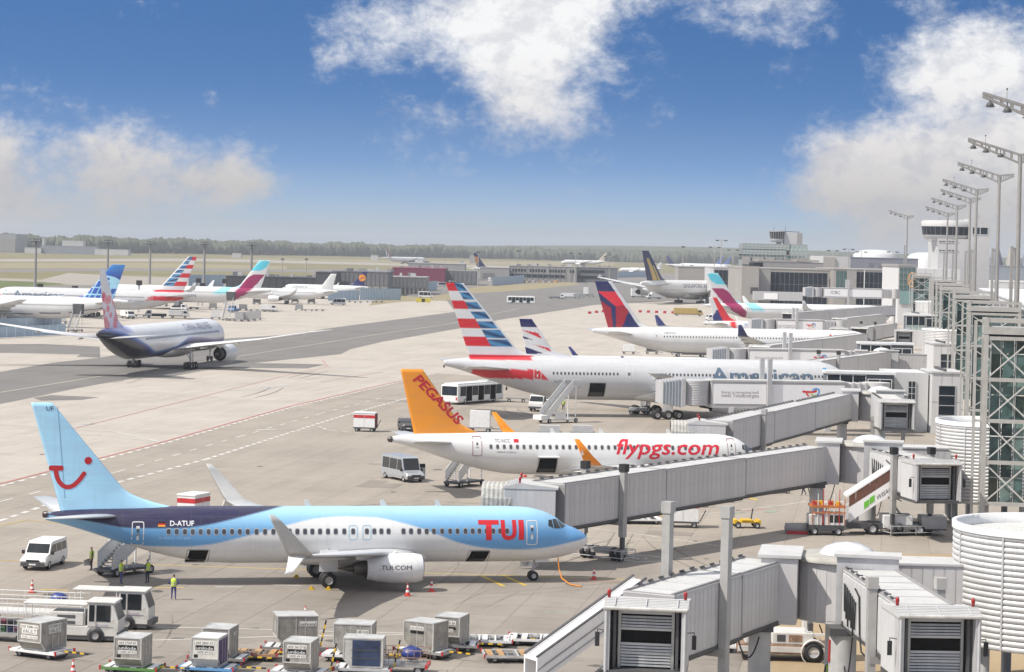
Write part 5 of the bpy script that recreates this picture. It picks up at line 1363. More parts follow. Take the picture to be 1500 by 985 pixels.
# ---- steel framed glazed stair towers of the pier
tsteel = mat('tower_steel', (.4, .39, .365), .5, var=.1, streak=.2)
tg_r = random.Random(4); TG = [gglass, glass('dark_teal_glass', (.04, .075, .07), .06), glass('pale_teal_glass', (.2, .3, .28), .12), gglass, glass('dark_teal_glass', (.04, .075, .07), .06)]
def pier_tower(label, c, wdt, dpt, top, lv):
    root = thing('pier_tower', label, 'stair tower', c, -GRID, 'glazed steel towers along the pier')
    ps = .42
    for x in (0, wdt):
        for y in (0, dpt): M().b2((x-ps/2, y-ps/2, 0), (x+ps/2, y+ps/2, top), tsteel).obj('corner_post', root)
    M().b2((-.9-.13, -.13, 0), (-.9+.13, .13, top-.2), tsteel).obj('corner_post', root)
    H_ = [top-k*lv-1.7 for k in range(int((top-1.7)/lv)+1)]
    for z in H_+[top-.2]:
        m = M().b2((ps/2, -.16, z-.16), (wdt-ps/2, .16, z+.16), tsteel).b2((ps/2, dpt-.16, z-.16), (wdt-ps/2, dpt+.16, z+.16), tsteel)
        for x in (0, wdt): m.b2((x-.15, ps/2, z-.15), (x+.15, dpt-ps/2, z+.15), tsteel)
        m.b2((-.8, -.08, z-.08), (-.2, .08, z+.08), tsteel); m.obj('ring_beam', root)
    for a, b in zip(H_[1:], H_[:-1]):
        m = M().beam((.2, -.05, a+.15), (wdt-.2, -.05, b-.15), .1, .12, alulight).beam((.2, .03, b-.15), (wdt-.2, .03, a+.15), .1, .12, alulight); m.obj('cross_brace', root)
        m = M().beam((-.02, .2, a+.15), (-.02, dpt-.2, b-.15), .1, .12, alulight).beam((.05, .2, b-.15), (.05, dpt-.2, a+.15), .1, .12, alulight); m.obj('cross_brace', root)
        m = M()
        for q in (.33, .66): m.b2((wdt*q-.03, .44, a), (wdt*q+.03, .49, b), lightgrey)
        for j in range(3): M().b2((.5+j*(wdt-1)/3+.03, .5, a+.1), (.5+(j+1)*(wdt-1)/3-.03, .56, a+.1+(b-a-.2)*.62), tg_r.choice(TG)).b2((.5+j*(wdt-1)/3+.03, .5, a+.18+(b-a-.2)*.62), (.5+(j+1)*(wdt-1)/3-.03, .56, b-.1), tg_r.choice(TG)).obj('glass_pane', root)
        M().b2((.5, .56, a+.1), (.56, dpt-.4, b-.1), gglass).obj('glass_pane', root)
        m.b2((.5, .6, a-.1), (wdt-.5, dpt-.4, a+.1), midgrey); m.obj('landing', root)
    M().b2((-.2, -.25, top-1.35), (wdt+.2, dpt+.2, top-.75), tsteel).obj('top_girder', root)
    M().b2((.3, .3, top-1.7), (wdt, dpt, top-1.4), darkgrey).obj('louvre_box', root)
    return root
pier_tower('glazed steel tower with cross bracing at the right edge', (40.9, 211, 0), 3.9, 4.0, 19.2, 3.55)
for k, (x, y, dsc) in enumerate(((60.7, 325, 'second glazed steel tower, just behind the tower at the right edge'), (76.2, 422, 'third glazed steel tower from the right edge'), (91, 520, 'fourth glazed steel tower from the right edge'), (106, 612, 'fifth glazed steel tower, beside the white block with a tall window'), (120, 700, 'sixth glazed steel tower along the pier'), (142, 870, 'farthest glazed steel tower along the pier'))):
    pier_tower(dsc, (x, y, 0), 6.5, 5.5, 18.7, 4.25)
# ---- floodlight masts of the pier with winged arms
mast_steel = mat('mast_steel', (.3, .29, .275), .5, var=.12, streak=.2)  # darker than the tower steel: backlit shade put into the colour
def wing_mast(label, x, y, top, base=0.0, small=1.0, twin=True, tsteel=mast_steel):
    root = thing('floodlight_mast', label, 'floodlight mast', (x, y, base), -GRID*.4, 'winged floodlight masts along the pier')
    h = top-base
    M().tube((0, 0, 0), (0, 0, h), .34*small, tsteel, 12, .26*small).obj('mast', root)
    if twin: M().b2((-1.0, -.3, 0), (-.6, .1, h*.42), tsteel).b2((-.65, -.2, h*.4), (-.2, 0, h*.41), tsteel).obj('service_post', root)
    # perforated tapering arms
    for (L, rise, nm) in ((-6.9, 2.0, 'arm'), (2.4, .25, 'arm')):
        n = 7; m = M(); sg = 1 if L > 0 else -1
        for s in (-.16, .16):
            up = [Vector((L*k/n, s, h+.15+rise*k/n)) for k in range(n+1)]; dn = [Vector((L*k/n, s, h+.15+rise*k/n-(1.15-.85*k/n))) for k in range(n+1)]
            for P2 in (up, dn):
                for a, b in zip(P2[:-1], P2[1:]): m.beam(a, b, .05, .26 if P2 is dn else .3, tsteel)
            for k in range(n): m.beam((up[k]+dn[k])/2-Vector((0, 0, 0)), (up[k]+dn[k])/2+Vector((.0, 0, .01)), .1, .1, tsteel); m.add([up[k], up[k].lerp(up[k+1], .3), dn[k].lerp(dn[k+1], .3), dn[k]], [(0, 1, 2, 3)], tsteel)
        m.b2((min(0, L), -.17, h+.28), (min(0, L)+.01, .17, h+.29), tsteel); m.beam((0, 0, h+.2), (L, 0, h+.2+rise), .34, .06, tsteel)
        m.obj(nm, root)
    for k in range(3):
        f = (.9, .66, .38)[k]; x0 = -6.9*f; z0 = h+2.0*f-.9
        m = M().lathe((x0, -.2, z0), [(.06, .45), (.3, .3), (.42, 0), (.36, -.1), (.02, -.1)], darkgrey, 12).beam((x0, -.2, z0+.4), (x0, 0, z0+1.0), .1, .1, darkgrey).quad((x0-.55, -.75, z0-.1), (x0+.55, -.75, z0-.1), (x0+.5, .4, z0+.1), (x0-.5, .4, z0+.1), steel); m.obj('floodlight', root)
    M().tube((-4.6, 0, h+1.3), (-4.6, 0, h+2.6), .03, tsteel, 6).sphere((-4.6, 0, h+2.6), .1, darkgrey).obj('antenna', root)
for k, (x, y, l) in enumerate(((51.6, 235, 'winged floodlight mast nearest, its arm cut by the right edge'), (66.9, 325, 'winged floodlight mast second from the right edge'), (80.6, 408, 'winged floodlight mast third from the right edge'), (93.5, 496, 'winged floodlight mast fourth from the right edge'), (106, 570, 'winged floodlight mast fifth from the right edge'), (118, 653, 'winged floodlight mast sixth from the right edge'), (135.5, 766, 'winged floodlight mast seventh from the right edge, before the control tower'))):
    wing_mast(l, x, y, 38.0, 17.4)
t8 = Dp(1337, 317, 900); wing_mast('double winged floodlight mast standing alone, left of the row', t8.x, 912, t8.z, Dp(1334, 391, 912).z)
# ---- glazed corridors and white stair blocks
def windowed(root, x0, x1, z0, z1, y, nx, nz, gl, frame=white, t=.1, name='window'):
    "grid of panes on a wall facing -y"
    pw, ph = (x1-x0)/nx, (z1-z0)/nz
    me = M().box((0, .0, 0), (pw-t, .05, ph-t), gl).mesh(name)
    fm = M()
    for i in range(nx+1): fm.b2((x0+i*pw-t/2, y-.09, z0-t/2), (x0+i*pw+t/2, y+.04, z1+t/2), frame)
    for j in range(nz+1): fm.b2((x0, y-.085, z0+j*ph-t/2), (x1, y+.04, z0+j*ph+t/2), frame)
    fm.obj('window_frame', root)
    for i in range(nx):
        for j in range(nz): put(name, me, root, (x0+(i+.5)*pw, y-.04, z0+(j+.5)*ph))
def corridor(label, c, ln, z0, z1):
    root = thing('glazed_corridor', label, 'corridor', c, 0, 'glazed corridors of the pier')
    M().b2((0, 0, z0), (ln, 3.5, z1), mat('corridor_interior', (.12, .13, .14), .6)).obj('corridor_body', root)
    M().b2((-.2, -.25, z1), (ln+.2, 3.7, z1+.35), white).obj('roof', root)
    h = (z1-z0)
    windowed(root, .1, ln*.58, z0+h*.38, z1-.1, -.02, 3, 1, bglass); windowed(root, .1, ln*.58, z0, z0+h*.38, -.02, 3, 1, paleglass)
    M().b2((ln*.6, -1.0, z0-.3), (ln-.5, -.05, z1-.6), mat('corridor_interior', (.12, .13, .14), .6)).obj('bay', root)
    windowed(root, ln*.6, ln-.5, z0+h*.3, z1-.6, -1.02, 2, 1, bglass); windowed(root, ln*.6, ln-.5, z0-.3, z0+h*.3, -1.02, 2, 1, paleglass)
    M().b2((0, .5, 0), (.8, 3.0, z0), lightgrey).obj('pier_leg', root); M().b2((ln-1, .5, 0), (ln, 3.0, z0), lightgrey).obj('pier_leg', root)
corridor('glazed corridor with dark panes at the striped airliner nose', (43.7, 338, 0), 9.3, 3.7, 8.0)
corridor('glazed corridor with dark panes behind the second red emblem bridge', (62.3, 437, 0), 9.5, 4.4, 8.6)
corridor('distant glazed corridor with dark panes, third along the pier', (103, 640, 0), 8.6, 5.2, 9.0)
blockw = mat('white_render', (.62, .615, .61), .55, var=.05, streak=.12)
def block(label, c, wd, dp, z1, win, rz=0):
    root = thing('stair_block', label, 'stair block', c, rz, 'white stair blocks of the pier')
    M().b2((0, 0, 0), (wd, dp, z1), blockw).b2((-.15, -.15, z1), (wd+.15, dp+.15, z1+.25), bridgeroof).obj('wall', root)
    M().b2((wd*.4, .2, z1+.25), (wd*.46, dp-.4, z1+.6), darkgrey).obj('roof_slot', root)
    for k in range(3): M().b2((wd*(.3+.33*k)-.02, -.03, 0), (wd*(.3+.33*k)+.02, .02, z1), midgrey).obj('panel_joint', root) if k < 2 else None
    M().b2((0, -.03, z1*.52), (wd, .02, z1*.52+.05), midgrey).obj('panel_joint', root)
    (a, b, z0, z2, nx, nz) = win; windowed(root, a, b, z0, z2, -.03, nx, nz, bglass, lightgrey)
block('white stair block with a tall three pane window beside the towers', (58.6, 340, 0), 4.3, 9, 8.3, (.9, 3.2, 2.5, 6.6, 1, 3))
M().b2((53.0, 342, 0), (58.4, 352, 8.2), blockw).obj('x').name = 'annex_wall'
o = bpy.data.objects['annex_wall']; prop(o, 'white annex wall left of the stair block with the tall window', 'wall')
o2 = M(); 
r_ = thing('window_strip', 'narrow dark window strip on the white annex wall', 'window', (55.6, 341.9, 0)); windowed(r_, 0, 1.0, 1.0, 7.0, 0, 2, 7, bglass, lightgrey)
block('white stair block with a low window, second along the pier', (78, 452, 0), 4.8, 10, 8.3, (1.3, 3.3, 4.0, 6.6, 1, 2))
block('small white stair block far along the pier', (109, 670, 0), 5.5, 12, 8.6, (1.6, 3.8, 5.6, 7.4, 1, 2))
# ---- upper concourse behind the masts
con = thing('concourse', 'long white pier building with dark window bands at the right edge', 'terminal', (75, 330, 0), -GRID)
M().b2((3.5, 0, 0), (60, 420, 15.0), blockw).b2((3.2, -.5, 15), (60, 420, 15.4), white).obj('wall', con)
windowed(con, 3.8, 22, 9.6, 12.4, -.02, 9, 2, bglass); windowed(con, 3.8, 22, 13.0, 14.6, -.02, 9, 1, bglass)
for k in range(10): M().b2((3.45, 6+k*40, 10), (3.5, 40+k*40, 14), bglass).obj('window', con)
# ================================================================ buildings across the airfield
def pxbox(px0, px1, ptop, d, z0=0.0):
    "x-range and roof height of a front wall seen at distance d"
    a, b = Dp(px0, ptop, d), Dp(px1, ptop, d); return a.x, b.x, (a.z+b.z)/2
def building(name, label, px0, px1, ptop, d, dep, mt, roofm=None, cat='building', para=.4, rz=0.0):
    x0, x1, zt = pxbox(px0, px1, ptop, d)
    root = thing(name, label, cat, (x0, d, 0), rz); wd = x1-x0
    M().b2((0, 0, 0), (wd, dep, zt), mt).obj('wall', root)
    M().b2((-.2, -.2, zt), (wd+.2, dep+.2, zt+para), roofm or mt).obj('roof', root)
    return root, wd, zt
bw = lambda n, c, **k: mat(n, c, .65, **dict(dict(var=.08, scale=.08), **k))
halld = bw('dark_hall_cladding', (.06, .065, .075)); hallg = bw('grey_hall_cladding', (.17, .17, .18)); burg = bw('burgundy_cladding', (.2, .03, .07)); greyc = bw('pale_grey_cladding', (.3, .29, .28)); warmc = bw('warm_stone', (.34, .32, .295)); whitec = bw('white_cladding_far', (.5, .495, .49)); slate = bw('slate_cladding', (.2, .21, .25)); bluegrey = bw('blue_grey_cladding', (.23, .25, .28))
def panels(root, wd, z0, z1, n, mt, gap=.25, y=-.12, name='wall_panel'):
    pw = wd/n; me = M().box((0, 0, 0), (pw-gap, .16, z1-z0), mt).mesh(name)
    for k in range(n): put(name, me, root, ((k+.5)*pw, y, (z0+z1)/2))
def roofstuff(root, wd, dep, z, n, seed):
    r = random.Random(seed)
    for k in range(n):
        w_, d_, h_ = 1+2.5*r.random(), 1+2*r.random(), .8+1.6*r.random(); x, y = 1+(wd-3)*r.random(), 1+(dep-3)*r.random()
        M().b2((x, y, z), (x+w_, y+d_, z+h_), (greyc, whitec, hallg)[k % 3]).obj('roof_unit', root)
h1, wd, zt = building('hall', 'long dark hall behind the far parked airliners', 331, 480, 407, 1120, 40, halld); roofstuff(h1, wd, 40, zt, 12, 1); panels(h1, wd, 1, zt-.5, 14, halld, .5)
building('hall', 'raised dark roof block at the right end of the long dark hall', 463, 492, 400, 1118, 30, halld)
h2, wd, zt = building('hall', 'grey panelled hall behind the navy fin with the orange disc', 487, 569, 399, 1150, 45, hallg); panels(h2, wd, zt*.42, zt-.4, 13, hallg, .35); panels(h2, wd, .3, zt*.4, 7, greyc, .5); roofstuff(h2, wd, 45, zt, 9, 2)
h3, wd, zt = building('hall', 'low grey panelled extension right of the panelled hall', 569, 625, 407, 1200, 35, greyc); panels(h3, wd, zt*.4, zt-.3, 10, hallg, .4); roofstuff(h3, wd, 35, zt, 5, 3)
for k in range(9): M().b2((wd*(k+.2)/9, -.2, .3), (wd*(k+.75)/9, .05, zt*.36), darkgrey).obj('gate', h3)
h4, wd, zt = building('hall', 'burgundy clad hall beyond the grey panelled hall', 575, 652, 394, 1500, 60, burg); panels(h4, wd, .5, zt-.3, 16, burg, .3); roofstuff(h4, wd, 60, zt, 8, 4)
h5, wd, zt = building('hall', 'long grey hall behind the burgundy one', 598, 681, 387, 1650, 50, greyc); roofstuff(h5, wd, 50, zt, 5, 5)
h6, wd, zt = building('hall', 'grey hall adjoining the burgundy hall on its right', 651, 698, 398, 1520, 40, hallg); panels(h6, wd, .5, zt, 7, hallg, .5)
h7, wd, zt = building('terminal_building', 'long low grey terminal with a row of small windows', 746, 845, 391, 1760, 50, greyc, cat='terminal')
me = M().box((0, 0, 0), (1.3, .2, 1.9), bglass).mesh('window')
for k in range(22):
    if k % 7 != 5: put('window', me, h7, (3+wd*.93*k/22, -.1, zt*.73))
M().b2((1, -.3, zt*.28), (wd*.82, -.05, zt*.48), bglass).obj('window_band', h7)
for k in range(12): M().b2((wd*k/12, -.35, 0), (wd*k/12+.3, -.02, zt*.98), greyc).obj('pilaster', h7)
roofstuff(h7, wd, 50, zt, 8, 6)
h8, wd, zt = building('terminal_building', 'grey terminal annexe to the right of the row of small windows', 845, 905, 393, 1790, 50, hallg, cat='terminal')
for k in range(11): put('window', me, h8, (3+wd*.6*k/11, -.1, zt*.75))
M().b2((1, -.3, zt*.25), (wd*.7, -.05, zt*.45), bglass).obj('window_band', h8); roofstuff(h8, wd, 50, zt, 4, 7)
h9, wd, zt = building('hall', 'small grey block at the left end of the long low terminal', 703, 746, 393, 1740, 40, greyc); M().b2((wd*.1, -.2, zt*.2), (wd*.5, -.02, zt*.6), hallg).obj('gate', h9)
# far left horizon
h, wd, zt = building('hangar', 'large grey hangar at the left edge of the horizon', -30, 23, 343, 3303, 80, bw('hangar_cladding', (.3, .31, .31)), cat='hangar'); panels(h, wd, 1, zt*.75, 9, greyc, 1.0)
building('office_block', 'white office block in front of the woods', 91, 122, 353, 3386, 20, whitec); 
o_, wd, zt = building('office_block', 'low long blue grey building in front of the woods', 60, 142, 361, 3303, 25, bluegrey)
building('hangar', 'low white roofed hangar left of the blue grey building', 36, 60, 363.5, 3295, 20, whitec); building('hangar', 'low white roofed hangar right of the blue grey building', 139, 188, 366, 3295, 20, whitec)
building('tower_block', 'slim white tower in front of the woods', 61.5, 65, 349, 3369, 5, whitec); building('shed', 'pale low shed at the foot of the woods near the striped fin', 340, 353, 371.5, 3419, 12, whitec)
building('shed', 'pale low shed at the foot of the woods beyond the burgundy hall', 543, 554, 374.5, 3452, 12, whitec); building('shed', 'grey low shed at the foot of the woods right of the burgundy hall', 688, 697, 374, 3452, 12, greyc)
# terminal complex on the right
w1, wd, zt = building('terminal_building', 'stone clad terminal wing with two wide dark glass fronts', 1085, 1221, 395, 1050, 60, warmc, cat='terminal')
def glassfront(root, x0, x1, z0, z1, nx, nz, gl=bglass, name='glass_pane'): windowed(root, x0, x1, z0, z1, -.05, nx, nz, gl, hallg, .14, name)
k_ = wd/136
glassfront(w1, 44*k_, 127*k_, 1.0, zt-1.2, 12, 3)
M().b2((0, -6, 0), (25*k_, 0, zt+1.0), warmc).obj('stair_core', w1); M().b2((25*k_, -3, 0), (43*k_, 0, zt-.2), greyc).obj('stair_core', w1); M().b2((13*k_, -6.1, zt*.4), (24*k_, -6, zt*.55), darkgrey).obj('window', w1)
M().b2((130*k_, -.3, zt*.6), (134*k_, -.02, zt*.8), darkgrey).obj('window', w1)
br_ = M().b2((15*k_, -14, 4.5), (86*k_, -10, 8.2), lightgrey).b2((30*k_, -14.2, 5), (50*k_, -14, 7.5), adw); br_.obj('passenger_bridge', w1)
w2, wd, zt2 = building('terminal_building', 'stone clad terminal wing with green and dark glass left of the round orange emblem', 1221, 1318, 396, 1040, 60, warmc, cat='terminal')
k_ = wd/97; glassfront(w2, 4*k_, 20*k_, zt2*.35, zt2-.6, 3, 2, gglass); glassfront(w2, 33*k_, 92*k_, zt2*.2, zt2-.8, 9, 3)
M().b2((20*k_, -2, 0), (33*k_, 0, zt2-.2), greyc).obj('stair_core', w2); M().b2((44*k_, -2, 0), (45*k_, -1.5, zt2), white).obj('flagpole', w2)
w3, wd, zt = building('terminal_building', 'dark glass terminal wing behind the turquoise fin', 1045, 1098, 393, 1120, 50, whitec, cat='terminal'); glassfront(w3, .5, wd-.5, 1, zt-1.0, 8, 3)
w4, wd, zt = building('terminal_building', 'small stone block beside the dark glass wing', 994, 1046, 392, 1260, 30, warmc, cat='terminal'); M().b2((wd*.5, -.2, zt*.2), (wd*.95, -.05, zt*.55), darkgrey).obj('window', w4); M().b2((wd*.05, -8, 0), (wd*.9, 0, zt*.4), greyc).obj('canopy', w4)
w5, wd, zt = building('warehouse', 'slate grey warehouse behind the stone terminal wing', 1246, 1345, 379, 1260, 60, slate)
M().b2((-wd*.4, 1, 0), (0, 58, zt+.5), whitec).b2((-wd*.4, -.1, zt*.5), (-wd*.4+6, 1, zt), warmc).obj('wall', w5); M().b2((wd*.54, -.2, zt*.45), (wd*.62, -.05, zt*.8), hallg).obj('window', w5)
for q in (.27, .42, .72): M().b2((wd*q, -.2, zt*.82), (wd*q+2, -.05, zt*.9), hallg).obj('window', w5)
# layered halls with the old tower behind
rf = thing('terminal_roof', 'stepped dark roofs of the terminal below the old control tower', 'terminal roof', (*Dp(1098, 395, 1160).xy, 0))
zz_ = lambda py, d: Dp(1150, py, d).z
for (a, b, p0, p1, mt) in ((1100, 1206, 386, 384, hallg), (1118, 1206, 392, 386, greyc), (1110, 1170, 384, 381.5, warmc), (1168, 1200, 383, 380.5, warmc)):
    x0, x1 = Dp(a, p0, 1160).x-rf.location.x, Dp(b, p0, 1160).x-rf.location.x; M().b2((x0, 0, zz_(p0, 1160)), (x1, 25, zz_(p1, 1160)), mt).obj('roof', rf)
M().b2((2, 2, 0), (32, 24, zz_(386, 1160)), halld).obj('wall', rf)
for k in range(10): M().tube((2+3*k, 1, zz_(386, 1160)), (2+3*k, 1, zz_(380, 1160)+(k % 3)*.6), .25, greyc, 6).obj('vent', rf)
tw = thing('office_building', 'terraced glass office building carrying the old control tower', 'building', (*Dp(1083, 390, 1500).xy, 0))
def twbox(a, b, pt, pb, y0, y1, mt, nm):
    x0, x1 = Dp(a, pt, 1500).x-tw.location.x, Dp(b, pt, 1500).x-tw.location.x; z1 = Dp(1130, pt, 1500).z; z0 = Dp(1130, pb, 1500).z
    return M().b2((x0, y0, z0), (x1, y1, z1), mt).obj(nm, tw), x0, x1, z0, z1
twbox(1089, 1183, 358, 430, 4, 30, bw('office_core', (.26, .28, .28)), 'wall')
for a, b, pt, pb in ((1089, 1158, 358, 366), (1158, 1183, 358, 378), (1083, 1152, 366, 374), (1152, 1180, 374, 384), (1083, 1150, 374, 381)):
    o_, x0, x1, z0, z1 = twbox(a, b, pt, pb, 2, 4, bw('office_core', (.26, .28, .28)), 'wall'); windowed(tw, x0, x1, z0, z1, 1.9, int((x1-x0)/2.2), 2, paleglass if pt < 374 else gglass, greyc, .5, 'glass_pane')
for a, b in ((1087, 1099), (1103, 1119), (1123, 1135)): twbox(a, b, 377, 388, .5, 2, warmc, 'wall_panel')
twbox(1151, 1170, 340, 358, 8, 22, whitec, 'tower_shaft'); twbox(1170, 1178, 340.5, 358, 8, 22, greyc, 'tower_shaft')
cx_ = (Dp(1129, 340, 1500).x+Dp(1154, 340, 1500).x)/2-tw.location.x; z0, z1 = Dp(1140, 355, 1500).z, Dp(1140, 338.5, 1500).z; rr = (Dp(1153, 340, 1500).x-Dp(1129, 340, 1500).x)/2; hh = z1-z0
M().lathe((cx_, 10, 0), [(rr*.62, z0), (rr*.78, z0+.05), (rr*.84, z0+hh*.3)], whitec, 20, caps=(True, False)).obj('cab_base', tw)
M().lathe((cx_, 10, 0), [(rr*.84, z0+hh*.3), (rr*1.0, z0+hh*.93)], bglass, 20).obj('cab_glass', tw); M().lathe((cx_, 10, 0), [(rr*1.02, z0+hh*.93), (rr*1.02, z1), (.1, z1+.1)], greyc, 20).obj('cab_roof', tw)
for k in range(20):
    a = 2*pi*k/20; M().beam((cx_+rr*.85*cos(a), 10+rr*.85*sin(a), z0+hh*.3), (cx_+rr*1.01*cos(a), 10+rr*1.01*sin(a), z0+hh*.93), .25, .25, greyc).obj('mullion', tw)
M().b2((cx_-.5, 9, z0-4), (cx_+rr*.5, 11, z0), whitec).obj('cab_stem', tw); M().path([(cx_+1, 10, z1), (cx_+14, 14, z1-.3)], .2, darkgrey).tube((cx_+5, 12, z1), (cx_+5, 12, z1+3), .12, darkgrey).tube((cx_-2, 12, z1), (cx_-2, 12, z1+2.5), .12, darkgrey).obj('antenna', tw)
# ramp control tower of the pier
ct = thing('control_tower', 'white control tower with a dark glazed cab behind the pier masts', 'control tower', (*Dp(1373, 400, 930).xy, 0))
D9 = lambda px, py: (Dp(px, py, 930).x-ct.location.x, Dp(px, py, 930).z)
x0, x1 = D9(1373, 400)[0], D9(1448, 400)[0]; zr = D9(1410, 322)[1]
M().b2((x0, 0, 0), (D9(1420, 350)[0], 22, D9(1390, 350)[1]), whitec).obj('tower_shaft', ct); M().b2((D9(1420, 330)[0], -.3, 0), (x1+.2, 22, D9(1420, 321)[1]), whitec).obj('wall', ct)
windowed(ct, D9(1424, 340)[0], D9(1447, 340)[0], D9(1430, 344)[1], D9(1430, 333)[1], -.35, 2, 1, bglass, whitec, .3)
n = 28; cxx = D9(1395, 340)[0]; rx = D9(1395, 340)[0]-D9(1355.5, 340)[0]
def oval(m, levels, mt, ry=9):
    vs = [(cxx+rx*s*cos(2*pi*k/n), 8+ry*s*sin(2*pi*k/n), z) for s, z in levels for k in range(n)]
    m.add(vs, [(j*n+k, j*n+(k+1) % n, (j+1)*n+(k+1) % n, (j+1)*n+k) for j in range(len(levels)-1) for k in range(n)], mt, True)
za, zb, zc_, zd = D9(1380, 353)[1], D9(1380, 344.5)[1], D9(1380, 332)[1], D9(1380, 323)[1]
m = M(); oval(m, [(.45, za), (.9, za+.8), (.96, zb)], whitec); m.obj('cab_base', ct); m = M(); oval(m, [(.955, zb), (1.0, zc_)], bglass); m.obj('cab_glass', ct); m = M(); oval(m, [(1.02, zc_), (1.03, zd-.3), (.9, zd), (.01, zd+.2)], whitec); m.obj('cab_roof', ct)
for k in range(n):
    a = 2*pi*k/n; M().beam((cxx+rx*.96*cos(a), 8+9*.96*sin(a), zb), (cxx+rx*1.003*cos(a), 8+9*1.003*sin(a), zc_), .12, .12, hallg).obj('mullion', ct)
for py in (353, 366): windowed(ct, x0+.3, D9(1403, 360)[0], D9(1390, py+2.5)[1], D9(1390, py)[1], -.1, 6, 1, bglass, whitec, .25)
for k in range(3): M().beam((D9(1358, 348)[0]+k*2, 1, za+.6), (x0, 1, za-2.0), .25, .25, greyc).obj('bracket', ct)
for k in range(6): M().tube((cxx-4+3*k, 6, zd), (cxx-4+3*k, 6, zd+1+(k % 3)), .06, darkgrey, 5).obj('antenna', ct)
# green glazed pier head with round emblem
ph = thing('glazed_terminal', 'green glazed pier front with a round orange emblem', 'terminal', (*Dp(1316, 420, 905).xy, 0)); D8 = lambda px, py: (Dp(px, py, 905).x-ph.location.x, Dp(px, py, 905).z)
wx_ = D8(1342, 420)[0]; zt = D8(1330, 391)[1]; zb = D8(1330, 426)[1]; zg = D8(1330, 446)[1]
M().b2((0, .4, 0), (wx_, 40, zt), blockw).b2((-.4, 0, zt), (wx_+.5, 40, zt+.8), greyc).b2((wx_, -.5, 0), (wx_+16, 40, zt-.5), blockw).obj('wall', ph)
windowed(ph, .3, wx_-.3, zb, zt-.3, 0, 4, 4, gglass, greyc, .15, 'glass_pane'); windowed(ph, .6, wx_-.3, zg, zb, 0, 5, 1, mat('turquoise_glass', (.2, .34, .33), .2), greyc, .12, 'glass_pane')
for k in range(1, 5): M().b2((wx_+16*k/5-.05, -.53, 0), (wx_+16*k/5+.05, -.49, zt-.5), greyc).obj('panel_joint', ph)
ex, ez = D8(1336, 410); em_ = poly_bm([])
orgl = mat('emblem_orange', (.85, .36, .03), .4)
def embl(polys, rgb, off):
    bm = poly_bm(polys)
    for v in bm.verts: v.co = Vector((ex+v.co.x*.62, -.3-off, ez+v.co.y))
    bm_obj(bm, 'emblem', orgl, ph)
embl(stroke([(2.4*cos(2*pi*k/24), 2.6*sin(2*pi*k/24)) for k in range(25)], .5), (236, 160, 50), 0); embl(stroke([(-1.4, -1.2), (-.2, .1), (.6, 1.3)], .55)+stroke([(-.2, .1), (1.5, .2)], .45)+stroke([(-.1, 0), (.9, -1.4)], .4), (236, 160, 50), .05)
# white domes on the right horizon, rows of cones
dm = mat('white_membrane', (.6, .6, .6), .6)
for px, wpx, top, d, l in ((1282, 64, 366, 1800, 'large white membrane dome roof, left of two on the right horizon'), (1358, 60, 370, 1750, 'large white membrane dome roof, right of two behind the pier')):
    c = Dp(px, top, d); r_ = wpx/2/FPX*d; rt = thing('dome_hall', l, 'hall', (c.x, d, 0))
    M().lathe((0, 0, 0), [(r_*1.02, 0), (r_, c.z-4), (r_*.8, c.z-1.5), (r_*.45, c.z-.2), (.1, c.z)], dm, 24).obj('roof', rt)
hn, wd, zt = building('terminal_building', 'pale grey hall behind the pier masts, below a row of dark cones', 1446, 1620, 392, 1250, 60, bluegrey, cat='terminal')
for k in range(6):
    x = 6+8.2*k; M().lathe((x, 8, zt), [(3.6, .4), (2.8, 4.5), (1.6, 9.0), (1.3, 9.6), (.1, 9.8)], (slate, warmc)[k % 2], 8).obj('roof_cone', hn)
M().b2((0, -18, 0), (wd, -.2, zt*.62), blockw).b2((0, -18.2, zt*.62), (wd, -.2, zt*.66), white).obj('annex', hn)
for k in range(8): M().b2((wd*k/8, -18.05, 0), (wd*k/8+.2, -17.95, zt*.62), greyc).obj('panel_joint', hn)
# distant masts
def far_mast(label, px, ptop, d, heads=2, w=.45, col=tsteel):
    b = Dp(px, ptop, d); root = thing('floodlight_mast', label, 'floodlight mast', (b.x, d, 0), 0, 'distant floodlight masts'); h = b.z
    M().tube((0, 0, 0), (0, 0, h), w, col, 8, w*.6).obj('mast', root); s = d/1150
    if heads == 0: M().b2((-.8*s, -.3, h-.6*s), (.8*s, .3, h), darkgrey).obj('lamp_head', root); return
    if heads == 9:
        M().b2((-2.2, -2.0, h-1.6), (2.2, 2.0, h-1.3), darkgrey).b2((-2.0, -2.0, h-.3), (2.0, 2.0, h-.05), darkgrey).obj('head_platform', root)
        for k in range(5): M().box((-2.0+k, -2.1, h-.75), (.7, .4, .8), steel).obj('lamp_head', root)
        for k in range(5): M().box((-2.0+k, 2.1, h-.75), (.7, .4, .8), steel).obj('lamp_head', root)
    else:
        M().beam((-2.2*s, 0, h), (2.2*s, 0, h), .3, .25, col).obj('arm', root)
        for e in (-1, 1): M().box((e*2.0*s, -.2, h-.2*s), (1.5*s, .8, .5*s), darkgrey).obj('lamp_head', root)
for px, top, d, l in ((53, 350, 1150, 'floodlight mast furthest left, before the wood'), (158.5, 352, 1240, 'floodlight mast behind the white airliner with the blue globe fin'), (220.5, 353.5, 1300, 'floodlight mast between the blue globe fin and the striped fin'), (300, 354.5, 1230, 'floodlight mast just right of the striped fin on the far apron'), (369, 355.5, 1180, 'floodlight mast just left of the far turquoise fin')):
    far_mast(l, px, top, d, 9, .75, mast_steel)
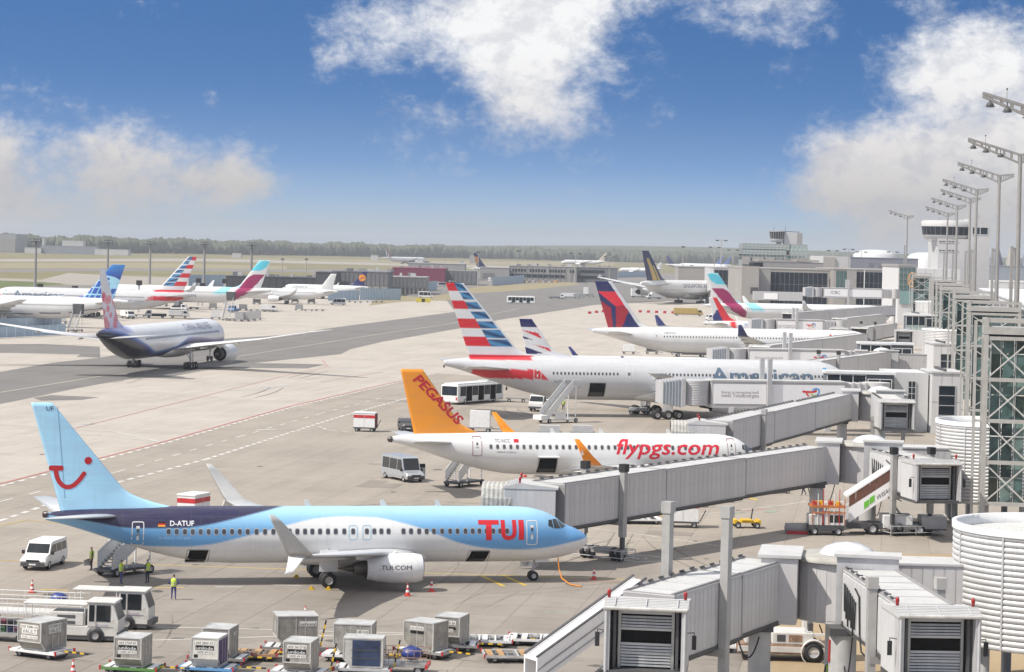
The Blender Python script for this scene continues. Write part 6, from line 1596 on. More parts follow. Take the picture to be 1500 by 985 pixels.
for px, top, d, hd, l in ((1001, 361, 1350, 0, 'slim lamp mast right of the navy and gold fin'), (1047, 362, 1400, 2, 'slim twin lamp mast, left of two before the office building'), (1057, 352, 1150, 2, 'taller twin lamp mast, right of two before the office building'), (1074, 366, 1500, 2, 'short lamp mast at the left corner of the office building'), (1220, 367, 1400, 2, 'lamp mast behind the stone terminal wing, left'), (1243, 365, 1120, 2, 'lamp mast rising in front of the slate warehouse'), (1308, 369, 1500, 2, 'lamp mast behind the white domes'), (1262, 369, 1500, 2, 'lamp mast behind the white domes, left'), (843, 371, 1700, 2, 'slim lamp mast above the long low terminal'), (701, 369, 1500, 0, 'slim pole right of the burgundy hall'), (759, 367, 2000, 0, 'white pole before the wood beyond the low terminal'), (414, 379, 1300, 0, 'slim lamp post left of the far white airliner'), (449, 379, 1300, 0, 'slim lamp post behind the far white airliner'), (893, 376, 1750, 2, 'lamp mast at the right end of the long low terminal')):
    far_mast(l, px, top, d, hd, .3)
# pale blue site fences, docking displays
def fence(label, px0, py0, px1, py1, h=2.0, n=None, back=0):
    a, b = G(px0, py0), G(px1, py1); d = b-a; L = d.length; root = thing('site_fence', label, 'fence', a, atan2(d.y, d.x), 'pale blue site fences'); n = n or max(2, int(L/3.5)); pl = L/n
    me = M().b2((.06, -.05, .1), (pl-.06, .05, h), palblue).mesh('fence_panel')
    for k in range(n): put('fence_panel', me, root, (k*pl, 0, 0))
fence('pale blue site fence under the wing of the taxiing jet', -30, 497, 96, 491, 2.6)
fence('pale blue site fence behind the wing tip of the taxiing jet', -30, 481, 90, 478, 2.4)
fence('pale blue fence below the navy fin with orange disc, left part', 480, 441, 526, 440, 4.2, 8); fence('slatted pale blue fence right of the navy fin with orange disc', 527, 440, 587, 440, 5.0, 16)
fence('pale blue fence rising toward the burgundy hall', 592, 430, 640, 425, 5.0, 10); fence('pale blue fence on the grass before the low terminal', 721, 419, 768, 414, 5.2, 10); fence('pale blue hoarding along the low terminal front', 747, 410, 822, 411, 6.0, 14); fence('pale blue hoarding left of the far striped airliners', 905, 407, 950, 406, 5.0, 8); fence('pale blue barrier behind the far striped fin', 276, 420, 330, 419, 6.0, 9)
for px, top, d, l in ((59, 416, 790, 'left of the blue globe fin'), (110, 419, 790, 'above the globe fin airliner'), (204, 411, 800, 'left of the far striped fin'), (291, 408, 900, 'right of the far striped fin'), (297, 415, 890, 'low, right of the far striped fin'), (329, 409, 930, 'left of the far turquoise fin')):
    b = Dp(px, top, d); root = thing('docking_display', 'black stand display box on a post, %s' % l, 'display board', (b.x, d, 0)); M().b2((-.9, -.5, b.z-1.6), (.9, .5, b.z), black).obj('display_box', root); M().b2((-.3, -.3, 0), (.3, .3, b.z-1.6), lightgrey).obj('post', root)
# ================================================================ vehicles, ground equipment, people
def loftbody(m, stations, mt, wd):
    "stations: (x, [(halfwidth, z) ...]) right side low to high; mirrored"
    n = len(stations[0][1]); vs = []
    for x, pr in stations:
        for (w_, z) in pr: vs.append((x, -w_, z))
        for (w_, z) in reversed(pr): vs.append((x, w_, z))
    k2 = 2*n; fs = [(j*k2+i, j*k2+(i+1) % k2, (j+1)*k2+(i+1) % k2, (j+1)*k2+i) for j in range(len(stations)-1) for i in range(k2)]
    fs.append(tuple(range(k2-1, -1, -1))); e = (len(stations)-1)*k2; fs.append(tuple(range(e, e+k2))); m.add(vs, fs, mt)
def van(label, loc, rz, L=5.3, W=1.95, H=1.95, col=white, group=None, hood=1.0, glass_side=True, dooropen=False, plate=True):
    root = thing('van', label, 'van', loc, rz, group); x1 = L/2; hw = W/2
    P = lambda z0, zb, zt, wt: [(hw*.96, z0), (hw, z0+.25), (hw, zb), (hw*wt, zt)]
    m = M(); wsx = x1-hood-.75
    loftbody(m, [(-x1, P(.38, 1.05, H-.05, .9)), (-x1+.1, P(.3, 1.05, H, .9)), (wsx-.0, P(.3, 1.05, H, .9)), (wsx+.25, P(.3, 1.05, H-.13, .89)), (x1-hood, P(.3, 1.0, 1.12, .93)), (x1-.22, P(.32, .8, .92, .9)), (x1, P(.4, .62, .7, .85))], col, W)
    body = m.obj('body', root, bevel=.05)
    # glazing
    a, b = wsx+.26, x1-hood-.04
    M().quad((a, -hw*.82, H-.17), (b, -hw*.86, 1.15), (b, hw*.86, 1.15), (a, hw*.82, H-.17), wglass).obj('windscreen', root).location = (.02, 0, .02)
    zs = lambda f: 1.1+(H-1.1-.16)*f; ys = lambda z: hw-(hw*.1)*(z-1.05)/(H-1.05)+.006
    for s in (-1, 1):
        spans = [(wsx-.75, b-.15, 'side_window')]
        if glass_side: spans += [(-x1+.25, -x1+.25+(wsx-.9+x1-.3)*.48, 'side_window'), (-x1+.35+(wsx-.9+x1-.3)*.48, wsx-.85, 'side_window')]
        for (p, q, nm) in spans:
            qq = q-.45 if q == b-.15 else q
            M().quad((p, s*ys(1.14), 1.14), (q, s*ys(1.14), 1.14), (qq, s*ys(zs(.9)), zs(.9)), (p, s*ys(zs(.9)), zs(.9)), wglass).obj(nm, root)
        M().box((b-.1, s*(hw+.13), 1.2), (.14, .2, .26), black).obj('mirror', root)
        M().quad((x1-.2, s*hw*.9+.0, .78), (x1-.015, s*hw*.78, .68), (x1-.19, s*hw*.5, .9), (x1-.3, s*hw*.86, .93), alulight).obj('headlight', root).location = (.03, 0, .012)
        M().box((-x1+.0, s*hw*.85, .95), (.06, .12, .45), red).obj('tail_light', root)
        for x in (-x1+.95, x1-.95): wobj(root, x, s*(hw-.12), .34, .24)
    m = M().b2((x1-.12, -hw*.92, .3), (x1+.06, hw*.92, .6), darkgrey).b2((x1-.02, -hw*.5, .64), (x1+.05, hw*.5, .78), black); m.obj('bumper', root)
    M().b2((-x1-.06, -hw*.92, .3), (-x1+.1, hw*.92, .58), darkgrey).obj('bumper', root)
    if plate: M().b2((x1+.06, -.26, .4), (x1+.075, .26, .51), white).obj('number_plate', root)
    if dooropen: M().box((x1-1.75, hw+.42, 1.0), (.08, .85, 1.2), col).box((x1-1.75, hw+.42, 1.55), (.09, .75, .4), wglass).obj('open_door', root)
    return root
def airport_bus(label, loc, rz, L=13.5, W=3.0, H=3.05, group=None, night=False):
    root = thing('bus', label, 'bus', loc, rz, group); x1, hw = L/2, W/2
    M().b2((-x1, -hw, .32), (x1, hw, H), white).obj('body', root, bevel=.16)
    M().b2((-x1+.4, -hw+.3, H), (x1-.4, hw-.3, H+.22), white).b2((x1-4, -.9, H+.2), (x1-1.5, .9, H+.4), lightgrey).obj('roof', root, bevel=.06)
    for e in (-1, 1):
        M().b2((e*x1-.012 if e > 0 else -x1-.02, -hw+.22, 1.4), (e*x1+.02 if e > 0 else -x1+.012, hw-.22, H-.22), bglass).obj('windscreen' if e > 0 else 'rear_window', root, bevel=.0)
        for s in (-1, 1): M().b2((e*x1-.03, s*(hw-.28)-.12, .7), (e*x1+.03, s*(hw-.28)+.12, 1.15), red if e < 0 else alulight).obj('lamp', root)
    n = 7; pw = (L-1.2)/n
    for s in (-1, 1):
        for k in range(n):
            a = -x1+.6+k*pw; dr = k in (1, 3, 5)
            M().b2((a+.05, s*hw-.015, .5 if dr else 1.3), (a+pw-.05, s*hw+.015, H-.25), shade_black if dr and night else bglass).obj('door' if dr else 'side_window', root)
        for x in (-x1+2.2, x1-2.8): wobj(root, x, s*(hw-.15), .46, .3)
        M().path([(x1-.1, s*hw, H-.4), (x1+.3, s*(hw+.25), H-.4), (x1+.35, s*(hw+.3), H-1.0)], .05, black).box((x1+.35, s*(hw+.3), H-1.0), (.12, .25, .5), black).obj('mirror', root)
    M().b2((-x1-.03, -.3, .55), (-x1-.01, .3, .68), white).obj('number_plate', root)
    return root
def person(label, loc, rz, pose='stand', vest=True, top=(.05, .06, .12), legs=(.04, .045, .13), hair=(.03, .022, .018), arm='hips', hgt=1.76, skin=(.5, .32, .24), bag=None):
    "one continuous skinned body; the vest is clothing on top"
    root = thing('person', label, 'person', loc, rz)
    k = hgt/1.76; V = []; E = []; Rr = []
    def v(x, y, z, r, p=None):
        V.append((x*k, y*k, z*k)); Rr.append(r*k)
        if p is not None: E.append((p, len(V)-1))
        return len(V)-1
    st = .22 if pose == 'walk' else .04
    pel = v(0, 0, .95, .13); sp1 = v(0, 0, 1.12, .125, pel); ch = v(.01, 0, 1.32, .15, sp1); nk = v(0, 0, 1.47, .06, ch); h0 = v(.03, 0, 1.56, .075, nk); h1_ = v(.02, 0, 1.64, .1, h0); v(0, 0, 1.72, .07, h1_); v(.115, 0, 1.62, .012, h1_)
    for s in (-1, 1):
        f = st*s if pose == 'walk' else 0
        hp = v(f*.15, s*.095, .9, .1, pel); kn = v(f*.7+.03, s*.12, .5, .065, hp); an = v(f*1.1-(.12 if f < 0 else 0), s*.13, .1+(.06 if f < 0 else 0), .042, kn); v(an and f*1.1+.13-(.12 if f < 0 else 0), s*.145, .04, .035, an)
        sh = v(0, s*.19, 1.4, .062, ch)
        if arm == 'hips': elb = v(-.1, s*.36, 1.17, .045, sh); wr = v(.06, s*.22, 1.0, .033, elb); d = Vector((.06, -s*.05, -.02))
        elif arm == 'swing': elb = v(-s*.12, s*.26, 1.14, .045, sh); wr = v(-s*.15+.08, s*.27, .92, .033, elb); d = Vector((.02, 0, -.09))
        else: elb = v(.02, s*.26, 1.12, .045, sh); wr = v(.1, s*.25, .88, .033, elb); d = Vector((.02, 0, -.09))
        w_ = Vector(V[wr])/k; pm = v(*(w_+d*.7), .035, wr)
        for j in range(4):
            q = w_+d*.9; o_ = (j-1.5)*.018; a = v(q.x+o_, q.y, q.z, .009, pm); l = (.05, .06, .056, .042)[j]; u = d.normalized()
            b = v(q.x+o_+u.x*l, q.y+u.y*l-s*.006, q.z+u.z*l, .0085, a); v(q.x+o_+u.x*l*1.6, q.y+u.y*l*1.6-s*.02, q.z+u.z*l*1.6, .007, b)
        q = w_+d*.4; a = v(q.x+.03, q.y-s*.01, q.z-.01, .011, pm); v(q.x+.055, q.y-s*.02, q.z-.035, .009, a)
    me = bpy.data.meshes.new('body'); me.from_pydata(V, E, []); o = bpy.data.objects.new('body', me); COL.objects.link(o)
    sk_ = o.modifiers.new('skin', 'SKIN'); sk_.use_smooth_shade = True
    for i, d_ in enumerate(me.skin_vertices[0].data): d_.radius = (Rr[i], Rr[i]); d_.use_root = i == 0
    sb = o.modifiers.new('sub', 'SUBSURF'); sb.levels = sb.render_levels = 1
    dg = bpy.context.evaluated_depsgraph_get(); bme = bpy.data.meshes.new_from_object(o.evaluated_get(dg)); bpy.data.objects.remove(o)
    at = bme.color_attributes.new('livery', 'FLOAT_COLOR', 'POINT'); buf = []
    for q in bme.vertices:
        x, y, z = q.co/k
        c = hair if z > 1.66 or (z > 1.57 and x < -.0) else (skin if z > 1.47 else (top if z > .98 else legs))
        if z < .09: c = (.02, .02, .02)
        if .72 < z < 1.0 and abs(y) > .22 and arm != 'hips': c = skin
        if arm == 'hips' and .93 < z < 1.03 and .17 < abs(y) < .3: c = skin
        buf += [*c, 1]
    at.data.foreach_set('color', buf); bme.materials.clear(); bme.materials.append(attrmat('clothing', .8, 0, .05)); put('body', bme, root)
    if vest:
        m = M(); n = 14; vs = []; lv = [(.92, .165, .2), (1.05, .155, .185), (1.2, .165, .2), (1.34, .17, .215), (1.42, .12, .19), (1.46, .07, .1)]
        for (z, a, b) in lv:
            for j in range(n): vs.append((a*k*cos(2*pi*j/n), b*k*sin(2*pi*j/n), z*k))
        m.add(vs, [(i*n+j, i*n+(j+1) % n, (i+1)*n+(j+1) % n, (i+1)*n+j) for i in range(len(lv)-1) for j in range(n)], hivis, True)
        vo = m.obj('vest', root)
        m = M()
        for z in (1.03, 1.18): m.lathe((0, 0, z*k), [(.178*k, -.025), (.178*k, .025)], alulight, n)
        st_ = m.mesh('stripe'); 
        for q in st_.vertices: q.co.y *= 1.17
        put('reflective_stripe', st_, vo)
    return root
# ---- vans and cars
van('white van with a dark bumper parked behind the light blue tail', G(64, 830), radians(-98), 5.0, 1.95, 1.95, glass_side=True)
van('silver minibus with an open cab door under the orange fin', G(590, 703), radians(-62), 6.3, 2.05, 2.5, mat('silver_paint', (.5, .52, .54), .3, .5, var=.05), hood=1.0, dooropen=True)
airport_bus('wide white airport bus with dark doors seen from behind, beside the striped fin', G(692, 590), radians(60), 13.8, 3.1, 3.0, night=True)
airport_bus('white city bus with a dark window band on the far taxiway', G(763, 445), radians(0), 12.2, 2.6, 3.0)
van('far white van beyond the burgundy hall, on the service road', G(624, 436.5), radians(0), 6.8, 2.4, 2.9)
van('far white van standing below the navy fin with orange disc', G(495, 447), radians(185), 6.2, 2.3, 2.6); 
car = van('dark grey car half hidden behind the orange fin', G(595, 631), radians(-80), 4.2, 1.8, 1.5, darkgrey, hood=1.1)
def truck(label, loc, rz, L=6.5, boxm=white, boxh=2.8, cabm=white, group=None, open_=False, cat='truck'):
    root = thing('truck', label, cat, loc, rz, group); x1 = L/2
    m = M(); loftbody(m, [(x1-2.0, [(1.1, .5), (1.15, .9), (1.15, 1.4), (1.05, 2.35)]), (x1-.7, [(1.1, .5), (1.15, .9), (1.15, 1.4), (1.05, 2.35)]), (x1-.15, [(1.1, .5), (1.15, .8), (1.12, 1.35), (1.0, 1.5)]), (x1, [(1.05, .5), (1.1, .8), (1.05, 1.2), (.95, 1.25)])], cabm, 2.3); m.obj('cab', root, bevel=.05)
    M().quad((x1-.66, -.95, 2.22), (x1-.12, -1.0, 1.5), (x1-.12, 1.0, 1.5), (x1-.66, .95, 2.22), wglass).obj('windscreen', root).location = (.03, 0, .03)
    for s in (-1, 1): M().quad((x1-1.7, s*1.16, 1.45), (x1-.5, s*1.16, 1.45), (x1-.8, s*1.08, 2.15), (x1-1.7, s*1.08, 2.15), wglass).obj('side_window', root)
    if boxh: M().b2((-x1, -1.2, .75), (x1-2.1, 1.2, .75+boxh), boxm).obj('cargo_box', root, bevel=.03)
    M().b2((-x1, -1.1, .5), (x1-.2, 1.1, .72), darkgrey).obj('chassis', root)
    for s in (-1, 1):
        for x in (-x1+1.2, x1-1.2): wobj(root, x, s*1.0, .45, .3)
    M().b2((x1-.02, -1.1, .45), (x1+.1, 1.1, .75), darkgrey).obj('bumper', root)
    return root
def far_dolly(label, px, py, rz=0.0, load=None, group='carts standing on the far apron', wd=2.6):
    root = thing('cart', label, 'cart', G(px, py), rz, group); M().b2((-1.6, -.8, .5), (1.6, .8, .68), steel).beam((1.6, 0, .5), (2.6, 0, .45), .08, .08, darkgrey).obj('platform', root)
    for x in (-1.1, 1.1):
        for s in (-1, 1): wobj(root, x, s*.7, .28, .2)
    if load: M().b2((-1.3, -.75, .68), (1.3, .75, .68+load[1]), load[0]).obj('load', root)
    return root
# ---- containers
def uld(label, loc, rz, z=.5, body=alu, top=None, texts=(), door=None, code=None, w=2.0, d=1.53, h=1.63, group='air cargo containers on dollies', bright=False):
    "box container; the sloped lower edge faces local -x"
    root = thing('container', label, 'cargo container', (loc[0], loc[1], z), rz, group); b = body
    pr = [(-w/2+.44, 0), (w/2, 0), (w/2, h), (-w/2, h), (-w/2, .5)]
    M().prism(pr, -d/2, d/2, b).obj('container_body', root, bevel=.012)
    fr = M(); r = .035
    for y in (-d/2, d/2):
        for a, e in zip(pr, pr[1:]+pr[:1]): fr.beam((a[0], y, a[1]), (e[0], y, e[1]), .06, .06, alulight)
    for a in pr: fr.beam((a[0], -d/2, a[1]), (a[0], d/2, a[1]), .06, .06, alulight)
    fr.obj('edge_frame', root)
    M().b2((-w/2+.02, -d/2+.02, h+.004), (w/2-.02, d/2-.02, h+.012), top or alulight).obj('top_sheet', root)
    M().b2((-w/2+.4, -d/2-.03, -.03), (w/2+.03, d/2+.03, .05), alulight).obj('base_rail', root)
    if door:
        M().b2((-w/2+.5, -d/2-.03, .1), (w/2-.12, -d/2-.012, h-.1), door).obj('door_curtain', root)
        for zz2 in (.5, .95): M().b2((-w/2+.45, -d/2-.04, zz2), (w/2-.08, -d/2-.03, zz2+.05), darkgrey).obj('strap', root)
    else:
        for q in (-.1, .45): M().b2((q-.02, -d/2-.02, .08), (q+.02, -d/2+.01, h-.06), alulight).obj('stiffener', root)
    for (face, txt, u, v_, ht, wdth, bg, fg) in texts:
        # face 'f' = local -x wall, 's' = local -y wall
        o, ux = ((-w/2-.014, 0, 0), (0, -1, 0)) if face == 'f' else ((0, -d/2-.02, 0), (1, 0, 0))
        O = Vector(o)+Vector(ux)*u+Vector((0, 0, v_)); nrm = Vector((-1, 0, 0)) if face == 'f' else Vector((0, -1, 0))
        if bg: q = Vector(ux)*(wdth/2+.05); z_ = Vector((0, 0, 1)); M().add([O-q-z_*.04, O+q-z_*.04, O+q+z_*(ht+.05), O-q+z_*(ht+.05)], [(0, 1, 2, 3)], ink(bg)).obj('label_plate', root)
        if txt: sign_text(txt, root, ink(fg), O+nrm*.006, ux, (0, 0, 1), width=wdth, height=ht)
    return root
UN = lambda a: [('f', a, 0, 1.3, .13, 1.0, (225, 222, 215), (40, 40, 40)), ('f', 'unilode', 0, 1.0, .17, .95, (28, 28, 28), (235, 235, 235)), ('f', 'TARE 69 KG', 0, .8, .12, .95, (225, 222, 215), (50, 50, 50)), ('f', '', -.5, .56, .1, .12, (30, 30, 30), (0, 0, 0))]
def dolly(label, loc, rz, col=steel, L=3.3, W=1.75, group='container dollies on the near apron', roll=True, bar=True, wood=False, barup=False, end=red):
    root = thing('dolly', label, 'dolly', loc, rz, group)
    fr = M()
    for s in (-1, 1): fr.b2((-L/2, s*W/2-.06, .32), (L/2, s*W/2+.06, .46), col)
    for k in range(5): fr.b2((-L/2+k*(L-.1)/4, -W/2, .32), (-L/2+.1+k*(L-.1)/4, W/2, .44), col)
    fr.obj('frame', root)
    M().b2((-L/2+.2, -W/2+.3, .14), (L/2-.2, W/2-.3, .32), darkgrey).obj('underside_shade_box', root)  # dark box added in place of the shade between the wheels
    if roll:
        me = M().b2((-.17, -W/2+.08, .45), (.17, W/2-.08, .49), white if not wood else tan).mesh('deck_plate')
        for k in range(6): put('deck_plate', me, root, (-L/2+.35+k*(L-.7)/5, 0, 0)) if k != 2 and k != 4 else None
        rm = M().tube((0, -W/2+.1, .46), (0, W/2-.1, .46), .035, steel, 8).mesh('roller')
        for k in range(8): put('roller', rm, root, (-L/2+.55+k*(L-1.1)/7, 0, 0))
    for s in (-1, 1):
        for e in (-1, 1): M().b2((e*L/2-.05, s*W/2-.06, .3), (e*L/2+.05, s*W/2+.06, .54), end).obj('corner_stop', root)
        for x in (-L/2+.6, L/2-.6): wobj(root, x, s*(W/2-.2), .21, .16, midgrey)
    if bar:
        x = L/2
        if barup:
            for k in range(6): M().beam((x+.1+.05*k, 0, .5+.25*k), (x+.15+.05*k, 0, .75+.25*k), .09, .09, (yellow, black)[k % 2]).obj('tow_bar', root)
        else:
            for k in range(6): M().beam((x+.28*k, 0, .46), (x+.28*(k+1), 0, .46), .08, .08, (yellow, black)[k % 2]).obj('tow_bar', root)
    return root
RG = -GRID
def uld_on(px, py, ll, dl, rz=RG, col=steel, **kw):
    "container whose sloped side faces the camera; dolly beneath"
    p = G(px, py); a = rz-pi/2
    dolly(dl, p, rz+pi/2 if kw.pop('along', False) else rz, col, barup=kw.pop('barup', False), bar=kw.pop('bar', True), L=kw.pop('L', 3.2))
    return uld(ll, p, rz+pi/2+kw.pop('tw', 0.0), **kw)
uld_on(61, 962, 'silver container with a white name plate on two sides, furthest left', 'white dolly under the silver container furthest left', radians(-28), white, L=3.3, w=2.3, d=1.65, texts=[('f', 'DQF 20886 UN', 0, 1.3, .13, 1.2, (225, 222, 215), (40, 40, 40)), ('f', 'VAULT', 0, .98, .22, 1.0, (225, 222, 215), (60, 70, 90)), ('f', 'TARE 120 KG', 0, .72, .1, 1.1, (225, 222, 215), (120, 120, 120)), ('s', 'DQF 20886 UN', .1, 1.28, .13, 1.1, (225, 222, 215), (40, 40, 40)), ('s', 'VAULT', .1, .98, .2, 1.0, (225, 222, 215), (60, 70, 90))])
uld_on(194, 987, 'tall silver container with black band lettering above the green dolly', 'green dolly at the lower left', RG, green, texts=UN('AKE 77347 BT'))
p = uld_on(306, 987, 'white topped container with black band lettering and purple side above the blue dolly', 'light blue dolly at the bottom', RG, mat('light_blue_paint', (.12, .3, .55), .5), texts=UN('AKE 20041 KT'), body=mat('cream_panel', (.6, .59, .54), .5), top=white)
M().b2((-.9, -.78, .1), (.9, -.768, 1.5), purple).obj('door_curtain', p)
uld('plain silver container just behind the white topped one', G(322, 972), RG+pi/2, texts=[('s', 'AKE', .3, 1.15, .12, .5, (225, 222, 215), (50, 50, 50))])
dolly('grey dolly behind the white topped container', G(322, 972), RG)
uld_on(440, 993, 'silver container with black band lettering in the middle of the bottom row', 'pale grey dolly below the middle container', RG, lightgrey, texts=UN('AKE 36127 BJ'), barup=True)
uld('weathered silver container with a white label behind the middle one', G(432, 955), RG+pi*.12, w=2.4, d=2.0, h=1.75, texts=[('f', '', 0, .8, .5, .3, (180, 180, 175), (0, 0, 0)), ('s', 'personal', .6, 1.2, .2, .9, (225, 222, 215), (40, 40, 40))]); dolly('rusty dolly behind the middle container', G(426, 957), RG+.1, steel, barup=True)
uld('bright silver container behind the one with the blue canvas', G(519, 965), RG+pi*.02, w=2.2, d=1.9, texts=[('s', 'AKE 33105', .6, 1.15, .15, .6, (225, 222, 215), (40, 40, 40))]); dolly('white dolly behind the container with blue canvas', G(515, 968), RG, white)
uld_on(533, 988, 'silver container with a dark blue canvas front', 'pale dolly under the container with blue canvas', RG-pi/2+.1, lightgrey, along=True, tw=0.0, door=canvas, body=alulight, barup=True, w=2.2)
uld('silver container with two white labels behind the cage cart', G(623, 962), RG-.35, w=2.0, d=1.7, texts=[('s', 'AKE 25378 BS', -.1, 1.2, .13, .8, (225, 222, 215), (40, 40, 40)), ('s', '', -.1, 1.0, .06, .8, (30, 30, 30), (0, 0, 0)), ('f', 'AKE 25378', 0, 1.2, .16, .7, (225, 222, 215), (40, 40, 40))]); dolly('grey dolly under the container with two white labels', G(623, 962), RG-.35)
uld('silver container with a white plate, rightmost of the near row', G(661, 953), RG-.12+pi/2, texts=[('f', 'AKE 12901 BA', 0, 1.22, .16, 1.0, (225, 222, 215), (40, 40, 40)), ('f', '', 0, .95, .06, 1.0, (30, 30, 30), (0, 0, 0)), ('f', 'R 69 KG', -.1, .78, .13, .9, (225, 222, 215), (40, 40, 40))]); dolly('grey dolly under the rightmost container', G(661, 953), RG+.1)
for px, py, rz, wd_, l in ((702, 945, RG+.15, False, 'empty white slatted dolly just right of the container row'), (792, 944, RG+.1, False, 'empty white slatted dolly left of the white stairs'), (757, 968, RG+.25, True, 'empty dolly with orange timber deck beside the white stairs'), (1030, 952, RG+.1, False, 'empty white slatted dolly right of the foreground bridge cab')):
    dolly(l, G(px, py), rz, white if not wd_ else alulight, L=4.0, W=2.2, wood=wd_, bar=px < 760)
dolly('rusty open dolly between the white topped container and the weathered one', G(372, 966), RG+.1, rust, L=2.9, wood=True)
dolly('flat white dolly with grey deck right of the light blue nose', G(932, 766), radians(6), white, L=4.4, W=2.6, barup=True)
# ---- white and red carts, cage carts
def redcart(label, px, py, rz, sidem=white, barup=True):
    root = thing('cart', label, 'baggage cart', G(px, py), rz, 'closed red and white carts'); 
    M().b2((-1.4, -.85, .55), (1.4, .85, 2.35), white).b2((-1.45, -.9, 2.35), (1.45, .9, 2.5), white).obj('box', root, bevel=.03)
    for (lo, hi) in (((-1.41, -.865, 1.75), (1.41, -.85, 2.15)), ((-1.415, -.86, 1.75), (-1.4, .86, 2.15)), ((1.4, -.86, 1.75), (1.415, .86, 2.15))): M().b2(lo, hi, red).obj('red_band', root)
    if sidem is not white: M().b2((1.41, -.85, .6), (1.43, .85, 2.3), sidem).obj('side_curtain', root)
    M().b2((-.02, -.87, .6), (.02, -.85, 2.3), lightgrey).obj('door_gap', root); M().b2((-1.45, -.85, .4), (1.45, .85, .55), darkgrey).obj('frame', root)
    for s in (-1, 1):
        for x in (-1.0, 1.0): wobj(root, x, s*.7, .26, .18)
    M().beam((1.5, 0, .5), (2.0, 0, 1.5), .08, .08, darkgrey).obj('tow_bar', root)
redcart('white baggage cart with a red band behind the grey post', 1000, 772, radians(-4)); redcart('white baggage cart with a red band and maroon side alone on the apron', 535, 632, radians(-8), mat('maroon_curtain', (.14, .03, .04), .7)); redcart('white baggage cart with a red band behind the light blue airliner', 283, 765, radians(70))
def cagecart(label, px, py, rz, load, L=2.8, rail=.85, cols=None, group='open cage carts'):
    root = thing('cart', label, 'baggage cart', G(px, py), rz, group); W_ = 1.6; rm = cols or lightgrey
    M().b2((-L/2, -W_/2, .45), (L/2, W_/2, .6), steel).b2((-L/2-.05, -W_/2-.05, .4), (-L/2+.1, W_/2+.05, .62), red).b2((L/2-.1, -W_/2-.05, .4), (L/2+.05, W_/2+.05, .62), red).obj('platform', root)
    m = M()
    for s in (-1, 1):
        for zz2 in (.6+rail*.5, .6+rail): m.path([(-L/2, s*W_/2, zz2), (L/2, s*W_/2, zz2)], .025, rm)
        for k in range(9): m.path([(-L/2+k*L/8, s*W_/2, .6), (-L/2+k*L/8, s*W_/2, .6+rail)], .018, rm)
        m.path([(s*L/2, -W_/2, .6+rail), (s*L/2, W_/2, .6+rail)], .025, rm)
    m.obj('cage', root)
    for s in (-1, 1):
        for x in (-L/2+.5, L/2-.5): wobj(root, x, s*.65, .27, .18)
    r = random.Random(int(px))
    for k in range(load):
        c = [(.14, .03, .05), (.03, .03, .035), (.05, .13, .06), (.04, .05, .12), (.12, .05, .09), (.1, .1, .1)][k % 6]
        b_ = thing('suitcase', '%s suitcase lying in the %s' % (('dark red', 'black', 'green', 'navy', 'plum', 'grey')[k % 6], label.replace('cage cart full of coloured bags', 'bag cart').replace('cage cart loaded with dark bags', 'bag cart').replace('cage cart with white railings', 'white railed cart')), 'suitcase', G(px, py)+Vector((cos(rz)*((k % 5)-2)*.5-sin(rz)*((k//5 % 2)-.5)*.7, sin(rz)*((k % 5)-2)*.5+cos(rz)*((k//5 % 2)-.5)*.7, .6+.36*(k//10))), rz+r.random()*.6, 'bags in '+label)
        M().b2((-.23, -.3, 0), (.23, .3, .34), mat('bag_%d' % (k % 6), c, .6)).obj('shell', b_, bevel=.04); M().b2((-.1, -.32, .14), (.1, -.3, .2), black).obj('handle', b_)
    return root
cagecart('cage cart full of coloured bags under the long bridge', 1005, 742, radians(5), 16, 3.2, 1.0, darkgrey); cagecart('cage cart with white railings under the long bridge', 1042, 735, radians(8), 4, 3.4, 1.0, white)
cagecart('cage cart with rusty rails and a blue sack near the container row', 590, 986, radians(-5), 0, 2.9, .8, rust); cagecart('cage cart loaded with dark bags at the left edge', 8, 938, radians(-12), 14, 3.4, .9, lightgrey)
def sack(label, loc, r=.5, mt=None):
    o = thing('sack', label, 'sack', loc); m = M().sphere((0, 0, r*.6), r, mt or mat('blue_plastic', (.03, .05, .22), .4, var=.5, scale=4), 12, 8, (1.2, .9, .7)); rr = random.Random(5)
    m.v = [(x*(1+.2*rr.random()), y*(1+.2*rr.random()), z*(1+.25*rr.random())) for x, y, z in m.v]; m.obj('sack_body', o)
sack('blue plastic sack lying on the rusty cage cart', G(603, 985)+Vector((0, 0, .75))); sack('blue plastic bags on the white railed ramp', G(84, 908)+Vector((0, .4, 1.0)), .45)
# railed ramp left of the loaders
rr_ = thing('railed_cart', 'long white railed cart behind the two cargo loaders', 'railed cart', G(45, 914), radians(-6)); m = M()
M().b2((-3.6, -1.0, .7), (3.6, 1.0, .85), offwhite).obj('platform', rr_)
for s in (-1, 1):
    for z_ in (1.35, 1.9): m.path([(-3.6, s, z_), (3.6, s, z_)], .025, white)
    for k in range(22 if s < 0 else 6): m.path([(-3.6+k*7.2/(21 if s < 0 else 5), s, .85), (-3.6+k*7.2/(21 if s < 0 else 5), s, 1.9)], .014, white)
m.path([(-3.6, -1, 1.9), (-3.6, 1, 1.9)], .035, white); m.obj('railing', rr_)
for x in (-2.6, 2.6):
    for s in (-1, 1): wobj(rr_, x, s*.85, .36, .25)
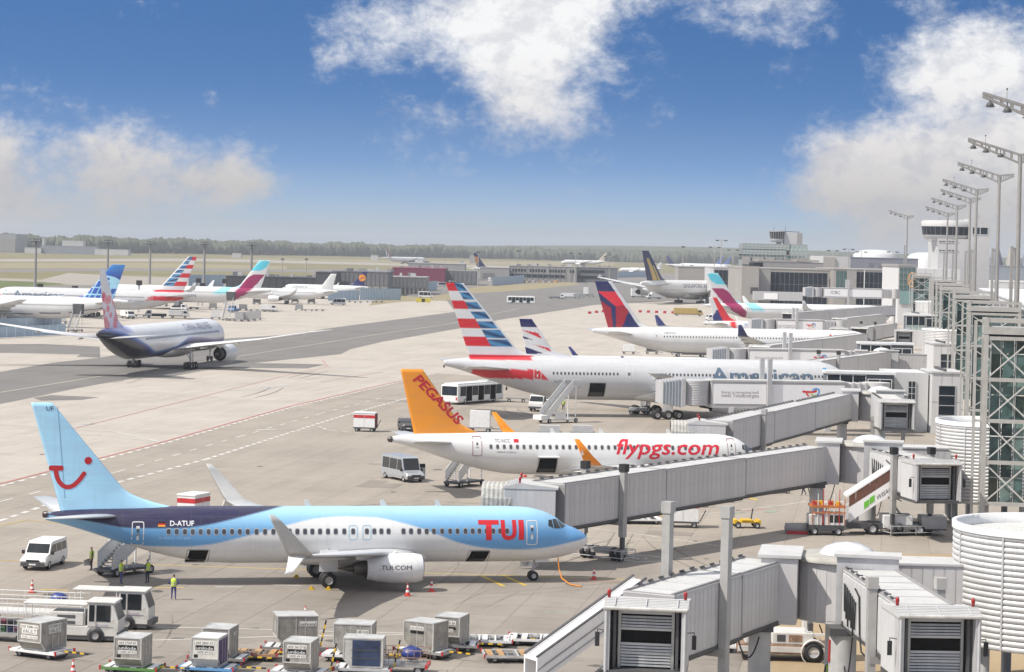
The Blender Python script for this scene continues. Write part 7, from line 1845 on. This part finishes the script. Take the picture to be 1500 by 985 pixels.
# ---- conveyor loaders with cab and canopy
def loader(label, px, py, rz, can, canz, cabx=1.3, body=True):
    root = thing('cargo_loader', label, 'loader', G(px, py), rz, 'white cargo loaders with canopies'); L = 4.6
    M().b2((-L/2, -.85, .35), (L/2-.1, .85, .95), offwhite).obj('chassis', root, bevel=.05)
    if body:
        M().b2((-L/2+.4, -.85, .95), (.1, .85, 1.75), offwhite).obj('engine_cover', root, bevel=.04)
        for z_ in (1.05, 1.4): 
            for k in range(4): M().b2((-1.5, -.87, z_+.05*k), (-.4, -.85, z_+.03+.05*k), darkgrey).obj('vent', root)
    m = M(); x0, x1 = .35, L/2-.05
    loftbody(m, [(x0, [(.88, .9), (.9, 1.3), (.88, 2.3), (.84, 2.36)]), (x1-.35, [(.88, .9), (.9, 1.3), (.88, 2.3), (.84, 2.36)]), (x1, [(.88, .6), (.9, 1.2), (.86, 1.3), (.8, 1.32)])], offwhite, 1.8); m.obj('cab', root, bevel=.04)
    M().b2((x0-.1, -.95, 2.34), (x1-.2, .95, 2.46), offwhite).obj('cab_roof', root, bevel=.04)
    for s in (-1, 1): M().b2((x0+.55, s*.905-.01, 1.25), (x1-.5, s*.905+.01, 2.22), wglass).obj('side_window', root); M().b2((x0+.1, s*.905-.01, 1.25), (x0+.42, s*.905+.01, 2.22), wglass).obj('side_window', root); M().b2((x0+.5, s*.9-.005, .5), (x0+.53, s*.92+.005, 2.25), midgrey).obj('door_gap', root)
    M().quad((x1-.33, -.78, 2.22), (x1-.02, -.82, 1.36), (x1-.02, .82, 1.36), (x1-.33, .78, 2.22), wglass).obj('windscreen', root).location = (.02, 0, .02)
    M().b2((x1-.1, -.9, .3), (x1+.2, .9, .62), darkgrey).obj('bumper', root)
    for s in (-1, 1):
        for wx_ in (x0+.5, -L/2+.6): M().lathe((wx_, s*.8, .42), [(.52, -.1), (.52, .1), (.02, .11)] if s > 0 else [(.52, .1), (.52, -.1), (.02, -.11)], darkgrey, 16, 'Y').obj('wheel_arch', root)
        wobj(root, x0+.5, s*.85, .4, .26, midgrey); wobj(root, -L/2+.6, s*.8, .32, .22, midgrey)
    M().b2((x0+.25, -.35, .95), (x0+.7, .35, 1.5), black).b2((x0+.2, -.35, 1.4), (x0+.35, .35, 2.0), black).obj('seat', root)
    M().b2((-L/2+.1, -.8, .12), (L/2-.2, .8, .36), darkgrey).obj('underbody', root)
    a, b = can; M().b2((a, -.8, canz), (b, .8, canz+.14), offwhite).obj('canopy', root, bevel=.05)
    for s in (-1, 1):
        for x in (a+.15, b-.15): M().tube((x, s*.72, .9), (x, s*.72, canz), .03, white, 6).obj('canopy_post', root)
    sign_text('Fraport', root, ink((130, 120, 160)), ((x0+x1)/2, -.93, .95), (1, 0, 0), (0, 0, 1), width=.7)
loader('white cargo loader with a long beige canopy, farther of the two at the lower left', 170, 919, radians(-4), (-2.6, .3), 2.3, body=False)
loader('white cargo loader with engine vents and low canopy, nearer of two at lower left', 124, 937, radians(-4), (-3.6, .3), 2.12)
# ---- passenger stairs
def stairs(label, loc, rz, h=3.0, run=4.2, wd=1.5, car=False, group='passenger stairs', rails=white, canopy=False):
    root = thing('passenger_stairs', label, 'passenger stairs', loc, rz, group); n = int(h/.22)
    me = M().b2((0, -wd/2, 0), (run/n*1.05, wd/2, .05), steel).mesh('step')
    for k in range(n): put('step', me, root, (run*k/n, 0, .55+(h-.55)*(k+1)/n))
    for s in (-1, 1):
        M().beam((0, s*wd/2, .55), (run, s*wd/2, h), .1, .28, rails).obj('stringer', root)
        M().add([(0, s*(wd/2+.06), .7), (run, s*(wd/2+.06), h+.1), (run, s*(wd/2+.06), h+.95), (0, s*(wd/2+.06), 1.5)], [(0, 1, 2, 3)], rails).add([(0, s*(wd/2+.1), .7), (run, s*(wd/2+.1), h+.1), (run, s*(wd/2+.1), h+1.05), (0, s*(wd/2+.1), 1.65)], [(3, 2, 1, 0)], rails).obj('side_panel', root)
        M().path([(0, s*(wd/2+.08), 1.7), (run, s*(wd/2+.08), h+1.1), (run+1.3, s*(wd/2+.08), h+1.1)], .035, rails).obj('handrail', root)
    M().b2((run, -wd/2, h-.05), (run+1.4, wd/2, h+.05), steel).obj('platform', root)
    M().b2((-.3, -wd/2-.1, .35), (run+.8, wd/2+.1, .55), darkgrey if not car else white).obj('chassis', root)
    for s in (-1, 1):
        M().beam((run+.6, s*(wd/2), .5), (run+.6, s*wd/2, h), .1, .1, rails).obj('support', root); M().beam((run*.45, s*wd/2, .5), (run*.45, s*wd/2, h*.5), .08, .08, rails).obj('support', root)
        wobj(root, .3, s*(wd/2+.1), .32, .2); wobj(root, run+.6, s*(wd/2+.1), .32, .2)
    if car: M().b2((-1.2, -wd/2-.1, .45), (.2, wd/2+.1, 1.15), white).obj('cab', root, bevel=.08); M().b2((run*.3, -wd/2-.2, .5), (run*.7, -wd/2-.05, 1.6), white).obj('locker', root)
    return root
stairs('white steel stairs under the light blue tail with workers beside it', G(150, 848)+Vector((0, 1.2, 0)), radians(52), 2.6, 3.0, 1.5)
stairs('white steel stairs at the rear door of the orange tailed airliner', G(662, 714), radians(55), 3.4, 3.4, 1.5)
stairs('white motor stairs with grey steps at the rear of the striped airliner', G(796, 620), radians(40), 4.9, 4.6, 1.6, car=True)
def tallstairs(label, px, py, ptop, rz):
    d = G(px, py); z = Dp(px, ptop, d.y).z; root = stairs(label, d, rz, max(3.5, z-2.2), 4.0, 2.0, group='tall stairs on the far apron')
    M().b2((3.6, -1.2, z-2.6), (5.4, 1.2, z), darkgrey).obj('canopy_box', root)
tallstairs('tall white stairs with a dark canopy box left of the blossom fin', 105, 487, 446, radians(80)); tallstairs('tall white stairs with a dark canopy box before the far turquoise fin', 331, 470, 428, radians(80))
# big white mobile stairs in the foreground
st = thing('covered_stairs', 'white covered bridge stairs descending beside the foreground bridge cab', 'stairs', G(786, 1012), 0)
a, b = Vector((0, 0, .3)), Vector((6.1, 3.6, 4.3)); 
def slab(y0, z0, z1, mt, nm, th=.12):
    m = M(); dr = (b-a); n_ = Vector((-dr.y, dr.x, 0)).normalized(); o_ = n_*y0
    vs = [a+o_+Vector((0, 0, z0)), b+o_+Vector((0, 0, z0)), b+o_+Vector((0, 0, z1)), a+o_+Vector((0, 0, z1))]; vs += [p+n_*th for p in vs]
    m.add(vs, [(0, 1, 2, 3), (7, 6, 5, 4), (0, 4, 5, 1), (1, 5, 6, 2), (2, 6, 7, 3), (3, 7, 4, 0)], mt); m.obj(nm, st)
slab(0, 0, 1.5, adw, 'side_panel'); slab(1.3, 0, 1.5, adw, 'side_panel'); slab(-.02, 1.5, 1.58, darkgrey, 'edge_seal', .2); slab(1.28, 1.5, 1.58, darkgrey, 'edge_seal', .2); slab(.12, 1.3, 1.36, adw, 'roof', 1.18); slab(-.05, .78, .86, midgrey, 'edge_seal', .04); slab(-.06, .3, .35, midgrey, 'edge_seal', .04)
M().b2((4.9, 2.4, 0), (5.2, 2.7, 3.8), lightgrey).b2((5.6, 2.9, 0), (5.8, 3.1, 4.0), lightgrey).obj('leg', st); M().beam((3, 1.8, .5), (5.2, 2.6, 2.4), .1, .1, lightgrey).obj('leg', st); wobj(st, 3.6, 1.5, .5, .3)
# green logo stairs at the second hub
gs = thing('passenger_stairs', 'white covered stairs truck with brown windows and green logo under the second hub bridge', 'passenger stairs', G(1290, 782), radians(2)); h0 = 1.2
m = M(); A_, B_ = (-3.2, 2.2), (.8, 4.9)
def para(y, z0, z1, x0, x1, mt, nm, th=.06):
    f = lambda x: A_[1]+(B_[1]-A_[1])*(x-A_[0])/(B_[0]-A_[0])
    M().prism([(x0, f(x0)+z0), (x1, f(x1)+z0), (x1, f(x1)+z1), (x0, f(x0)+z1)], y-th, y+th, mt).obj(nm, gs)
para(-.9, -1.3, 0, -3.0, .7, adw, 'side_panel'); para(.9, -1.3, 0, -3.0, .7, adw, 'side_panel')
brown = mat('brown_glass', (.16, .07, .05), .15)
for k in range(6): para(-.9, .04, 1.0, -3.0+.6*k, -3.0+.6*k+.54, brown, 'window')
para(0, 1.02, 1.2, -3.2, .85, adw, 'roof', 1.0)
bm = text_bm('WISAG', 1.0, width=1.3, height=.42)
sl_ = (B_[1]-A_[1])/(B_[0]-A_[0]); 
for v in bm.verts: x = v.co.x-.62; v.co = Vector((x, -.98, A_[1]+sl_*(x-A_[0])-.95+v.co.y))
bm_obj(bm, 'lettering', ink((60, 62, 66)), gs)
for (q0, q1, z0, z1) in ((-1.7, -1.28, -.98, -.4), (-1.22, -.8, -.9, -.32)): para(-.975, z0, z1, q0, q1, ink((110, 190, 60)), 'emblem', .01)
M().b2((-3.0, -1.0, .5), (5.6, 1.0, 1.0), darkgrey).obj('chassis', gs); M().b2((.0, -1.1, .6), (2.6, 1.1, 1.75), white).obj('engine_cover', gs, bevel=.06)
M().b2((3.4, -1.1, .6), (5.6, 1.1, 1.7), lightgrey).obj('cab', gs, bevel=.08)
for x in (-.9, 3.2):
    for s in (-1, 1): wobj(gs, x, s*.95, .52, .35)
M().beam((2.2, 0, 1), (.5, 0, 3.4), .18, .18, midgrey).obj('lift_ram', gs)
# orange equipment rack vehicle beside it
oq = thing('service_truck', 'white service truck with orange equipment rack beside the column of the second hub', 'truck', G(1212, 783), radians(3)); 
M().b2((-2.6, -1, .5), (1.8, 1, 1.1), darkgrey).b2((-2.4, -1, 1.1), (-.9, 1, 2.2), offwhite).b2((-.6, -1, 1.1), (1.8, 1, 2.4), white).obj('body', oq, bevel=.05); M().b2((-2.2, -1.1, 3.0), (1.9, 1.1, 3.25), orange).b2((-2.2, -1.12, 2.4), (1.9, -1.05, 2.55), orange).obj('rack', oq)
for k in range(7): M().tube((-2.1+k*.65, -1.05, 1.2), (-2.1+k*.65, -1.05, 4.0+(k % 3)*.5), .05, (orange, white, red)[k % 3], 6).obj('rack_post', oq)
for k in range(8): M().box((-1.9+k*.5, -.5+.3*(k % 3), 3.45), (.4, .5, .4), (red, orange, yellow, white)[k % 4]).obj('equipment', oq)
M().b2((.0, -1.02, 1.4), (1.6, -1.0, 2.2), wglass).obj('side_window', oq)
for x in (-1.8, 1.1):
    for s in (-1, 1): wobj(oq, x, s*.95, .45, .3)
oq.scale = (.72, .9, .8)
# orange cable drum cart, yellow tow cart, tug under the bridge, access frame
dr = thing('cable_reel_cart', 'orange cable reel cart beyond the long bridge', 'reel cart', G(1134, 722), radians(10)); m = M()
for s in (-.55, .55): m.lathe((0, s, 1.0), [(.2, -.04), (.85, -.04), (.85, .04), (.2, .04)], tan, 20, 'Y')
m.lathe((0, 0, 1.0), [(.62, -.5), (.62, .5)], orange, 18, 'Y').obj('reel', dr); M().path([(-1.0, -.7, .3), (1.4, -.7, .3), (1.4, .7, .3), (-1, .7, .3), (-1, -.7, .3)], .05, white).path([(1.0, -.7, .3), (.2, -.7, 1.0)], .05, white).path([(1.0, .7, .3), (.2, .7, 1.0)], .05, white).obj('frame', dr)
for x in (-.7, 1.2):
    for s in (-1, 1): wobj(dr, x, s*.7, .22, .14)
yc = thing('tow_cart', 'small yellow tow cart with a raised drawbar beyond the foreground bridge', 'tow cart', G(1093, 773), radians(4)); M().b2((-1.1, -.6, .45), (1.1, .6, .62), yellow).b2((-.5, -.65, .62), (.5, .65, .75), yellow).b2((-1.2, -.75, .35), (-.9, .75, .75), yellow).b2((.9, -.75, .35), (1.2, .75, .75), yellow).obj('frame', yc, bevel=.03); M().beam((.4, 0, .6), (.55, 0, 1.7), .1, .1, darkgrey).obj('drawbar', yc)
for x in (-.85, .85):
    for s in (-1, 1): wobj(yc, x, s*.7, .28, .2)
tg_ = thing('pushback_tug', 'old rusty white pushback tug under the foreground bridge', 'tug', G(1150, 965), radians(-2)); L = 5.4
M().b2((-2.9, -1.15, .45), (2.7, 1.15, 1.0), rust).b2((-2.9, -1.2, .55), (2.8, -1.16, .9), offwhite).obj('chassis', tg_, bevel=.05); M().b2((-2.5, -1.1, 1.0), (-1.2, 1.1, 1.5), offwhite).b2((-.9, -1.12, 1.0), (1.6, 1.12, 1.75), offwhite).obj('body', tg_, bevel=.08)
M().b2((-.6, -1.14, 1.2), (-.1, -1.12, 1.6), darkgrey).b2((.1, -1.14, 1.2), (.9, -1.12, 1.6), rust).obj('vent', tg_)
fr = M(); 
for x in (1.1, 2.6):
    for s in (-1, 1): fr.b2((x-.06, s*1.0-.06, 1.6), (x+.06, s*1.0+.06, 3.0), white)
fr.b2((1.0, -1.1, 2.95), (2.7, 1.1, 3.08), white).b2((1.05, -1.08, 1.6), (2.7, -.95, 1.72), white).obj('cab_frame', tg_); M().b2((1.3, -.4, 1.5), (1.6, .4, 2.2), darkgrey).obj('seat', tg_); M().tube((2.2, 0, 1.6), (2.0, 0, 2.1), .04, black).obj('steering_wheel', tg_)
for s in (-1, 1):
    wobj(tg_, -1.7, s*1.05, .55, .4); wobj(tg_, 1.6, s*1.05, .6, .42)
    M().lathe((1.6, s*1.1, .6), [(.72, -.22), (.78, -.22), (.78, .22), (.72, .22)], offwhite, 20, 'Y').obj('mudguard', tg_)
af = thing('access_frame', 'black tripod access frame on castors behind the tall column', 'frame', G(1177, 888)); m = M()
for a_, b_ in (((-.9, -.7, .2), (0, 0, 3.6)), ((.9, -.7, .2), (.1, 0, 3.6)), ((-.9, .9, .2), (0, .2, 3.6)), ((.9, .9, .2), (.1, .2, 3.6)), ((-.9, -.7, .2), (.9, -.7, .2)), ((-.9, -.7, .2), (-.9, .9, .2))): m.path([a_, b_], .045, black)
m.obj('frame', af); M().b2((-1.5, -.6, .4), (-.6, 0, 1.4), white).obj('locker', af); M().b2((-1.6, -.7, .0), (0, -.4, .16), yellow).obj('ballast', af)
cb = thing('fire_extinguisher_cart', 'red fire extinguisher cart on the sandy paving', 'extinguisher', G(1200, 888)); M().lathe((0, 0, 0), [(.01, .25), (.22, .3), (.24, .9), (.12, 1.1), (.05, 1.25)], red, 14).b2((-.3, -.05, .1), (.3, .05, .3), darkgrey).b2((-.32, .15, .2), (.32, .22, 1.4), lightgrey).obj('bottle', cb); wobj(cb, .35, .1, .2, .1)
gpu = thing('ground_power_unit', 'dark round ground power unit lying behind the foreground hub', 'power unit', G(1167, 782)); M().lathe((0, 0, .5), [(.02, -1.1), (.42, -1.0), (.45, 1.0), (.02, 1.1)], midgrey, 18, 'X').b2((-.9, -.4, 0), (.9, .4, .25), red).obj('body', gpu)
# chocks, cones
def cone(label, px, py, s=1.0, dark=False):
    root = thing('traffic_cone', label, 'traffic cone', G(px, py), 0, 'red and white traffic cones'); rm = mat('cone_red', (.6, .05, .04), .5); M().b2((-.2*s, -.2*s, 0), (.2*s, .2*s, .05), rm).obj('base', root)
    prof = [(.15, .05), (.12, .22), (.095, .36), (.07, .5), (.045, .64), (.025, .76)]
    for k in range(5): M().lathe((0, 0, 0), [(prof[k][0]*s, prof[k][1]*s), (prof[k+1][0]*s, prof[k+1][1]*s)], (rm, white)[k % 2], 14, caps=(False, k == 4)).obj('band', root)
for px, py, l in ((47, 868, 'traffic cone before the white van at the left'), (597, 873, 'traffic cone under the engine of the light blue airliner, left of two'), (632, 867, 'traffic cone under the engine of the light blue airliner, right of two'), (870, 849, 'traffic cone in front of the light blue nose'), (447, 907, 'traffic cone behind the weathered container'), (107, 989, 'traffic cone at the bottom edge beside the green dolly'), (769, 699, 'traffic cone under the orange tailed airliner'), (1385, 882, 'traffic cone at the foot of the near white drum')): cone(l, px, py, 1.15)
def chock(label, px, py):
    root = thing('wheel_chock', label, 'wheel chock', G(px, py), 0, 'yellow wheel chocks'); M().prism([(-.22, 0), (.22, 0), (.05, .22), (-.05, .22)], -.2, .2, yellow).obj('wedge', root)
for px, py, l in ((456, 864, 'yellow wheel chock left of the near main wheel'), (481, 864, 'yellow wheel chock right of the near main wheel'), (434, 846, 'yellow wheel chock at the far main wheel')): chock(l, px, py)
# fuel and power hose from the nose
hs = M(); nb = Vector((8.3, 179.2, 2.0)); g0, g1 = G(824, 845), G(838, 853)
hs.path([(3.9, 178.6, 1.85), (4.0, 178.4, 1.0), (4.2, 178.0, .4), (4.8, 177.2, .08), (5.6, 176.4, .05)], .05, amber, 6); prop(hs.obj('power_cable'), 'orange power cable hanging from the light blue nose', 'cable')
line('cable_line', [(832, 851), (850, 853), (900, 853), (960, 855), (1000, 858)], .12, amber, z=.03).name = 'ground_cable'
o = bpy.data.objects['ground_cable']; o['kind'] = 'thing' if False else o.get('kind'); del o['kind']; prop(o, 'orange power cable lying on the ground right of the light blue nose', 'cable')
# ---- people
person('worker in a yellow vest and blue overalls standing with hands on hips, seen from behind', G(254, 879), radians(80), arm='hips', top=(.04, .05, .18), legs=(.05, .05, .2))
person('worker in a green yellow vest and dark trousers at the right wheel of the stairs', G(216, 855), radians(150), arm='down', legs=(.03, .035, .06))
person('worker in a bright vest and blue trousers before the steel stairs', G(177, 856), radians(20), arm='down', legs=(.06, .07, .2), top=(.3, .4, .03))
person('worker in a dark jacket and vest carrying a case left of the steel stairs', G(134, 836), radians(200), arm='down', legs=(.02, .02, .025), top=(.02, .02, .025))
cs = thing('tool_case', 'grey tool case held by the worker left of the steel stairs', 'case', G(128.5, 835.5)+Vector((0, 0, .35)), .3); M().b2((-.3, -.12, 0), (.3, .12, .4), midgrey).b2((-.1, -.02, .4), (.1, .02, .46), black).obj('shell', cs)
person('worker in a yellow shirt walking beyond the column of the second hub', G(1177, 726), radians(200), 'walk', arm='swing', legs=(.02, .02, .03), top=(.5, .55, .1))
person('worker in a yellow vest and dark trousers beside the motor stairs', G(825, 602), radians(100), arm='down', legs=(.015, .015, .02))
person('worker in a bright vest and blue cap cut by the bottom edge', G(1213, 1012), radians(120), arm='down', legs=(.05, .06, .2), hair=(.05, .08, .3))
person('worker in a vest standing on the far side of the cage carts', G(972, 735), radians(170), arm='down', legs=(.02, .02, .03))
# ---- equipment around the middle stands and the far apron
cat_ = truck('catering truck with raised grey box at the dark winged airliner', G(1010, 523), radians(185), 8.0, lightgrey, 0); M().b2((-3.6, -1.2, 2.2), (2.2, 1.2, 5.4), lightgrey).b2((-3.55, -1.22, 2.3), (-1.2, -1.2, 5.2), darkgrey).obj('raised_box', cat_); M().beam((-3.2, -1.1, .8), (1.8, -1.1, 2.2), .15, .15, white).beam((1.8, -1.1, .8), (-3.2, -1.1, 2.2), .15, .15, white).obj('scissor_lift', cat_)
far_dolly('pallet cart with white box and dark bags behind the striped airliner', 921, 519, 0, (white, 1.5)); far_dolly('flat cart loaded with dark bags behind the striped airliner', 955, 519, 0, (darkgrey, 1.3)); far_dolly('white box cart behind the orange fin', 703, 633, radians(-5), (white, 2.1)); far_dolly('flat white dolly behind the motor stairs', 756, 589, 0, None); far_dolly('second flat dolly linked behind the motor stairs', 790, 587, 0, (white, .4)); far_dolly('flat dolly under the striped airliner wing', 935, 607, 0, (lightgrey, .3)); far_dolly('open frame cart behind the orange tailed airliner, left', 805, 640, 0, (lightgrey, .8)); far_dolly('open frame cart behind the orange tailed airliner, right', 853, 640, 0, (lightgrey, .8))
truck('white tow truck left of the motor stairs', G(790, 602), radians(255), 4.4, white, .9)
cart_list = [(205, 464, None), (239, 449, 'dark'), (262, 448, None), (255, 463, 'dark'), (284, 453, None), (312, 453, 'wire'), (316, 468, 'white'), (356, 455, 'wire'), (372, 456, None), (438, 455, 'wire'), (452, 456, None), (468, 456, None), (432, 444, 'dark'), (456, 445, 'dark'), (376, 446, 'dark'), (508, 443, None), (524, 444, None), (542, 443.5, None), (555, 443.5, None), (25, 474, 'dark'), (50, 473, 'dark'), (75, 473, None), (90, 474, 'white')]
for k, (px, py, ld) in enumerate(cart_list):
    far_dolly('tiny cart %s, %s' % (('behind the blossom fin', 'left of the far tall stairs', 'right of the far tall stairs', 'below the navy fin with orange disc')[0 if px < 200 else 1 if px < 330 else 2 if px < 480 else 3], 'with a white box load' if ld == 'white' else 'with a dark load' if ld == 'dark' else 'with a wire crate' if ld == 'wire' else 'empty'), px, py, radians(random.Random(k).uniform(-15, 15)), {'dark': (darkgrey, 1.3), 'white': (white, 2.2), 'wire': (steel, 1.4), None: None}[ld])
    t_ = [o for o in COL.objects if o.name.startswith('cart')][-1]
for k, (px, py) in enumerate(((350, 471), (359, 471), (368, 470), (376, 469))):
    far_dolly('grey covered cart in the row of four before the far turquoise fin', px, py, radians(8), (mat('grey_cover', (.42, .42, .41), .7), 2.2), 'row of four grey covered carts')
truck('white van like truck with dark grille under the far striped fin', G(187, 467), radians(-60), 6.0, white, 1.7); truck('white container truck before the far striped fin', G(262, 466), radians(5), 6.2, white, 1.6); truck('white pushback tractor under the far striped fin', G(228, 466), radians(190), 6.5, darkgrey, .6); truck('white tractor by the tall stairs', G(262, 456), radians(0), 5.5, white, .4); truck('blue and white tow tractor behind the tall stairs', G(342, 458), radians(250), 4.2, blue, .6, blue); truck('white box truck on the far apron right of the tall stairs', G(394, 457), radians(4), 5.4, white, 1.6)
for k, (px, py, rz, l) in enumerate(((1050, 471, 190, 'white cargo truck with orange lettering, beyond the slanted red fin'), (985, 437, 20, 'white service truck below the double deck jet, left'), (958, 438, 200, 'white service truck below the double deck jet, middle'), (935, 436, 10, 'white high loader below the wing of the double deck jet'), (815, 438, 0, 'white tractor pulling a train on the far taxiway'), (834, 437, 0, 'white tank truck in the train on the far taxiway'), (858, 433, 90, 'tall white loader at the end of the train on the far taxiway'))):
    truck(l, G(px, py), radians(rz), 7.5, white if k != 4 else steel, (2.8, 2.4, 2.6, 3.8, .8, 1.6, 3.4)[k])
van('small white car beyond the slanted red fin', G(1040, 476), radians(170), 4.6, 1.9, 1.7)
gold = truck('long yellow tank truck beyond the slanted red fin', G(1008, 463), radians(0), 11, mat('mustard', (.42, .3, .1), .6), 2.2, MATS['mustard'])
for k, (px, py) in enumerate(((822, 438), (845, 437.5), (852, 436), (866, 436))): far_dolly('small cart in the train on the far taxiway, %s' % ('behind the tractor', 'right of the tank truck', 'in the middle', 'left of the tall loader')[k], px, py, 0, (steel, 1.2), 'cart train on the far taxiway')
for k, (px, py) in enumerate(((690, 413), (672, 414), (706, 411), (632, 421), (645, 420), (660, 418))): van(('far white van parked by the burgundy hall' if px < 664 else 'far white van parked by the grey hall'), G(px, py), radians(170+10*k), 6.4, 2.4, 2.6, group='far vans parked at the halls')
for k in range(9): 
    px = 690+k*5+2*(k % 2); crate = thing('crate', '%s crate with a dark band on the site between the far halls' % ('orange', 'grey', 'white')[k % 3], 'crate', G(px, 410+(k % 3)), k*.3, 'crates on the site between the far halls'); M().b2((-1.2, -1, 0), (1.2, 1, 1.6+.5*(k % 3)), (orange, greyc, white)[k % 3]).b2((-1.25, -1.05, 1.0), (1.25, 1.05, 1.1), darkgrey).obj('box', crate)
for k in range(8):
    px = 758+k*8; crate = thing('pallet', '%s pallet load on the site before the low terminal' % ('stone coloured', 'tan', 'grey')[k % 3], 'pallet', G(px, 414), k*.4, 'pallets on the site before the low terminal'); M().b2((-1.4, -1, 0), (1.4, 1, 1.0+.5*(k % 2)), (warmc, tan, greyc)[k % 3]).b2((-1.5, -1.1, 0), (1.5, 1.1, .2), tan).obj('stack', crate)
sg = thing('taxiway_sign', 'low yellow taxiway sign near the far white van', 'sign', G(620, 444), 0); M().b2((-3, -.2, .3), (3, .2, 1.9), mat('sign_yellow', (.55, .45, .05), .6)).b2((-.7, -.23, .4), (.7, -.2, 1.7), black).obj('panel', sg); M().b2((-2.5, -.1, 0), (-2.3, .1, .3), darkgrey).b2((2.3, -.1, 0), (2.5, .1, .3), darkgrey).obj('feet', sg)
bar = M()
for k in range(6):
    p0 = G(866+k*10.0, 460-k*1.1); o_ = thing('barrier', 'red and white barrier on the apron left of the red and navy fin', 'barrier', p0, .2, 'red and white barriers'); M().b2((-1.2, -.2, 0), (0, .2, .9), red).b2((0, -.2, 0), (1.2, .2, .9), white).obj('block', o_)
for k in range(6):
    p0 = G(940+k*12.0, 458+k*.4); o_ = thing('barrier', 'red and white barrier on the apron right of the red and navy fin', 'barrier', p0, .1, 'red and white barriers'); M().b2((-1.2, -.2, 0), (0, .2, .9), red).b2((0, -.2, 0), (1.2, .2, .9), white).obj('block', o_)
# cables hanging under the bridges
for (x, y, z0, z1, dx) in ((12.6, 131.5, 3.7, 2.6, 1.2), (27.0, 220.5, 3.9, .9, 2.6)):
    m = M().path(catenary((x, y, z0), (x+dx, y+.5, z0), z0-z1, 12), .045, black); prop(m.obj('hanging_cable'), 'black cable loop hanging under the %s hub bridge' % ('foreground' if z0 < 3.8 else 'second'), 'cable')
# ---- air between the camera and the far field
hz = M().box((0, 3300, 24.5), (7600, 7400, 52), white)
ho = prop(hz.obj('haze'), 'thin pale haze over the whole airfield', 'haze', kind='stuff')
hm = bpy.data.materials.new('haze'); hm.use_nodes = True; ht = NT(hm.node_tree); ht.n.clear()
pv = ht.new('ShaderNodeVolumePrincipled'); pv.inputs['Color'].default_value = (.86, .9, .96, 1); pv.inputs['Density'].default_value = .00009; pv.inputs['Anisotropy'].default_value = 0.0
hoo = ht.new('ShaderNodeOutputMaterial'); ht.l.new(pv.outputs[0], hoo.inputs['Volume'])
ho.data.materials.clear(); ho.data.materials.append(hm)
